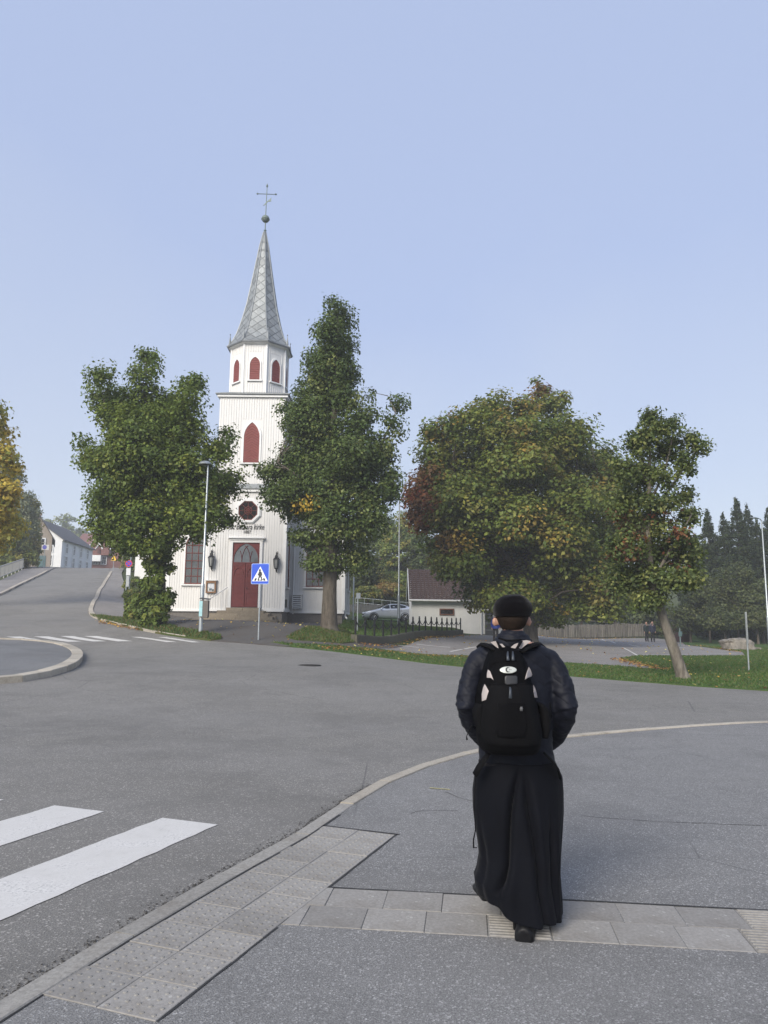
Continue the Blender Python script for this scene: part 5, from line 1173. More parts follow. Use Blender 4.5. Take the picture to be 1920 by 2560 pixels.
for yy in (HY - .42, HY + dep + .42):
    ym, zm = HY + dep / 2, rz_
    mb.add([(hx0 - .26, yy, ez - .32), (hx0 - .22, yy, ez - .32), (hx0 - .22, yy, ez - .02), (hx0 - .26, yy, ez - .02), (hx0 - .26, ym, zm - .2), (hx0 - .22, ym, zm - .2), (hx0 - .22, ym, zm + .1), (hx0 - .26, ym, zm + .1)], [(0, 1, 2, 3), (4, 5, 6, 7), (0, 1, 5, 4), (1, 2, 6, 5), (2, 3, 7, 6), (3, 0, 4, 7)])
mb.build('verge_board', M_trim, HS)
mb = MB(); mb.tube([(hx0 - .25, HY - .48, ez - .12), (hx1 + .2, HY - .48, ez - .14)], .07, 8); mb.build('gutter', M_gutter, HS, True)
mb = MB(); mb.b2(hx0 - .2, hx1 + .2, HY - .42, HY + .0, ez - .19, ez - .13); mb.build('soffit', M_trim, HS)
dpx = w2(1039, 1320, HY)[0]
mb = MB(); mb.tube([(dpx, HY - .46, ez - .14), (dpx, HY - .3, ez - .3), (dpx, HY - .1, ez - .4), (dpx, HY - .1, gz0 + .12), (dpx - .1, HY - .25, gz0 + .05)], .05, 8); mb.build('downpipe', M_trim, HS, True)
wx = w2(965, 1322, HY); fnw = frame_fn((wx[0], HY - .02, wx[1] - .2), (1, 0, 0), (0, -1, 0))
mb = MB(); mb.prism([(-.44, .05), (.44, .05), (.44, .36), (-.44, .36)], fnw, .002, .01); wo = mb.build('window', M_glass_dark, HS)
mb = MB(); ring_frame(mb, [(-.44, .05), (.44, .05), (.44, .36), (-.44, .36)], [(-.53, -.03), (.53, -.03), (.53, .44), (-.53, .44)], fnw, 0, .06); mb.build('frame', M_brownframe, wo)
dx_ = w2(1056, 1360, HY)[0]
mb = MB(); mb.b2(dx_ - .28, dx_ + .28, HY - .05, HY - .021, gz0 + .02, gz0 + 1.95); dd = mb.build('door', M_greydoor, HS)
for zz in (.55, 1.05, 1.5): mb = MB(); mb.b2(dx_ - .24, dx_ + .24, HY - .058, HY - .051, gz0 + zz, gz0 + zz + .025); mb.build('door_strip', M_grey, dd)

# ------------------------------------------------------------------ chain fence on its low wall
ab = WALL_B - WALL_A; WLn = np.linalg.norm(ab); wu = ab / WLn; wn = np.array([wu[1], -wu[0]])
def wtop(s): p = WALL_A + wu * s; return hz(*p) + .33
WL = thing('retaining_wall', (*WALL_A, hz(*WALL_A)), 'low mossy wall that holds up the lawn beside the car park', 'wall')
nseg = 14
for k in range(nseg):
    s0, s1 = WLn * k / nseg + .008, WLn * (k + 1) / nseg - .008; mb = MB(); rows = []
    for s in np.linspace(s0, s1, 4):
        p = WALL_A + wu * s; z = wtop(s); g = hz(*p)
        rows.append([(*(p + wn * .14), g - .3), (*(p + wn * (.12 + .01 * math.sin(s * 3))), z - .04), (*(p + wn * .1), z), (*(p - wn * .15), z), (*(p - wn * .16), g - .3)])
    mb.loft(rows); mb.build('wall_block', M_wall_old, WL)
NP = 17
post_mb = MB(); post_mb.tube([(0, 0, 0), (0, 0, .66)], .043, 8); post_mb.lathe((0, 0, .64), [(.05, 0), (.05, .03), (.028, .05), (.045, .09), (.02, .13)], 8); post_me = post_mb.mesh('post')
CF = thing('chain_fence', (*WALL_A, wtop(0)), 'black iron posts linked by sagging chains on the low wall', 'fence'); o = np.array(CF.location); post_me.materials.append(M_blackmetal)
pts_ = []
for k in range(NP):
    s = WLn * (k + .15) / (NP - .7); p = WALL_A + wu * s - wn * .02; pts_.append(np.array([*p, wtop(s)]))
    ob = bpy.data.objects.new('post', post_me); COL.objects.link(ob); ob.location = pts_[-1] - o; ob.parent = CF
for a, b_ in zip(pts_[:-1], pts_[1:]):
    mb = MB(); L_ = []
    for t_ in np.linspace(0, 1, 10):
        q = a + (b_ - a) * t_; q[2] += .62 - .30 * (1 - (2 * t_ - 1) ** 2); L_.append(tuple(q))
    mb.tube(L_, [.03 if i % 2 else .02 for i in range(10)], 5, False); mb.build('chain', M_blackmetal, CF)

# ------------------------------------------------------------------ wooden fences and ramp railing
def plank_mat():
    m, n, b = newmat('weathered_fence_wood'); f = n.noise(n.coord((5, 5, .25)), 1.3, 2, .9); g = n.noise(n.coord((40, 40, 2)), 1, 4, .7)
    c = n.mix(n.ramp(g, [(.3, .0), (.7, .35)]), n.ramp(f, [(.38, (.075, .068, .058)), (.62, (.22, .20, .17))]), (.10, .09, .08)); n.l.new(c, b.inputs['Base Color']); b.inputs['Roughness'].default_value = .9; return m
M_oldwood = plank_mat()
M_greywood = plain('grey_fence_wood', (.10, .10, .098), .9, 0, .25, 9, .4, 30)
def plank_fence(name, label, pa, pb, h, m, pitch, zf, post_every=2.6, group=None):
    pa, pb = np.array(pa, float), np.array(pb, float); L_ = np.linalg.norm(pb - pa); u = (pb - pa) / L_; n_ = np.array([u[1], -u[0]])
    if n_[1] > 0: n_ = -n_
    t = thing(name, (*pa, zf(*pa)), label, 'fence', group); mb = MB(); k = int(L_ / pitch)
    for i in range(k):
        p = pa + u * (i + .5) * L_ / k; z = zf(*p); hh = h * random.uniform(.94, 1.04); ang = math.atan2(u[1], u[0])
        mb.box((*(p + n_ * random.uniform(0, .012)), z + .06 + hh / 2), (pitch * .80, .022, hh), ang)
    mb.build('boards', m, t, kind='stuff')
    mb = MB()
    for zz in (.3, h - .2): mb.tube([(*(pa - n_ * .05), zf(*pa) + zz), (*(pb - n_ * .05), zf(*pb) + zz)], .035, 4)
    rr = MB(); rr.v, rr.f = mb.v[:8], mb.f[:6]; rr.build('rail', m, t); r2 = MB(); r2.v = mb.v[8:]; r2.f = [tuple(i - 8 for i in f) for f in mb.f[6:]]; r2.build('rail', m, t)
    for i in range(int(L_ / post_every) + 1):
        p = pa + u * min(L_, i * post_every) + n_ * .045; mb = MB(); mb.box((*p, zf(*p) + h / 2), (.10, .06, h + .12)); mb.build('post', m, t)
plank_fence('plank_fence', 'weathered pale plank fence at the back of the car park', (9.2, 73.4), (26.6, 73.6), 1.25, M_oldwood, .17, lambda x, y: hz(x, y), 2.9, 'plank fences')
plank_fence('plank_fence', 'dark grey plank fence behind the silver car', (-4.5, 69.2), (3.2, 68.6), 1.35, M_greywood, .15, lambda x, y: hz(0, 66) + .05, 2.4, 'plank fences')
def railing(name, label, pa, pb, za, zb, h, m, nb, r=.03, infill=False, group=None):
    pa, pb = np.array([*pa, za]), np.array([*pb, zb]); t = thing(name, pa, label, 'railing', group)
    for z in ((h, h * .5) if not infill else (h, .12)): mb = MB(); mb.tube([tuple(pa + (0, 0, z)), tuple(pb + (0, 0, z))], r, 6); mb.build('rail', m, t)
    for k in range(nb + 1): q = pa + (pb - pa) * k / nb; mb = MB(); mb.tube([tuple(q + (0, 0, -.35)), tuple(q + (0, 0, h))], r * 1.1, 6); mb.build('post', m, t)
    if infill:
        mb = MB(); n = int(np.linalg.norm(pb - pa) / .13)
        for k in range(n): q = pa + (pb - pa) * (k + .5) / n; mb.tube([tuple(q + (0, 0, .12)), tuple(q + (0, 0, h))], .024, 4, False)
        mb.build('balusters', m, t, kind='stuff')
ra = aty(768, 1312, 71.5); rb = aty(902, 1326, 70.2)
railing('ramp_railing', 'thin white railing of a ramp above the dark fence', ra[:2], rb[:2], ra[2] - .0, rb[2], .95, M_galv, 7, .02)
mb = MB(); zA, zB = ra[2], rb[2]
mb.add([(ra[0] - 3, ra[1] + .1, 1.0), (rb[0] + .5, rb[1] + .1, 1.0), (rb[0] + .5, rb[1] + .1, zB), (ra[0] - 3, ra[1] + .1, zA + .3), (ra[0] - 3, ra[1] + 2.2, 1.0), (rb[0] + .5, rb[1] + 2.2, 1.0), (rb[0] + .5, rb[1] + 2.2, zB), (ra[0] - 3, ra[1] + 2.2, zA + .3)], [(0, 1, 2, 3), (4, 5, 6, 7), (0, 1, 5, 4), (1, 2, 6, 5), (2, 3, 7, 6), (3, 0, 4, 7)])
mb.build('ramp', M_wall_old, None, label='mossy concrete ramp behind the dark fence and silver car', cat='ramp')
g0, g1 = G(-6, 1257), G(64, 1226.5)
railing('roadside_railing', 'grey metal railing along the left footpath of the hill road', g0[:2] + (-.2, 0), g1[:2] + (-.2, 0), g0[2] + .1, g1[2] + .1, 1.0, plain('pale_railing_paint', (.45, .44, .40), .6), 9, .05, True)
# ------------------------------------------------------------------ street lamps
def street_lamp(base, top, label, head='mushroom', hdir=(-1, 0), big=1.0):
    H_ = top - base[2]; t = thing('street_lamp', base, label, 'street lamp', 'street lamps')
    mb = MB(); mb.lathe((0, 0, 0), [(.085 * big, -.2), (.085 * big, 1.9), (.078 * big, 1.95), (.055 * big, 2.0), (.035 * big, H_ - .1)], 12); mb.build('pole', M_galv, t, True, local=True)
    if head == 'mushroom':
        mb = MB(); mb.lathe((-.12, 0, H_ - .04), [(.04, -.10), (.12, -.06), (.27, -.03), (.275, .0), (.21, .075), (.10, .115), (.01, .125)], 20); hd = mb.build('lamp_head', M_galv, t, True, local=True)
        mb = MB(); mb.lathe((-.12, 0, H_ - .075), [(.05, -.05), (.2, -.02), (.24, .01)], 16); mb.build('diffuser', plain('dark_lamp_glass', (.05, .05, .05), .3), hd, True, local=True)
    else:
        hx, hy = hdir
        mb = MB(); mb.tube([(0, 0, H_ - .12), (hx * .1, hy * .1, H_), (hx * .25, hy * .25, H_ + .03)], .035, 8); mb.tube([(hx * .2, hy * .2, H_ + .03), (hx * .45, hy * .45, H_ + .06), (hx * .75, hy * .75, H_ + .05)], [.06, .12, .03], 10, flat=.5); mb.build('lamp_head', M_galv, t, True, local=True)
    return t
bL = G(433, 1368.5); street_lamp(bL, aty(450, 1000, bL[1])[2], 'tall grey street lamp with a dome head before the church', 'mushroom')
bM = aty(861, 1355, 45.5); bM[2] = hz(bM[0], 45.5) + .2; street_lamp(bM, aty(863, 1070, 45.5)[2], 'thin grey street lamp on the lawn before the silver car', 'arm', (-1, 0))
bR = aty(1662, 1384, 44); bR[2] = hz(bR[0], 44); street_lamp(bR, aty(1652, 1121, 44)[2], 'street lamp at the right edge of the photo before the spruces', 'arm', (-1, -.1))
# litter bin on the left lamp
t = thing('litter_bin', (bL[0] + .10, bL[1] - .2, bL[2] + .62), 'grey metal litter bin with a pale blue sticker on the street lamp', 'litter bin')
M_bin = plain('brown_grey_bin', (.13, .115, .10), .5, .4, .15, 8); M_sticker = plain('pale_blue_sticker', (.35, .58, .60), .5, 0, .15, 6)
mb = MB(); mb.box((.09, -.05, .36), (.30, .26, .66)); mb.box((.09, -.05, .015), (.27, .23, .03)); mb.build('container', M_bin, t, local=True)
mb = MB(); mb.add([(-.10, -.22, .74), (.28, -.22, .70), (.28, .10, .74), (-.10, .10, .78), (-.10, -.22, .77), (.28, -.22, .73), (.28, .10, .77), (-.10, .10, .81)], [(0, 1, 2, 3), (4, 5, 6, 7), (0, 1, 5, 4), (1, 2, 6, 5), (2, 3, 7, 6), (3, 0, 4, 7)]); mb.build('lid', plain('dark_bin_lid', (.04, .04, .042), .5), t, local=True)
mb = MB(); mb.box((-.095, -.10, .36), (.02, .16, .60)); mb.box((-.03, -.187, .36), (.11, .012, .60)); mb.build('sticker', M_sticker, t, local=True)
mb = MB(); mb.b2(-.14, .09, .06, .11, .28, .34); mb.build('bracket', M_galv, t, local=True)

# ------------------------------------------------------------------ signs
M_blue = plain('sign_blue', (.012, .075, .55), .35, 0, .06, 4); M_white = plain('sign_white', (.78, .79, .80), .4, 0, .04, 4); M_black = plain('sign_black', (.012, .012, .012), .5)
M_yellow = plain('sign_yellow', (.80, .50, .01), .4, 0, .05); M_signred = plain('sign_red', (.60, .02, .04), .4)
def flat(mb, poly, d0, d1): return mb.prism(poly, lambda a, b_, d: (a, -d, b_), d0, d1)
sb = G(558, 1383); ztop = aty(563, 1217, sb[1])[2] - sb[2]
t = thing('pedestrian_sign', sb, 'blue square pedestrian crossing sign on a grey post', 'sign', None, math.radians(-12))
mb = MB(); mb.tube([(0, 0, -.2), (0, 0, ztop - .05)], .032, 10); mb.build('post', M_galv, t, True, local=True)
mb = MB(); cz = ztop - .41
def rsq(w_, h_, r=.05):
    out = []
    for cx_, cy_, a0 in ((w_ - r, h_ - r, 0), (-w_ + r, h_ - r, PI / 2), (-w_ + r, -h_ + r, PI), (w_ - r, -h_ + r, 1.5 * PI)):
        for k in range(5): a = a0 + k * PI / 8; out.append((cx_ + r * math.cos(a), cy_ + r * math.sin(a)))
    return out
mb = MB(); flat(mb, [(x, z + cz) for x, z in rsq(.365, .40)], .035, .045); pl = mb.build('plate', plain('sign_border', (.35, .48, .80), .4), t, local=True)
mb = MB(); flat(mb, [(x, z + cz) for x, z in rsq(.345, .38, .04)], .045, .049); mb.build('blue_field', M_blue, pl, local=True)
mb = MB(); flat(mb, [(-.325, cz - .29), (.325, cz - .29), (0, cz + .29)], .049, .053); mb.build('white_triangle', M_white, pl, local=True)
def blob(mb, pts, ws):
    for (a, b_), w_ in zip(zip(pts[:-1], pts[1:]), ws):
        a, b_ = np.array(a), np.array(b_); u = (b_ - a) / np.linalg.norm(b_ - a); n_ = np.array([-u[1], u[0]]) * w_ / 2; e = u * w_ * .25
        flat(mb, [tuple(p) for p in (a - e - n_, b_ + e - n_, b_ + e + n_, a - e + n_)], .053, .056 + random.uniform(0, .001))
mb = MB(); flat(mb, [(-.012 + .042 * math.cos(a), cz + .135 + .05 * math.sin(a)) for a in np.linspace(0, 2 * PI, 14)[:-1]], .053, .0575)
def P_(x, z): return (x, cz + z)
blob(mb, [P_(-.005, .06), P_(-.005, -.06)], [.105]); blob(mb, [P_(.01, -.06), P_(.055, -.15), P_(.075, -.23)], [.055, .042]); blob(mb, [P_(-.015, -.06), P_(-.035, -.15), P_(-.07, -.225)], [.055, .042]); blob(mb, [P_(-.03, .06), P_(-.085, -.05)], [.035]); blob(mb, [P_(.04, .06), P_(.075, -.04), P_(.05, -.07)], [.036, .03])
blob(mb, [P_(.07, -.235), P_(.11, -.225)], [.035]); blob(mb, [P_(-.075, -.225), P_(-.04, -.24)], [.035]); mb.build('walking_figure', M_black, pl, local=True)
for xa in (-.235, -.105, .03, .155):
    mb = MB(); flat(mb, [(xa, cz - .27), (xa + .075, cz - .27), (xa + .075 + (.035 if xa < 0 else -.035), cz - .235 + (.06 if abs(xa) > .12 else 0)), (xa + (.035 if xa < 0 else -.035), cz - .235 + (.06 if abs(xa) > .12 else 0))], .0535, .0562); mb.build('stripe_mark', M_black, pl, local=True)
# no-stopping sign on the hill pavement
nb = G(273, 1281); Yn = nb[1]; zc = aty(279, 1217.5, Yn)[2] - nb[2]
t = thing('no_stopping_sign', nb, 'round red and blue no-stopping sign on twin posts beside the hill', 'sign')
for dx in (-.06, .16): mb = MB(); mb.tube([(dx, .05, -.3), (dx, .05, zc - .1 if dx < 0 else zc + 1.4)], .04, 8); mb.build('post', M_galv, t, True, local=True)
def disc(r, n=24, cx_=0, cz_=0): return [(cx_ + r * math.cos(2 * PI * i / n), cz_ + r * math.sin(2 * PI * i / n)) for i in range(n)]
k = 7.8 / ppm(Yn, 3)
mb = MB(); flat(mb, disc(k, cz_=zc, cx_=.05), .02, .03); pl = mb.build('plate', M_signred, t, local=True)
mb = MB(); flat(mb, disc(k * .78, cz_=zc, cx_=.05), .03, .034); mb.build('blue_field', M_blue, pl, local=True)
for a in (PI / 4, -PI / 4):
    mb = MB(); u = (math.cos(a), math.sin(a)); q = k * .8; w_ = k * .1
    flat(mb, [(.05 - u[0] * q - u[1] * w_, zc - u[1] * q + u[0] * w_), (.05 + u[0] * q - u[1] * w_, zc + u[1] * q + u[0] * w_), (.05 + u[0] * q + u[1] * w_, zc + u[1] * q - u[0] * w_), (.05 - u[0] * q + u[1] * w_, zc - u[1] * q - u[0] * w_)], .034, .037 + .001 * a); mb.build('red_bar', M_signred, pl, local=True)
mb = MB(); mb.box((.05, -.0, zc - k - .32), (.3, .02, .5)); mb.build('sub_plate', M_white, t, local=True)
mb = MB(); mb.box((.05, .0, zc - k - 1.0), (.2, .1, .75)); mb.build('control_box', M_grey, t, local=True)
# yellow warning sign on the brow of the hill
yb = G(236, 1236.5); zc = aty(235.6, 1206, yb[1] + 1)[2] - yb[2]
t = thing('warning_sign', (yb[0], yb[1] + 1, yb[2]), 'yellow triangular warning sign on the brow of the hill', 'sign'); k = 6.2 / ppm(yb[1])
mb = MB(); mb.tube([(0, 0, -.3), (0, 0, zc)], .03, 8); mb.build('post', M_galv, t, True, local=True)
mb = MB(); flat(mb, [(-k, zc - k * .8), (k, zc - k * .8), (k * .12, zc + k), (-k * .12, zc + k)], .03, .04); pl = mb.build('plate', M_yellow, t, local=True)
mb = MB(); flat(mb, disc(k * .2, 10, 0, zc + .05 * k), .04, .044); flat(mb, [(-k * .22, zc - k * .6), (k * .22, zc - k * .6), (k * .14, zc - .1 * k), (-k * .14, zc - .1 * k)], .04, .0445); mb.build('symbol', M_black, pl, local=True)
# round blue sign with its pale panel, left of the road
ub = G(93, 1228); zc = aty(96, 1182, ub[1])[2] - ub[2]; k = 4.8 / ppm(ub[1])
t = thing('round_sign', ub, 'small round blue sign on a pale panel by the brown house', 'sign')
mb = MB(); mb.tube([(0, .03, -.3), (0, .03, zc)], .03, 8); mb.build('post', M_galv, t, True, local=True)
mb = MB(); mb.b2(-k * 1.4, k * 2.0, -.015, .015, zc - k * 1.3, zc + k * 1.1); pl = mb.build('panel', plain('pale_panel', (.45, .44, .42), .6), t, local=True)
mb = MB(); flat(mb, disc(k, 20, 0, zc), .016, .024); mb.build('blue_disc', plain('violet_blue', (.05, .05, .30), .4), pl, local=True)
# thin sign seen edge-on and a short post, on the right
eb = G(1618, 1450); zt = aty(1612, 1322, eb[1])[2] - eb[2]
t = thing('sign_post', eb, 'grey post with a sign seen edge-on, on the right lawn', 'sign')
mb = MB(); mb.tube([(0, 0, -.2), (0, 0, zt)], .03, 8); mb.build('post', M_galv, t, True, local=True)
mb = MB(); mb.box((.035, -.0, zt - .55), (.012, .55, 1.1), math.radians(-27)); mb.build('plate', M_grey, t, local=True)
pb_ = G(1470, 1397); zt = aty(1468.5, 1357, pb_[1])[2] - pb_[2]
t = thing('marker_post', pb_, 'short blue-green post behind the leaning trunk', 'post')
mb = MB(); mb.tube([(0, 0, -.2), (0, 0, zt)], .04, 8); mb.build('post', plain('teal_post', (.13, .17, .17), .5), t, True, local=True)
mb = MB(); mb.box((0, -.06, zt - .35), (.22, .02, .3)); mb.build('plate', plain('teal_plate', (.07, .12, .12), .5), t, local=True)
gb = aty(771.5, 1371, 34.6); gb[2] = hz(*gb[:2]) + .25; zt = aty(775, 1281, 34.6)[2] - gb[2]
t = thing('parking_sign', gb, 'small grey sign on a thin post at the chain fence corner', 'sign')
mb = MB(); mb.tube([(0, 0, -.3), (.01, 0, zt)], .026, 8); mb.build('post', M_galv, t, True, local=True)
mb = MB(); mb.box((.03, -.035, zt - .13), (.20, .012, .26), .2); mb.build('plate', M_grey, t, local=True)
fp = aty(763, 1322, 57); t = thing('flag_pole', (fp[0], 57, hz(fp[0], 57)), 'thin white pole beside the right corner of the church', 'pole')
mb = MB(); mb.tube([(0, 0, -.2), (0, 0, aty(764, 1232, 57)[2] - hz(fp[0], 57))], .05, 8); mb.lathe((0, 0, aty(764, 1232, 57)[2] - hz(fp[0], 57)), [(.05, 0), (.08, .04), (.05, .1), (.01, .12)], 8); mb.build('shaft', M_trim, t, True, local=True)

# ------------------------------------------------------------------ boulders
M_rock = stone_mat('boulder_granite', (.21, .19, .16), .6, 3.5, (.36, .33, .29))
def boulder(name, label, px0, px1, pyt, pyb, seed, depth=.9):
    c = G((px0 + px1) / 2, pyb); k = 1 / ppm(c[1]); sx = (px1 - px0) * k / 2; sz = (pyb - pyt) * k
    bm = bmesh.new(); bmesh.ops.create_icosphere(bm, subdivisions=4, radius=1)
    for v in bm.verts:
        p = v.co.copy(); q = Vector((math.copysign(abs(p.x) ** .55, p.x), math.copysign(abs(p.y) ** .6, p.y), math.copysign(abs(p.z) ** .5, p.z)))
        q *= 1 + .24 * noise.fractal(p * 1.4 + Vector((seed, 0, 0)), .8, 2.0, 4)
        if q.x < -.45: q.z -= .12 * (-q.x - .45) * 3
        v.co = Vector((q.x * sx, q.y * sx * depth, q.z * sz * .56 + sz * .40))
    me = bpy.data.meshes.new(name); bm.to_mesh(me); bm.free()
    ob = link(name, me, M_rock, None, True, label=label, cat='boulder'); ob.location = c; return ob
boulder('boulder', 'large pale boulder on the right lawn', 1563, 1622, 1378, 1404, 3)
boulder('boulder', 'small dark flat stone right of the large boulder', 1624, 1642, 1398, 1404, 9)
# brown shed behind the leaning trunk
sx_, sY = aty(1480, 1372, 65)[0], 65.0
t = thing('brown_shed', (sx_, sY, hz(sx_, sY)), 'reddish-brown wooden shed half hidden by bushes', 'shed')
M_brown = plain('brown_boards', (.075, .032, .022), .8, 0, .2, 7, .3)
mb = MB(); mb.b2(-.42, .42, -.4, 1.6, -.1, 1.55); battens(mb, (-.42, -.4), (.42, -.4), 0, lambda s: 1.55, .14, .05, .02); mb.build('wall', M_brown, t, local=True)
mb = MB(); mb.add([(-.6, -.6, 1.5), (.6, -.6, 1.5), (.6, 1.8, 1.85), (-.6, 1.8, 1.85), (-.6, -.6, 1.58), (.6, -.6, 1.58), (.6, 1.8, 1.93), (-.6, 1.8, 1.93)], [(0, 1, 2, 3), (4, 5, 6, 7), (0, 1, 5, 4), (1, 2, 6, 5), (2, 3, 7, 6), (3, 0, 4, 7)]); mb.build('roof', M_slate, t, local=True)

# ------------------------------------------------------------------ houses on the hill
def house(name, label, A, ang, wid, dep, zb, ze, zr, m_wall, m_roof, ridge_along='dep', eave=.4, trim=None):
    """A is the near corner (x, y); local +x runs along ang for wid, local +y away for dep"""
    t = thing(name, (*A, zb), label, 'house', 'houses up the hill', ang); h, r = ze - zb, zr - zb
    mb = MB(); po = [(0, -.6), (wid, -.6), (wid, h), (wid / 2, r), (0, h)] if ridge_along == 'dep' else [(0, -.6), (dep, -.6), (dep, h), (dep / 2, r), (0, h)]
    if ridge_along == 'dep': mb.prism(po, lambda a, b_, d: (a, d, b_), 0, dep)
    else: mb.prism(po, lambda a, b_, d: (d, a, b_), 0, wid)
    mb.build('wall', m_wall, t, local=True); mb = MB()
    span = wid if ridge_along == 'dep' else dep; ln = dep if ridge_along == 'dep' else wid
    for s in (0, 1):
        e = -eave if s == 0 else span + eave; zz = h - eave * (r - h) / (span / 2)
        q = [(e, -eave), (e, ln + eave), (span / 2, ln + eave), (span / 2, -eave)]; zl = [zz, zz, r, r]
        f_ = (lambda a, b_, z: (a, b_, z)) if ridge_along == 'dep' else (lambda a, b_, z: (b_, a, z))
        mb.add([f_(*p, z + .03) for p, z in zip(q, zl)] + [f_(*p, z + .18) for p, z in zip(q, zl)], [(0, 1, 2, 3), (4, 5, 6, 7), (0, 1, 5, 4), (1, 2, 6, 5), (2, 3, 7, 6), (3, 0, 4, 7)])
    rf = mb.build('roof', m_roof, t, local=True); return t, rf
def hwin(t, x, y, z, w_, h_, face, m=None):
    """a window on the local face 'front' (y = y) or 'side' (x = x); face gives the outward normal"""
    u, nrm = ((1, 0, 0), (0, -1, 0)) if face == 'front' else ((0, 1, 0), (1, 0, 0)); fn = frame_fn((x, y, z), u, nrm)
    mb = MB(); mb.prism([(-w_ / 2, 0), (w_ / 2, 0), (w_ / 2, h_), (-w_ / 2, h_)], fn, .004, .02); wo = mb.build('window', m or M_glass_dark, t, local=True)
    mb = MB(); ring_frame(mb, [(-w_ / 2, 0), (w_ / 2, 0), (w_ / 2, h_), (-w_ / 2, h_)], [(-w_ / 2 - .14, -.12), (w_ / 2 + .14, -.12), (w_ / 2 + .14, h_ + .14), (-w_ / 2 - .14, h_ + .14)], fn, 0, .07); mb.build('frame', M_trim, wo, local=True)
    mb = MB(); 
    for q in ((0, 0, 0, h_), (-w_ / 2, h_ * .62, w_ / 2, h_ * .62)): mb.tube([fn(q[0], q[1], .03), fn(q[2], q[3], .03)], .035, 4)
    mb.build('glazing_bars', M_trim, wo, local=True)
M_whitewall = plain('white_house_paint', (.74, .74, .74), .7, 0, .06, 1.5); M_darkroof = plain('dark_slate_tiles', (.085, .085, .09), .8, 0, .2, 2, .4, 9)
M_redwall = plain('red_brown_boards', (.16, .065, .05), .8, 0, .15, 4); M_redroof = plain('red_brown_tiles', (.17, .085, .075), .8, 0, .18, 3, .4, 9); M_beige = plain('beige_render', (.33, .28, .23), .85, 0, .12, 2)
YA = 112.0; xa = aty(128.4, 1190, YA)[0]; ze = aty(128.4, 1163, YA)[2]; zb = hz(xa, YA)
xr = aty(107, 1134, YA + 2)[0]
t, rf = house('white_house', 'white two-storey house with a grey roof on the hilltop', (xa - 9, YA), math.radians(5.5), 9, 16, zb, ze, ze + 3.2, M_whitewall, M_darkroof, 'dep')
zq = [aty(128, y, YA)[2] - zb for y in (1222, 1195, 1188)]
wz1 = aty(125, 1220, YA)[2] - zb; wz2 = aty(125, 1191, YA)[2] - zb
for k in range(4):
    for wz in (wz1, wz2): hwin(t, 9.02, 2.2 + 3.6 * k, wz, .95, 1.45, 'side')
for wz in (wz1, wz2): hwin(t, 7.2, -.02, wz, .9, 1.45, 'front')
mb = MB(); mb.b2(8.9, 9.12, -.1, 16, ze - zb - .35, ze - zb - .05); mb.build('eaves_board', M_trim, t, local=True)
YB = 98.0; xb_ = aty(110, 1200, YB)[0]; zb = hz(xb_, YB); ze = aty(112, 1160, YB)[2]; zr = aty(88, 1112, YB)[2]; wd = 2 * (xb_ - aty(86, 1112, YB)[0])
bang = math.radians(24)
t, rf = house('brown_house', 'beige house with a steep roof and chimney by the road trees', (xb_ - wd * math.cos(bang), YB - wd * math.sin(bang)), bang, wd, 9, zb, ze, zr, M_beige, M_darkroof, 'dep')
cx_ = aty(101, 1112, YB + 2)[0] - (xb_ - wd); ct = aty(101, 1111, YB + 2)[2] - zb
mb = MB(); mb.box((cx_, 2.2, ct - 1.0), (.66, .66, 2.0)); mb.box((cx_, 2.2, ct), (.8, .8, .16)); mb.build('chimney', plain('pale_brick', (.30, .22, .17), .85, 0, .2, 8), rf, local=True)
hwin(t, wd - 1.3, -.02, aty(100, 1186, YB)[2] - zb, .8, 1.3, 'front'); hwin(t, wd - 2.8, -.02, aty(100, 1186, YB)[2] - zb, .8, 1.3, 'front')
mb = MB(); mb.b2(wd - 1.5, wd - .6, -.05, 0, 0, 2.1); mb.build('door', plain('teal_door', (.10, .17, .17), .6), t, local=True)
# red-brown house with two small gables
YC = 138.0; xc0 = aty(186, 1200, YC)[0]; xc1 = aty(262, 1200, YC)[0]; zb = hz(xc0 + 3, YC); ze = aty(200, 1181, YC)[2]; zr = aty(200, 1154, YC + 4)[2]
t, rf = house('red_house', 'red-brown house with two white-edged gables and a balcony', (xc0 - 2, YC), math.radians(4), xc1 - xc0 + 2, 9, zb, ze, zr, M_redwall, M_redroof, 'wid')
for gx in (aty(208, 1180, YC)[0] - xc0 + 2, aty(225, 1180, YC)[0] - xc0 + 2):
    h = ze - zb; mb = MB(); mb.prism([(-1.1, h - 1.6), (1.1, h - 1.6), (1.1, h - .1), (0, h + 1.5), (-1.1, h - .1)], lambda a, b_, d: (gx + a, -.9 + d, b_), 0, 2.6); gb2 = mb.build('gable', M_redwall, t, local=True)
    mb = MB()
    for s in (-1, 1): mb.tube([(gx + s * 1.4, -.98, h - .5), (gx, -.98, h + 1.65)], .11, 4)
    mb.build('barge_board', M_trim, gb2, local=True)
    mb = MB()
    for s in (-1, 1): mb.add([(gx + s * 1.35, -1.0, h - .42), (gx, -1.0, h + 1.7), (gx, 2.4, h + 1.7), (gx + s * 1.35, 2.4, h - .42)], [(0, 1, 2, 3)])
    mb.build('gable_roof', M_redroof, gb2, local=True)
    hwin(t, gx, -.02, h - 3.2, .8, 1.3, 'front')
bx = aty(204, 1210, YC)[0] - xc0 + 2
mb = MB(); mb.b2(bx - 1.4, bx + 1.4, -1.3, -.02, aty(204, 1213, YC)[2] - zb, aty(204, 1200, YC)[2] - zb); mb.build('balcony', M_trim, t, local=True)
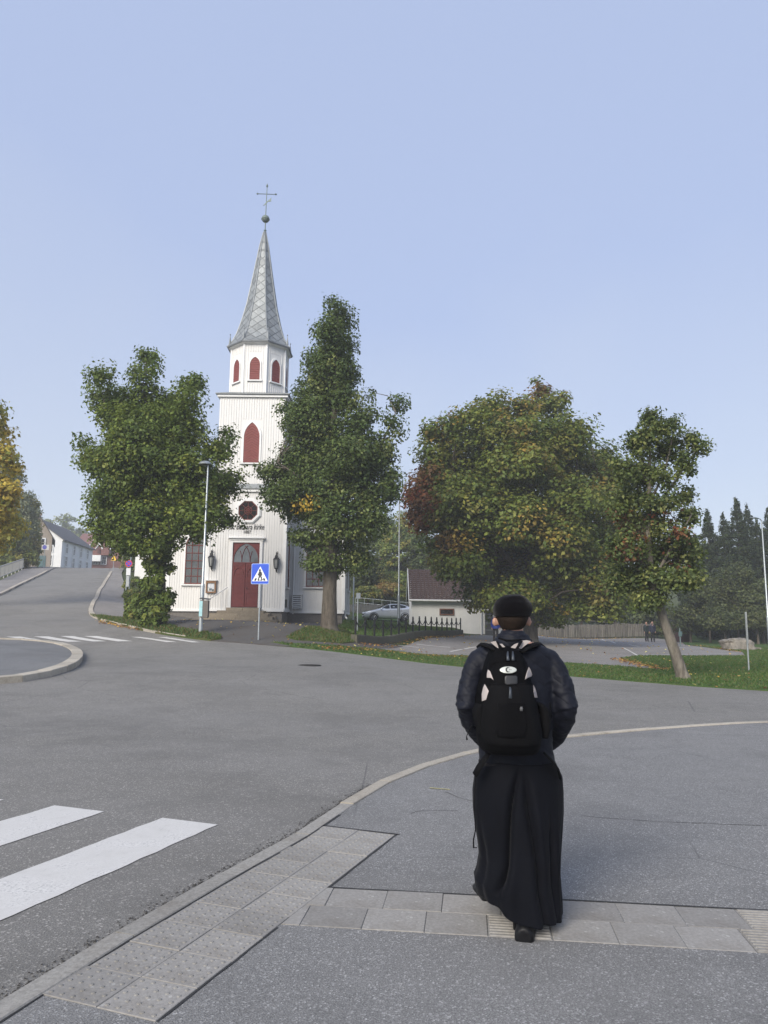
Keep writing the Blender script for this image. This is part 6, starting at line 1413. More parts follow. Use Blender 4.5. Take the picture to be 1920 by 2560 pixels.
t, rf = house('far_house', 'hazy reddish house end beyond the yellow warning sign', (aty(232, 1200, 150)[0], 150), 0, 6, 8, hz(-53, 150), aty(240, 1182, 150)[2], aty(240, 1160, 150)[2], plain('faded_red', (.25, .15, .12), .8), M_darkroof, 'dep')
# white house between the hill pavement and the church
YD = 63.0; xd0 = aty(291, 1230, YD)[0]; zb = hz(xd0 + 2, YD); ze = zb + 5.2
t, rf = house('white_house', 'white wooden house behind the lime tree left of the church', (xd0, YD), 0, 8.0, 8, zb, ze, ze + 2.6, M_board, M_darkroof, 'wid')
hwin(t, 1.6, -.02, 1.3, .9, 1.4, 'front'); hwin(t, 4.2, -.02, 1.3, .9, 1.4, 'front'); hwin(t, 1.6, -.02, 3.4, .9, 1.2, 'front'); hwin(t, 4.2, -.02, 3.4, .9, 1.2, 'front')
mb = MB(); mb.b2(-.05, 8.05, -.05, 8.05, -.7, .3); mb.build('plinth', M_plinth, t, local=True)
# red hut on the wooded slope
rx, ry = aty(829, 1222, 92)[0], 92.0; zb = hz(rx, ry)
t, rf = house('red_hut', 'dark red hut half hidden among the trees on the slope', (rx - 1.2, ry), .3, 2.4, 2.6, zb, aty(829, 1213, ry)[2], aty(829, 1206, ry)[2], plain('dark_red_boards', (.13, .022, .02), .8), M_redroof, 'dep'); t['group'] = 'huts on the slope'
mb = MB(); mb.b2(.8, 1.6, -.04, 0, 0, 1.8); mb.build('door', M_redfade, t, local=True)

# ------------------------------------------------------------------ the silver car
M_silver = plain('silver_car_paint', (.60, .62, .65), .3, .45, .04, 3, coat=.6); M_tyre = plain('tyre_rubber', (.018, .018, .018), .85); M_rim = plain('alloy_rim', (.35, .36, .37), .35, .8)
M_carglass = glass_mat('car_glass', (.02, .024, .028), .12); M_carglass.node_tree.nodes['Principled BSDF'].inputs['Specular IOR Level'].default_value = .35; M_lamp = plain('headlight_lens', (.6, .62, .64), .12, 0, .1, 10); M_tail = plain('tail_light', (.35, .02, .02), .25)
def car(loc, rz, label):
    t = thing('silver_car', loc, label, 'car', None, rz); L_ = 4.34
    # stations along x (front at -x): x, half width, sill z, shoulder z, roof z, roof half width
    st = [(-2.15, .62, .30, .56, .58, .5), (-2.08, .74, .24, .68, .70, .6), (-1.8, .85, .20, .80, .82, .68), (-1.3, .89, .19, .90, .92, .72), (-.95, .90, .19, .95, 1.0, .70), (-.55, .91, .19, .97, 1.22, .66), (-.1, .915, .19, .98, 1.40, .62), (.35, .915, .19, 1.0, 1.455, .61), (.9, .91, .19, 1.02, 1.44, .60), (1.4, .90, .20, 1.05, 1.36, .58), (1.75, .88, .24, 1.07, 1.22, .56), (2.0, .84, .30, 1.02, 1.06, .56), (2.15, .72, .34, .80, .82, .5)]
    mb = MB(); rings = []
    for x, hw, z0, zs_, zr, rw in st:
        half = [(hw * .86, z0), (hw * .97, z0 + .10), (hw, z0 + .3), (hw * .995, (z0 + zs_) / 2 + .12), (hw * .965, zs_ - .03), (hw * .93, zs_), ((hw * .93 + rw) / 2 + .02, (zs_ + zr) / 2), (rw, zr - .02), (rw * .7, zr + .005), (0, zr + .012)]
        rings.append([(x, y, z) for y, z in half] + [(x, -y, z) for y, z in half[-2::-1]])
    mb.loft(rings); me = mb.mesh('body'); bm = bmesh.new(); bm.from_mesh(me)
    me = evalmesh(me, [('SUBSURF', dict(levels=1, render_levels=1))]); link('body', me, M_silver, t, 'all')
    def P(x, s, z):    # a point on the flank, a few mm proud
        i = np.array([q[0] for q in st]); hw = np.interp(x, i, [q[1] for q in st]); zs_ = np.interp(x, i, [q[3] for q in st]); zr = np.interp(x, i, [q[4] for q in st]); rw = np.interp(x, i, [q[5] for q in st])
        y = hw * .97 if z < zs_ - .03 else np.interp(z, [zs_ - .03, zs_, (zs_ + zr) / 2, zr], [hw * .965, hw * .93, (hw * .93 + rw) / 2 + .02, rw]); return (x, s * (y + .008), z)
    for s in (-1, 1):
        for poly in ([(-.78, 1.03), (-.20, 1.03), (.02, 1.04), (.02, 1.36), (-.18, 1.31), (-.5, 1.16)], [(.08, 1.04), (.85, 1.06), (.85, 1.385), (.4, 1.395), (.08, 1.375)], [(.92, 1.07), (1.35, 1.12), (1.5, 1.2), (1.3, 1.31), (.92, 1.38)]):
            mb = MB(); n = len(poly); mb.add([P(x, s, z) for x, z in poly] + [tuple(np.array(P(x, s, z)) - (0, s * .03, 0)) for x, z in poly], [tuple(range(n)), tuple(range(n, 2 * n))] + [(i, (i + 1) % n, n + (i + 1) % n, n + i) for i in range(n)]); mb.build('side_window', M_carglass, t, local=True)
        for xw in (-1.33, 1.30):
            w_ = thing('wheel', (xw, s * .80, .325), None, None); w_.parent = t
            mb = MB(); mb.loft([[(r * math.cos(a), y, r * math.sin(a)) for a in np.linspace(0, 2 * PI, 25)[:-1]] for r, y in ((.2, -.1), (.31, -.1), (.325, -.06), (.325, .06), (.31, .1), (.2, .1))]); mb.build('tyre', M_tyre, w_, True, local=True)
            mb = MB(); mb.loft([[(r * math.cos(a), s * y, r * math.sin(a)) for a in np.linspace(0, 2 * PI, 21)[:-1]] for r, y in ((.215, .06), (.215, .105), (.19, .10), (.19, .07))], True)
            for q in range(7): a = 2 * PI * q / 7; mb.tube([(0, s * .10, 0), (.2 * math.cos(a), s * .095, .2 * math.sin(a))], .022, 5)
            mb.build('rim', M_rim, w_, local=True)
            mb = MB(); mb.loft([[(xw + r * math.cos(a), s * y, .335 + r * math.sin(a)) for a in np.linspace(-.15, PI + .15, 17)] for r, y in ((.345, .905), (.385, .925), (.39, .90))], False, False); mb.build('wheel_arch', M_tyre, t, local=True)
        mb = MB(); mb.sphere((-2.0, s * .58, .66), (.16, .17, .085), 10, 7); mb.build('headlight', M_lamp, t, True, local=True)
        mb = MB(); mb.sphere((-.72, s * .99, 1.03), (.09, .11, .07), 8, 6); mb.build('wing_mirror', M_silver, t, True, local=True)
        mb = MB(); mb.box((2.02, s * .68, .92), (.12, .2, .3)); mb.build('tail_light', M_tail, t, local=True)
        for xx in (-.83, .05, .98): mb = MB(); mb.tube([P(xx, s, .34), P(xx + .01, s, .7), P(xx, s, .97)], .008, 4); mb.build('door_seam', M_tyre, t, local=True)
        for xx in (-.1, .82): mb = MB(); mb.box((xx, s * .915, .86), (.18, .03, .03)); mb.build('door_handle', M_silver, t, local=True)
    def Q(x, y, d=.012):
        i = np.array([q[0] for q in st]); return (x, y, float(np.interp(x, i, [q[4] for q in st])) + d)
    mb = MB(); mb.loft([[Q(x, y * np.interp(x, [-1, 0], [.66, .56]), .02) for y in (-1, -.5, 0, .5, 1)] for x in (-.92, -.6, -.3, -.1)], False, False); mb.build('windscreen', M_carglass, t, local=True)
    mb = MB(); mb.loft([[Q(x, y * .5, .02) for y in (-1, 0, 1)] for x in (1.45, 1.7, 1.95)], False, False); mb.build('rear_window', M_carglass, t, local=True)
    mb = MB(); mb.box((-2.13, 0, .52), (.06, .7, .12)); mb.box((-2.12, 0, .34), (.06, .95, .12)); mb.build('grille', M_tyre, t, local=True)
    mb = MB(); mb.box((-2.165, 0, .43), (.02, .5, .1)); mb.build('number_plate', M_white, t, local=True)
    return t
cyY = 63.5; cc_ = aty(838, 1341, cyY)
car((cc_[0], cyY, float(HZ([(cc_[0], cyY)])[0] + lawn_dz(np.array([[cc_[0], cyY]]))[0])), math.radians(9), 'silver hatchback parked on grass before a dark plank fence')
# ------------------------------------------------------------------ the walking man in the long black robe
M_skin = plain('skin', (.42, .235, .165), .5, 0, .10, 14, .1, 90); M_hair = plain('dark_hair', (.020, .013, .009), .7, 0, .3, 60, .5, 160, .12)
def cloth_mat(name, base, rough, weave=0.0, sheen=.0, quilt=None, wr=.3, wsc=9, spec=.05):
    m, n, b = newmat(name); co = n.coord(); f = n.noise(co, 5, 5, .7)
    n.l.new(n.ramp(f, [(.3, tuple(c * .78 for c in base)), (.7, tuple(c * 1.2 for c in base))]), b.inputs['Base Color'])
    b.inputs['Roughness'].default_value = rough; b.inputs['Specular IOR Level'].default_value = spec
    if sheen: b.inputs['Sheen Weight'].default_value = sheen; b.inputs['Sheen Roughness'].default_value = .4
    nb = n.bump(n.noise(n.coord((1, 1, .55)), wsc, 4, .6), wr, .03)
    if weave: nb = n.bump(n.noise(co, 500, 2), weave, .002, nb)
    if quilt is not None:
        sx = n.new('SeparateXYZ'); n.l.new(co, sx.inputs[0])
        def mth(op, a, b_=None):
            x = n.new('Math', operation=op)
            for i, q in enumerate((a, b_)):
                if q is None: continue
                if hasattr(q, 'links'): n.l.new(q, x.inputs[i])
                else: x.inputs[i].default_value = q
            return x.outputs[0]
        ax = mth('ABSOLUTE', mth('SUBTRACT', sx.outputs[0], quilt)); d = mth('ADD', mth('MULTIPLY', ax, -.75), sx.outputs[2])
        s = mth('ABSOLUTE', mth('SINE', mth('MULTIPLY', d, 2 * PI / .17))); s = mth('POWER', s, .35); nb = n.bump(s, .28, .02, nb)
    n.l.new(nb, b.inputs['Normal']); return m
YP = 4.28
def z6(x, y): return ((1100 + x / 4.1475) * 1659 / 1920, (1460 + y / 4.1475) * 1659 / 1920)
def z7(x, y): return ((1100 + x / 3.95) * 1659 / 1920, (1860 + y / 3.95) * 1659 / 1920)
def W6(x, y, Y=YP): return aty(*z6(x, y), Y)
def W7(x, y, Y=YP): return aty(*z7(x, y), Y)
K6 = (W6(1000, 900)[0] - W6(500, 900)[0]) / 500
PX = W6(770, 900)[0]; foot = G(1135, 2056)
M_jacket = cloth_mat('navy_quilted_nylon', (.0072, .0084, .0145), .58, .3, .0, PX - .0, .35, 9, .20)
M_robe = cloth_mat('black_wool', (.0046, .0051, .0075), .7, .4, .03, None, .3, 6, .06)
M_cap = cloth_mat('black_cap_wool', (.0042, .0038, .0046), .95, .8, .1, None, .2, 14)
M_shoe = plain('black_leather', (.007, .007, .008), .45, 0, .2, 20, spec=.2); M_sole = plain('rubber_sole', (.008, .008, .008), .8, spec=.15)
MAN = thing('person', (PX, YP, .0), 'man seen from behind in black cap, navy jacket and long black robe', 'person')
def ring(cx_, cy_, z, a, bb, bf, n=40, e=2.0, tilt=0.0):
    """closed ring: half width a, depth bb behind (towards camera) and bf in front; superellipse exponent e"""
    out = []
    for j in range(n):
        t_ = 2 * PI * j / n; c, s = math.cos(t_), math.sin(t_); x = math.copysign(abs(c) ** (2 / e), c) * a; y = math.copysign(abs(s) ** (2 / e), s); y *= bf if y > 0 else bb
        out.append((cx_ + x, cy_ + y, z + tilt * x))
    return out
def rings6(rows, Yc, dfun, e=2.0, n=40):
    out = []
    for y, l, r in rows:
        A, B = W6(l, y, Yc), W6(r, y, Yc); bb, bf = dfun(y); out.append(ring((A[0] + B[0]) / 2, Yc, (A[2] + B[2]) / 2, (B[0] - A[0]) / 2, bb, bf, n, e, (B[2] - A[2]) / max(1e-6, B[0] - A[0])))
    return out
def interp_rows(rows, step=20):
    R_ = np.array(rows, float); ys = np.arange(R_[0, 0], R_[-1, 0] + .1, step); return [(y, np.interp(y, R_[:, 0], R_[:, 1]), np.interp(y, R_[:, 0], R_[:, 2])) for y in ys]
def fuse(mb, voxel, it=6, fac=.5):
    me = mb.mesh('tmp'); return evalmesh(me, [('REMESH', dict(mode='VOXEL', voxel_size=voxel, adaptivity=0.0, use_smooth_shade=True)), ('SMOOTH', dict(factor=fac, iterations=it))])
def shift_mesh(me, o): me.transform(Matrix.Translation([-float(c) for c in o])); return me
def wrinkle(me, fn):
    n = len(me.vertices); co = np.empty(n * 3); me.vertices.foreach_get('co', co); co = co.reshape(-1, 3); no = np.array([v.normal[:] for v in me.vertices]); co += no * fn(co)[:, None]; me.vertices.foreach_set('co', co.ravel()); me.update(); return me
mo = np.array(MAN.location)
# --- body: head with a face, neck, trunk, arms into the pockets, legs
HY_ = YP + .01
hc = W6(752, 330, HY_); hr = .078
mb = MB(); mb.sphere(tuple(hc + (0, .01, .0)), (hr, .098, .112), 24, 16); mb.sphere(tuple(hc + (0, .055, -.055)), (.058, .05, .065), 16, 10)
mb.tube([tuple(hc + (0, -.005, -.05)), tuple(hc + (0, -.02, -.13)), tuple(hc + (0, -.03, -.2))], [.056, .056, .066], 16)
mb.tube([tuple(hc + (0, .105, .02)), tuple(hc + (0, .125, -.02)), tuple(hc + (0, .10, -.03))], [.008, .014, .010], 8)                     # nose
mb.tube([tuple(hc + (-.025, .095, -.062)), tuple(hc + (0, .104, -.06)), tuple(hc + (.025, .095, -.062))], [.004, .008, .004], 8)          # lips
for s in (-1, 1): mb.sphere(tuple(hc + (s * .032, .088, .018)), .013, 8, 6)
for s, (ex, ey) in ((-1, (566, 392)), (1, (924, 388))):
    e = W6(ex, ey, HY_ + .005); mb.sphere(tuple(e), (.016, .012, .030), 12, 10); mb.sphere(tuple(e + (-s * .012, .004, -.004)), (.018, .012, .022), 10, 8)
tr_rows = interp_rows([(560, 640, 880), (640, 480, 1040), (720, 430, 1110), (1000, 430, 1110), (1500, 440, 1110), (1850, 430, 1150)], 60)
mb.loft(rings6(tr_rows, YP, lambda y: (.09, .09)))
def armpath(pts, dys): return [tuple(W6(x, y, YP + d)) for (x, y), d in zip(pts, dys)]
AL = armpath([(408, 785), (345, 900), (300, 1080), (278, 1240), (318, 1410), (392, 1550), (460, 1630)], [0, -.02, -.05, -.07, .02, .12, .17]); AR = armpath([(1126, 782), (1208, 900), (1272, 1080), (1318, 1250), (1278, 1430), (1205, 1590), (1130, 1660)], [0, -.02, -.05, -.07, .02, .12, .17])
for P_arm in (AL, AR):
    mb.tube(P_arm, [.045, .042, .040, .036, .033, .027, .03], 12); q = np.array(P_arm[-1]); u = q - np.array(P_arm[-2]); u /= np.linalg.norm(u)
    for k in range(4): mb.tube([tuple(q + (0, 0, .03 - .02 * k)), tuple(q + u * .05 + (0, .02, .03 - .021 * k)), tuple(q + u * (.085 - .008 * abs(k - 1)) + (0, .0, .025 - .02 * k))], [.010, .0095, .008], 7)
    mb.tube([tuple(q), tuple(q + u * .02 + (0, .03, .035)), tuple(q + u * .045 + (0, .03, .055))], [.012, .010, .009], 7)
hipz = W6(770, 1850)[2]
LF = G(1040, 1962); LF = np.array([LF[0] + .045, LF[1] + .02, 0]); RF = np.array([foot[0] + .005, foot[1] + .03, 0])
for s, ft in ((-1, LF), (1, RF)):
    hipp = np.array([PX + s * .085, YP, hipz]); knee = (hipp + ft) / 2 + (0, .06, .02); mb.tube([tuple(hipp), tuple(knee), tuple(ft + (0, .07, .18)), tuple(ft + (0, .05, .06))], [.085, .055, .038, .04], 12)
me = fuse(mb, .009, 4); link('body', shift_mesh(me, mo), M_skin, MAN, 'all')
# --- hair and cap
hb = interp_rows([(330, 578, 922), (380, 594, 904), (420, 610, 888), (455, 632, 862), (480, 650, 842)], 12)
mb = MB(); mb.loft(rings6(hb, HY_, lambda y: (.104 - max(0, y - 380) * .00026, .035)), True)
me = fuse(mb, .008, 3); wrinkle(me, lambda c: np.array([.0022 * noise.noise(Vector((p[0] * 90, p[1] * 90, p[2] * 25))) for p in c])); link('hair', shift_mesh(me, mo), M_hair, MAN, 'all')
cp = interp_rows([(106, 742, 782), (112, 690, 830), (128, 645, 868), (155, 608, 900), (195, 580, 928), (235, 565, 944), (270, 563, 944), (300, 568, 936), (320, 572, 930), (338, 578, 924)], 8)
dcap = lambda y: (np.interp(y, [106, 130, 200, 260, 338], [.03, .075, .112, .122, .112]), np.interp(y, [106, 130, 200, 260, 338], [.04, .09, .14, .155, .13]))
cp = [(y, 754 + (l - 754) * 1.05, 754 + (r - 754) * 1.05) for y, l, r in cp]; mb = MB(); mb.loft(rings6(cp, HY_, dcap, 2.15)); me = fuse(mb, .007, 3); wrinkle(me, lambda c: np.array([.0025 * noise.noise(Vector((p[0] * 22, p[1] * 22, p[2] * 22))) for p in c])); cap = link('cap', shift_mesh(me, mo), M_cap, MAN, 'all')
mb = MB(); mb.loft(rings6(interp_rows([(318, 571, 931), (326, 569, 933), (336, 571, 931)], 5), HY_, lambda y: (.1155, .134), 2.15), True); mb.build('band', M_cap, cap, 'all')
mb = MB(); z_ = W6(752, 330, HY_)[2]; rowsb = [[(hc[0] + x, HY_ + .115 + d * math.sqrt(max(0, 1 - (x / .085) ** 2)), z_ - .008 - .02 * d / .07) for x in np.linspace(-.084, .084, 13)] for d in (0, .035, .07)]
mb.loft(rowsb + [[(x, y, z - .006) for x, y, z in r] for r in rowsb[::-1]], False, False); mb.build('peak', M_cap, cap, 'all')
# --- jacket: trunk, sleeves and collar grown into one surface
tr = interp_rows([(596, 600, 910), (620, 500, 1010), (645, 420, 1090), (680, 372, 1142), (740, 358, 1170), (900, 372, 1170), (1100, 385, 1180), (1300, 395, 1185), (1500, 400, 1165), (1650, 399, 1160), (1750, 400, 1172), (1830, 408, 1186), (1862, 416, 1188)], 26)
mb = MB(); mb.loft(rings6(tr, YP, lambda y: (np.interp(y, [596, 700, 1000, 1862], [.075, .115, .125, .145]), np.interp(y, [596, 700, 1000, 1862], [.08, .12, .135, .15])), 2.3))
for P_arm, lead in ((AL, (490, 745)), (AR, (1045, 745))):
    mb.tube([tuple(W6(*lead, YP))] + P_arm, [.060, .064, .063, .063, .066, .060, .050, .046], 18); mb.sphere(tuple(np.array(P_arm[0]) + (0, 0, -.012)), .062, 14, 10)
col = interp_rows([(478, 652, 850), (500, 622, 878), (530, 598, 905), (560, 575, 934), (600, 560, 952), (640, 560, 960)], 14)
mb.loft(rings6(col, YP, lambda y: (np.interp(y, [478, 560, 640], [.075, .095, .10]), np.interp(y, [478, 560, 640], [.08, .10, .10]))))
me = fuse(mb, .0085, 7, .5)
def jw(c):
    out = np.empty(len(c))
    elbows = [np.array(AL[3]), np.array(AR[3])]
    for i, p in enumerate(c):
        v = Vector((p[0] * 9, p[1] * 9, p[2] * 20)); k = .0026
        d = min(np.linalg.norm(p - e) for e in elbows); k += .007 * max(0, 1 - d / .25)
        q = noise.noise(v) + .5 * noise.noise(v * 2.3); out[i] = k * (abs(q) * 2 - .8)
        if p[2] > zcol: out[i] += .0032 * math.sin(p[2] * 260 + 3 * noise.noise(Vector((p[0] * 14, p[1] * 14, 0))))
    return out
zcol = W6(770, 600)[2]
wrinkle(me, jw); jk = link('jacket', shift_mesh(me, mo), M_jacket, MAN, 'all')
mb = MB(); hemr = interp_rows([(1828, 404, 1188), (1845, 400, 1192), (1872, 408, 1192)], 8); mb.loft(rings6(hemr, YP, lambda y: (.150, .155), 2.3), True); mb.build('waistband', cloth_mat('charcoal_knit', (.022, .021, .023), .9, .6), jk, 'all')
# --- robe: a skirt of folds from the waist to a swinging hem
rob = np.array([(150, 455, 1115), (205, 398, 1140), (330, 352, 1195), (500, 332, 1208), (700, 336, 1212), (900, 356, 1206), (1100, 384, 1196), (1240, 396, 1190), (1400, 372, 1188), (1520, 345, 1196), (1640, 352, 1208), (1760, 365, 1216), (1840, 372, 1218)], float)
NTH = 220; NZ = 90
def robe_mesh():
    V = np.empty((NZ + 1, NTH, 3)); ys = np.linspace(rob[0, 0], rob[-1, 0], NZ + 1)
    zw = W7(800, rob[0, 0], YP)[2]; zl = W7(800, rob[-1, 0], YP)[2]; ZHEM = W7(900, 1845, YP - .26)[2]
    th = np.linspace(0, 2 * PI, NTH, endpoint=False); back = np.sin(th) < 0
    for i, y in enumerate(ys):
        t_ = i / NZ; l, r = np.interp(y, rob[:, 0], rob[:, 1]), np.interp(y, rob[:, 0], rob[:, 2]); A, B = W7(l, y, YP), W7(r, y, YP); a = (B[0] - A[0]) / 2 * (1 - .03 * t_); cx_ = (A[0] + B[0]) / 2; z = (A[2] + B[2]) / 2
        bb = .165 + .10 * t_; bf = .17 + .20 * t_
        c, s = np.cos(th), np.sin(th); x = np.sign(c) * np.abs(c) ** .9 * a; yv = np.where(s < 0, s * bb, s * bf)
        # folds: (angle at waist, drift to hem, width, depth) ; the back is at -90 degrees
        f = np.zeros(NTH)
        for a0, dr, wd, dp, s0, s1 in ((-95, -34, 5, -.055, .0, .75), (-91, 22, 5, -.052, .02, 1.0), (-112, -16, 7, -.014, .2, 1.0), (-80, 6, 9, .026, .1, 1.0), (-60, 16, 6, -.034, .25, 1.0), (-128, -2, 6, -.008, .35, 1.0), (-142, 4, 8, .008, .4, 1.0), (-157, 2, 7, -.010, .3, 1.0), (-40, -4, 8, .018, .4, 1.0), (-24, 2, 7, -.016, .3, 1.0), (-104, -6, 10, .016, .5, 1.0), (20, 0, 9, -.02, .2, 1), (50, 4, 9, .02, .2, 1), (85, 0, 9, -.03, .1, 1), (120, -3, 10, .02, .2, 1), (150, 0, 9, -.02, .2, 1)):
            cen = math.radians(a0 + dr * t_); d = (th - cen + PI) % (2 * PI) - PI; env = np.clip((t_ - s0) / .25, 0, 1) * np.clip((s1 + .12 - t_) / .12, 0, 1)
            f += dp * env * np.exp(-(d / math.radians(wd * (.7 + .6 * t_))) ** 2)
        f += .003 * t_ * np.sin(th * 17 + 4 * t_) * (.5 + .5 * np.sin(th * 3))
        nx, ny = c, s; x = x + nx * f; yv = yv + ny * f
        # hem line: higher on the left, trailing at the back
        lift = np.clip((t_ - .72) / .28, 0, 1) ** 1.5
        dz = lift * (np.where(c < .2, (.2 - c) * .085, 0) + .03 * np.maximum(0, s) + .008 * np.sin(th * 5 + 1))
        z = zw + (ZHEM - zw) * (zw - z) / (zw - zl)
        V[i, :, 0] = cx_ + x; V[i, :, 1] = YP + .02 * t_ + yv; V[i, :, 2] = z + dz
    F = []
    idx = np.arange((NZ + 1) * NTH).reshape(NZ + 1, NTH)
    a = idx[:-1]; b_ = idx[1:]; F = np.stack([a, np.roll(a, -1, 1), np.roll(b_, -1, 1), b_], -1).reshape(-1, 4)
    return np_mesh('robe', V.reshape(-1, 3) - mo, F)
me = robe_mesh(); me = evalmesh(me, [('SOLIDIFY', dict(thickness=.006, offset=-1))]); bm = bmesh.new(); bm.from_mesh(me); bmesh.ops.recalc_face_normals(bm, faces=bm.faces); bm.to_mesh(me); bm.free()
link('robe', me, M_robe, MAN, 'all')
mb = MB()
for s_, ft in ((-1, LF), (1, RF)):
    hipp = np.array([PX + s_ * .085, YP, hipz]); knee = (hipp + ft) / 2 + (0, .06, .02); mb = MB(); mb.tube([tuple(hipp + (0, 0, -.1)), tuple(knee), tuple(ft + (0, .07, .2)), tuple(ft + (0, .05, .075))], [.10, .07, .05, .052], 14); mb.build('trouser_leg', M_robe, MAN, 'all')
# --- shoes
def shoe(p, ang, roll=0.0):
    prof = [(y_ * 1.08, w_ * 1.16, a_, b_ * 1.05) for y_, w_, a_, b_ in [(-.045, .036, .02, .10), (-.03, .043, .0, .115), (.03, .045, 0, .115), (.09, .046, 0, .095), (.15, .05, 0, .07), (.21, .047, .004, .055), (.25, .035, .01, .045), (.27, .015, .016, .035)]]
    cs, sn = math.cos(ang), math.sin(ang)
    def T(x, y, z): return (p[0] + x * cs + y * sn, p[1] - x * sn + y * cs, p[2] + z)
    mb = MB(); mb.loft([[T(w_ * math.cos(a), y, (z0 + z1) / 2 + (z1 - z0) / 2 * math.sin(a)) for a in np.linspace(0, 2 * PI, 17)[:-1]] for y, w_, z0, z1 in prof])
    mb.tube([T(0, .01, .09), T(0, .015, .15)], [.045, .042], 14); me = evalmesh(mb.mesh('shoe', mo), [('REMESH', dict(mode='VOXEL', voxel_size=.007)), ('SMOOTH', dict(factor=.5, iterations=4))]); so_ = link('shoe', me, M_shoe, MAN, 'all')
    mb = MB(); sole = [(w_ * 1.06, y) for y, w_, _, _ in prof] + [(-w_ * 1.06, y) for y, w_, _, _ in prof[::-1]]; mb.loft([[T(x, y, z) for x, y in sole] for z in (.001, .024)]); mb.b2(0, 0, 0, 0, 0, 0) if False else None; mb.build('sole', M_sole, so_)
    mb = MB(); mb.loft([[T(x, y, z) for x, y in ((-.054, -.05), (.054, -.05), (.054, .045), (-.054, .045))] for z in (.002, .032)]); mb.build('heel', M_sole, so_)
shoe((RF[0], foot[1] + .045, 0), math.radians(14)); shoe((LF[0], LF[1], 0), math.radians(-6))

# ------------------------------------------------------------------ his backpack
M_pack = cloth_mat('black_pack_nylon', (.0036, .0036, .0042), .7, .6, .0, None, .35, 10); M_pack2 = cloth_mat('charcoal_pack_fabric', (.0058, .0058, .0064), .75, .7, .0, None, .3, 12); M_pale = plain('pale_grey_mesh', (.40, .355, .335), .7, 0, .08, 30, .2, 200); M_oval = plain('silver_patch', (.50, .52, .48), .35, .2, .06); M_pull = plain('blue_grey_rubber', (.035, .043, .055), .45); M_strap = plain('black_webbing', (.006, .006, .007), .85, 0, .3, 120, .5, 220, .1)
YB0 = YP - .10; YBm = YP - .25
pk = interp_rows([(650, 660, 745), (662, 610, 800), (685, 575, 845), (720, 545, 880), (800, 508, 922), (900, 482, 950), (1000, 448, 978), (1100, 420, 1002), (1200, 404, 1022), (1300, 396, 1046), (1400, 398, 1070), (1500, 402, 1086), (1600, 408, 1090), (1680, 420, 1085), (1740, 445, 1070), (1775, 480, 1045), (1795, 540, 990)], 14)
pdep = lambda y: np.interp(y, [650, 680, 760, 900, 1040, 1060, 1200, 1500, 1680, 1760, 1795], [.05, .09, .135, .17, .185, .20, .235, .25, .235, .20, .13])
PW = np.array([(W6(l, y, YBm)[0], W6(r, y, YBm)[0], (W6(l, y, YBm)[2] + W6(r, y, YBm)[2]) / 2, pdep(y)) for y, l, r in pk])
PACK = thing('backpack', (PX, YB0 - .1, float(PW[-1, 2])), 'black backpack with pale grey panels on the walking man\'s back', 'backpack'); po_ = np.array(PACK.location)
EXP = 2.7
mb = MB(); mb.loft([ring((l + r) / 2, YB0, z, (r - l) / 2, d, .03, 48, EXP) for l, r, z, d in PW]); me = evalmesh(mb.mesh('main', po_), [('SMOOTH', dict(factor=.4, iterations=3))])
wrinkle(me, lambda c: np.array([.0035 * noise.noise(Vector((p[0] * 13, p[1] * 13, p[2] * 9))) for p in c])); link('main_compartment', me, M_pack, PACK, 'all')
def surfY(x, z):
    zz = PW[::-1]; l = np.interp(z, zz[:, 2], zz[:, 0]); r = np.interp(z, zz[:, 2], zz[:, 1]); d = np.interp(z, zz[:, 2], zz[:, 3]); u = min(1, abs(x - (l + r) / 2) / max(1e-6, (r - l) / 2)); return YB0 - d * (1 - u ** EXP) ** (1 / EXP)
def on_pack(x, y, off=.0):
    Y = YBm
    for _ in range(4): q = W6(x, y, Y); Y = surfY(q[0], q[2]) - off
    return W6(x, y, Y)
def decal(name, poly, m, off=.006, th=.008, parent=PACK, step=14):
    P = [Vector(p) for p in poly]; n = len(P); A = np.array(poly, float); lo, hi = A.min(0), A.max(0); g = [(x, y) for x in np.arange(lo[0] + step / 2, hi[0], step) for y in np.arange(lo[1] + step / 2, hi[1], step)]
    if g:
        ga = np.array(g); ga = ga[inside(poly, ga)]; P += [Vector(p) for p in ga]
    ov, oe, of, *_ = delaunay_2d_cdt(P, [(i, (i + 1) % n) for i in range(n)], [], 1, 1e-3)
    top = [on_pack(p[0], p[1], off) for p in ov]; bot = [on_pack(p[0], p[1], off - th) for p in ov]; k = len(top)
    mb = MB(); mb.v = [tuple(p) for p in top] + [tuple(p) for p in bot]; mb.f = [tuple(f) for f in of] + [tuple(k + i for i in f[::-1]) for f in of]
    ed = {}
    for f in of:
        for a, b_ in zip(f, f[1:] + f[:1]): ed[(a, b_)] = 1
    mb.f += [(a, b_, k + b_, k + a) for a, b_ in ed if (b_, a) not in ed]
    return mb.build(name, m, parent, 'all')
def oval(cx_, cy_, rx, ry, n=28): return [(cx_ + rx * math.cos(2 * PI * i / n), cy_ + ry * math.sin(2 * PI * i / n)) for i in range(n)]
decal('front_pocket', [(500, 1050), (560, 1035), (720, 1050), (890, 1030), (955, 1045), (990, 1180), (1040, 1330), (1070, 1480), (1060, 1600), (1010, 1660), (900, 1690), (600, 1680), (480, 1650), (430, 1580), (420, 1450), (450, 1250), (480, 1150)], M_pack2, .016, .018, step=30)
decal('lower_panel', [(600, 1240), (740, 1230), (880, 1240), (905, 1500), (880, 1590), (740, 1605), (600, 1590), (570, 1500)], M_pack, .022, .01, step=30)
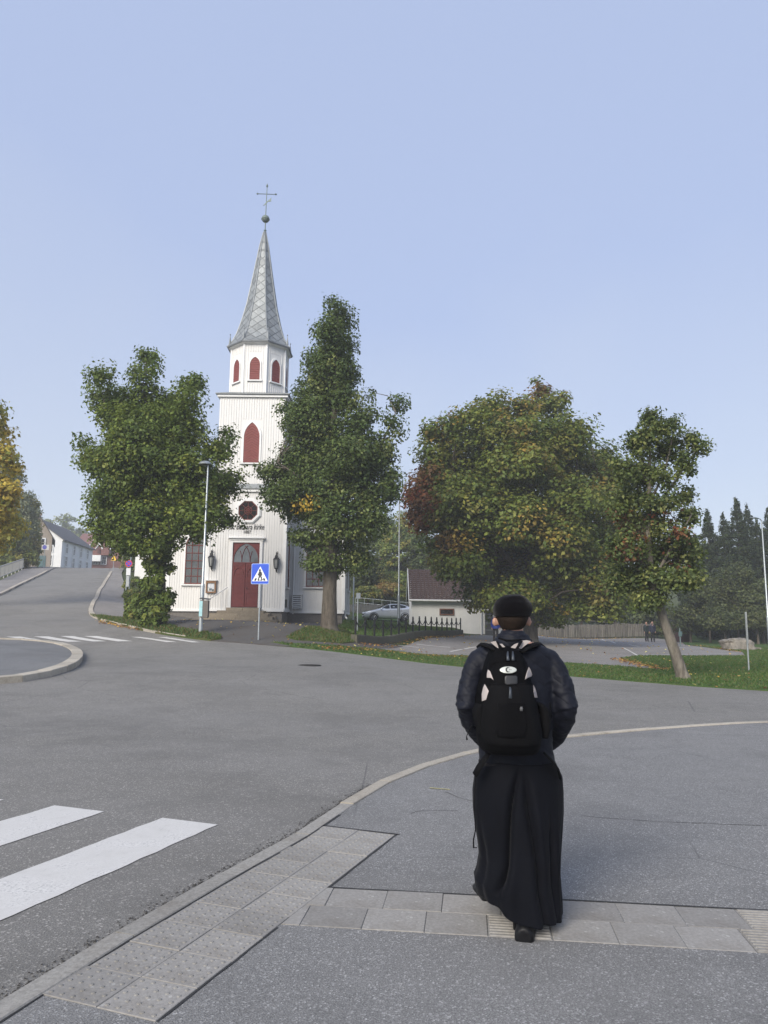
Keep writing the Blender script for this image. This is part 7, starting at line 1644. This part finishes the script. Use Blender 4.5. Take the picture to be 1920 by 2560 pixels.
for poly in ([(497, 886), (520, 905), (556, 998), (530, 975), (484, 972), (486, 930)], [(920, 858), (938, 885), (957, 940), (948, 960), (880, 990), (895, 930)], [(463, 1036), (478, 1060), (505, 1110), (492, 1150), (478, 1200), (433, 1216), (432, 1140), (445, 1080)], [(966, 1042), (985, 1075), (1002, 1130), (1012, 1178), (982, 1178), (970, 1120)]): decal('reflective_panel', poly, M_pale, .019, .02)
ov_ = decal('logo_patch', oval(707, 891, 88, 36), M_oval, .012, .014)
cres = [(705 + 26 * math.cos(a), 888 + 26 * math.sin(a)) for a in np.linspace(.75, 2 * PI - .75, 18)] + [(713 + 19 * math.cos(a), 888 + 20 * math.sin(a)) for a in np.linspace(2 * PI - .85, .85, 16)]
decal('emblem', cres, M_black, .0145, .002, ov_, 8)
for cx_ in (722, 736): decal('emblem_mark', [(cx_ - 3, 883), (cx_ + 3, 883), (cx_ + 3, 893), (cx_ - 3, 893)], M_black, .0145, .002, ov_, 8)
decal('rubber_patch', [(672, 962), (690, 950), (785, 950), (803, 962), (803, 1030), (785, 1040), (690, 1042), (672, 1030)], plain('soft_rubber', (.022, .022, .023), .35), .014, .012)
def strip(name, pts, w_, m, off=.014, parent=PACK, fn=on_pack, flat_=.35): mb = MB(); mb.tube([tuple(fn(x, y, off)) for x, y in pts], w_, 6, True, flat_); return mb.build(name, m, parent, 'all')
strip('zip', [(520, 850), (560, 815), (640, 795), (740, 790), (840, 795), (905, 820), (935, 850)], .004, M_strap, .004)
strip('zip', [(600, 1240), (590, 1400), (575, 1500), (560, 1560)], .004, M_strap, .02); strip('zip', [(500, 1048), (560, 1033), (720, 1047), (890, 1029), (952, 1044)], .005, M_strap, .02)
for pts in ([(703, 700), (702, 740), (706, 792)], [(755, 700), (756, 740), (758, 792)], [(726, 1068), (730, 1100), (730, 1185)]):
    mb = MB(); P = [on_pack(x, y, .018) for x, y in pts]; mb.tube([tuple(p) for p in P], [.004, .0065, .0085], 8, True, .5); zp = mb.build('zip_pull', M_pull, PACK, 'all')
mb = MB(); mb.tube([tuple(on_pack(x, y, .02)) for x, y in [(775, 1055), (800, 1050), (820, 1075), (838, 1130), (848, 1200), (845, 1300)]], .0022, 5); cd = mb.build('cord', M_strap, PACK, 'all'); mb = MB(); mb.tube([tuple(on_pack(x, y, .022)) for x, y in [(845, 1272), (844, 1290), (843, 1318)]], [.005, .0085, .0075], 8); mb.build('cord_stop', plain('grey_toggle', (.10, .10, .10), .5), cd, 'all')
# side pockets
for rows, s in ((interp_rows([(1235, 372, 470), (1300, 335, 460), (1400, 345, 460), (1480, 372, 470), (1560, 400, 480)], 25), -1), (interp_rows([(1235, 1000, 1060), (1300, 1010, 1130), (1400, 1020, 1148), (1500, 1030, 1138), (1600, 1040, 1110)], 25), 1)):
    mb = MB(); mb.loft([ring((W6(l, y, YB0 - .08)[0] + W6(r, y, YB0 - .08)[0]) / 2, YB0 - .08, W6(l, y, YB0 - .08)[2], (W6(r, y, YB0 - .08)[0] - W6(l, y, YB0 - .08)[0]) / 2, .07, .05, 20, 2.3) for y, l, r in rows]); mb.build('side_pocket', M_pack2, PACK, 'all')
# shoulder straps over the jacket, with pale edges, and the haul loop
def over(pts, name, w_, m, flat_=.3): mb = MB(); mb.tube(pts, w_, 8, True, flat_); return mb.build(name, m, PACK, 'all')
for A, B, C_ in (((585, 700), (490, 640), (425, 660)), ((845, 705), (965, 635), (1055, 665))):
    over([tuple(W6(*A, YB0 - .05)), tuple(W6((A[0] + B[0]) / 2, (A[1] + B[1]) / 2 - 12, YB0 - .035)), tuple(W6(*B, YB0 - .0)), tuple(W6(B[0] * .6 + C_[0] * .4, B[1] - 8, YP + .03)), tuple(W6(*C_, YP + .11))], 'shoulder_strap', [.026, .03, .034, .034, .03], M_strap, .4)
for pts in ([(525, 604), (560, 596), (580, 592), (600, 640), (608, 668), (578, 650)], [(612, 622), (645, 620), (680, 658), (640, 664), (622, 650)], [(842, 590), (900, 582), (945, 592), (880, 640), (842, 672), (818, 662)], [(732, 660), (775, 625), (812, 612), (800, 640), (780, 668)]):
    Yq = YB0 - .062; P = [W6(x, y, Yq) for x, y in pts]; n = len(P); mb = MB(); mb.add([tuple(p) for p in P] + [tuple(p + (0, .012, 0)) for p in P], [tuple(range(n)), tuple(range(n, 2 * n))[::-1]] + [(i, (i + 1) % n, n + (i + 1) % n, n + i) for i in range(n)]); mb.build('strap_panel', M_pale, PACK)
over([tuple(W6(590, 598, YB0 - .07)), tuple(W6(622, 640, YB0 - .085)), tuple(W6(650, 672, YB0 - .085))], 'haul_loop', .008, M_strap, .4); over([tuple(W6(848, 592, YB0 - .07)), tuple(W6(820, 640, YB0 - .085)), tuple(W6(800, 672, YB0 - .085))], 'haul_loop', .008, M_strap, .4)
over([tuple(W6(606, 560, YB0 - .02)), tuple(W6(690, 585, YB0 - .035)), tuple(W6(760, 586, YB0 - .035)), tuple(W6(838, 575, YB0 - .02))], 'neck_loop', .011, M_strap, .5)
# hip belt ends and dangling cords
over([tuple(W7(500, 60, YP - .15)), tuple(W7(440, 150, YP - .17)), tuple(W7(385, 230, YP - .17)), tuple(W7(342, 305, YP - .16))], 'hip_belt', [.02, .026, .028, .026], M_pack2, .3)
over([tuple(W7(1020, 80, YP - .15)), tuple(W7(1110, 170, YP - .16)), tuple(W7(1165, 250, YP - .14)), tuple(W7(1180, 325, YP - .12))], 'hip_belt', [.02, .024, .026, .024], M_pack2, .3)
over([tuple(W6(330, 1470, YP - .12)), tuple(W6(298, 1525, YP - .12)), tuple(W6(276, 1580, YP - .12)), tuple(W6(280, 1615, YP - .12))], 'strap_end', [.005, .004, .004, .009], M_strap, .6)
over([tuple(W7(350, 330, YP - .12)), tuple(W7(338, 600, YP - .125)), tuple(W7(350, 850, YP - .125)), tuple(W7(330, 950, YP - .12)), tuple(W7(332, 1025, YP - .12)), tuple(W7(366, 1022, YP - .12))], 'dangling_strap', [.004, .004, .004, .005, .006, .004], M_strap, .6)
over([tuple(W6(1140, 1230, YP - .1)), tuple(W6(1150, 1330, YP - .1)), tuple(W6(1155, 1390, YP - .1))], 'compression_strap', .005, M_strap, .6)

# ------------------------------------------------------------------ the people in the car park
def small_person(loc, rz, H_, label, cj, ctr, hair, sway=0.0, bald=False):
    t = thing('person', loc, label, 'person', None, rz); s = H_ / 1.78
    def p(*q): return tuple(c * s for c in q)
    mb = MB(); mb.sphere(p(0, 0, 1.665), tuple(np.array((.076, .095, .115)) * s), 14, 10); mb.tube([p(0, -.09, 1.66), p(0, -.115, 1.635)], .014 * s, 6); mb.tube([p(-.025, -.088, 1.605), p(.025, -.088, 1.605)], .007 * s, 6)
    for q in (-1, 1): mb.sphere(p(q * .078, .01, 1.66), tuple(np.array((.014, .02, .032)) * s), 8, 6); mb.sphere(p(q * .03, -.086, 1.68), .011 * s, 6, 5)
    mb.tube([p(0, .01, 1.58), p(0, .015, 1.48)], .055 * s, 10); mb.tube([p(0, .01, 1.46), p(0, 0, 1.2), p(0, 0, .95)], [.13 * s, .14 * s, .14 * s], 12)
    for q in (-1, 1):
        mb.tube([p(q * .19, 0, 1.42), p(q * .24, .02, 1.14), p(q * (.25 + sway * q), -.02, .9), p(q * (.25 + sway * q), -.03, .83)], [.05 * s, .042 * s, .032 * s, .036 * s], 8)
        for k in range(4): x0 = q * (.25 + sway * q); mb.tube([p(x0, -.055 + .02 * k, .82), p(x0 - q * .01, -.06 + .02 * k, .77), p(x0 - q * .025, -.055 + .02 * k, .735 + .006 * abs(k - 1))], .0095 * s, 5)
        mb.tube([p(q * (.25 + sway * q), -.06, .83), p(q * .235, -.085, .80), p(q * .225, -.085, .77)], .011 * s, 5)
        mb.tube([p(q * .09, 0, .95), p(q * .10, -.01, .5), p(q * .11, .02, .08)], [.085 * s, .06 * s, .045 * s], 8)
    me = evalmesh(mb.mesh('body'), [('REMESH', dict(mode='VOXEL', voxel_size=.011))]); link('body', me, M_skin, t, 'all')
    mb = MB(); mb.loft([ring(0, .005 * s, z * s, a * s, b_ * s, b_ * s, 18, 2.3) for z, a, b_ in ((.84, .20, .15), (1.0, .195, .15), (1.2, .20, .15), (1.38, .215, .14), (1.46, .16, .11), (1.52, .085, .085))])
    for q in (-1, 1): mb.tube([p(q * .15, 0, 1.43), p(q * .215, .005, 1.36), p(q * .245, .02, 1.14), p(q * (.252 + sway * q), -.02, .9)], [.07 * s, .072 * s, .06 * s, .05 * s], 10)
    link('jacket', evalmesh(mb.mesh('jacket'), [('REMESH', dict(mode='VOXEL', voxel_size=.014)), ('SMOOTH', dict(factor=.5, iterations=3))]), cj, t, 'all')
    mb = MB(); mb.loft([ring(0, 0, z * s, a * s, .12 * s, .12 * s, 16) for z, a in ((.80, .165), (.95, .165))])
    for q in (-1, 1): mb.tube([p(q * .085, 0, .9), p(q * .10, -.01, .5), p(q * .112, .02, .10)], [.092 * s, .075 * s, .065 * s], 10)
    link('trousers', evalmesh(mb.mesh('trousers'), [('REMESH', dict(mode='VOXEL', voxel_size=.014)), ('SMOOTH', dict(factor=.5, iterations=3))]), ctr, t, 'all')
    mb = MB(); mb.loft([ring(0, .018 * s, z * s, a * s, b1 * s, b2_ * s, 14) for z, a, b1, b2_ in (((1.60, .07, .0, .075), (1.66, .082, .02, .095), (1.74, .078, .06, .09), (1.785, .04, .04, .05)) if not bald else ((1.60, .07, -.02, .075), (1.66, .081, -.01, .095), (1.72, .078, -.03, .085)))]); mb.build('hair', hair, t, 'all', local=True)
    for q in (-1, 1): mb = MB(); mb.sphere(p(q * .115, -.04, .045), tuple(np.array((.05, .13, .05)) * s), 10, 6); mb.build('shoe', M_shoe, t, 'all', local=True)
    return t
M_dark1 = plain('black_coat', (.012, .013, .016), .8); M_navy = plain('navy_jacket', (.012, .016, .034), .7); M_blk = plain('black_trousers', (.010, .009, .010), .85); M_grey_hair = plain('light_hair', (.16, .12, .085), .7)
m1 = G(1397.5, 1385.5); m2 = G(1410.5, 1386.5)
sc1 = (1385.5 - 1344) / ppm(m1[1], 1); sc2 = (1386.5 - 1343) / ppm(m2[1], 1)
small_person((m1[0], m1[1], m1[2]), .25, sc1, 'left of two men standing by the fence, in a dark green-black coat', plain('dark_green_coat', (.012, .022, .022), .8), M_blk, M_grey_hair, .02, True)
small_person((m2[0], m2[1], m2[2]), -.2, sc2, 'right of two men standing by the fence, in a navy jacket', M_navy, M_blk, M_grey_hair, -.02, True)
m3 = G(1071, 1389); small_person((m3[0], m3[1], m3[2]), 2.6, 1.68, 'person in a bright blue jacket half hidden behind the walking man', plain('bright_blue_jacket', (.012, .035, .26), .6), M_blk, M_hair)
# ------------------------------------------------------------------ morning haze: one closed box of even, thin, pale air
mb = MB(); mb.b2(-720, 720, -520, 920, -2.0, 34.0)
mz = bpy.data.materials.new('haze'); mz.use_nodes = True; nz = mz.node_tree; nz.nodes.clear()
oz = nz.nodes.new('ShaderNodeOutputMaterial'); pv = nz.nodes.new('ShaderNodeVolumePrincipled'); pv.inputs['Color'].default_value = (.93, .95, 1.0, 1); pv.inputs['Density'].default_value = .0011; pv.inputs['Anisotropy'].default_value = .0
nz.links.new(pv.outputs[0], oz.inputs['Volume'])
mb.build('haze', mz, None, kind='stuff', label='thin pale morning haze over the whole place', cat='haze')
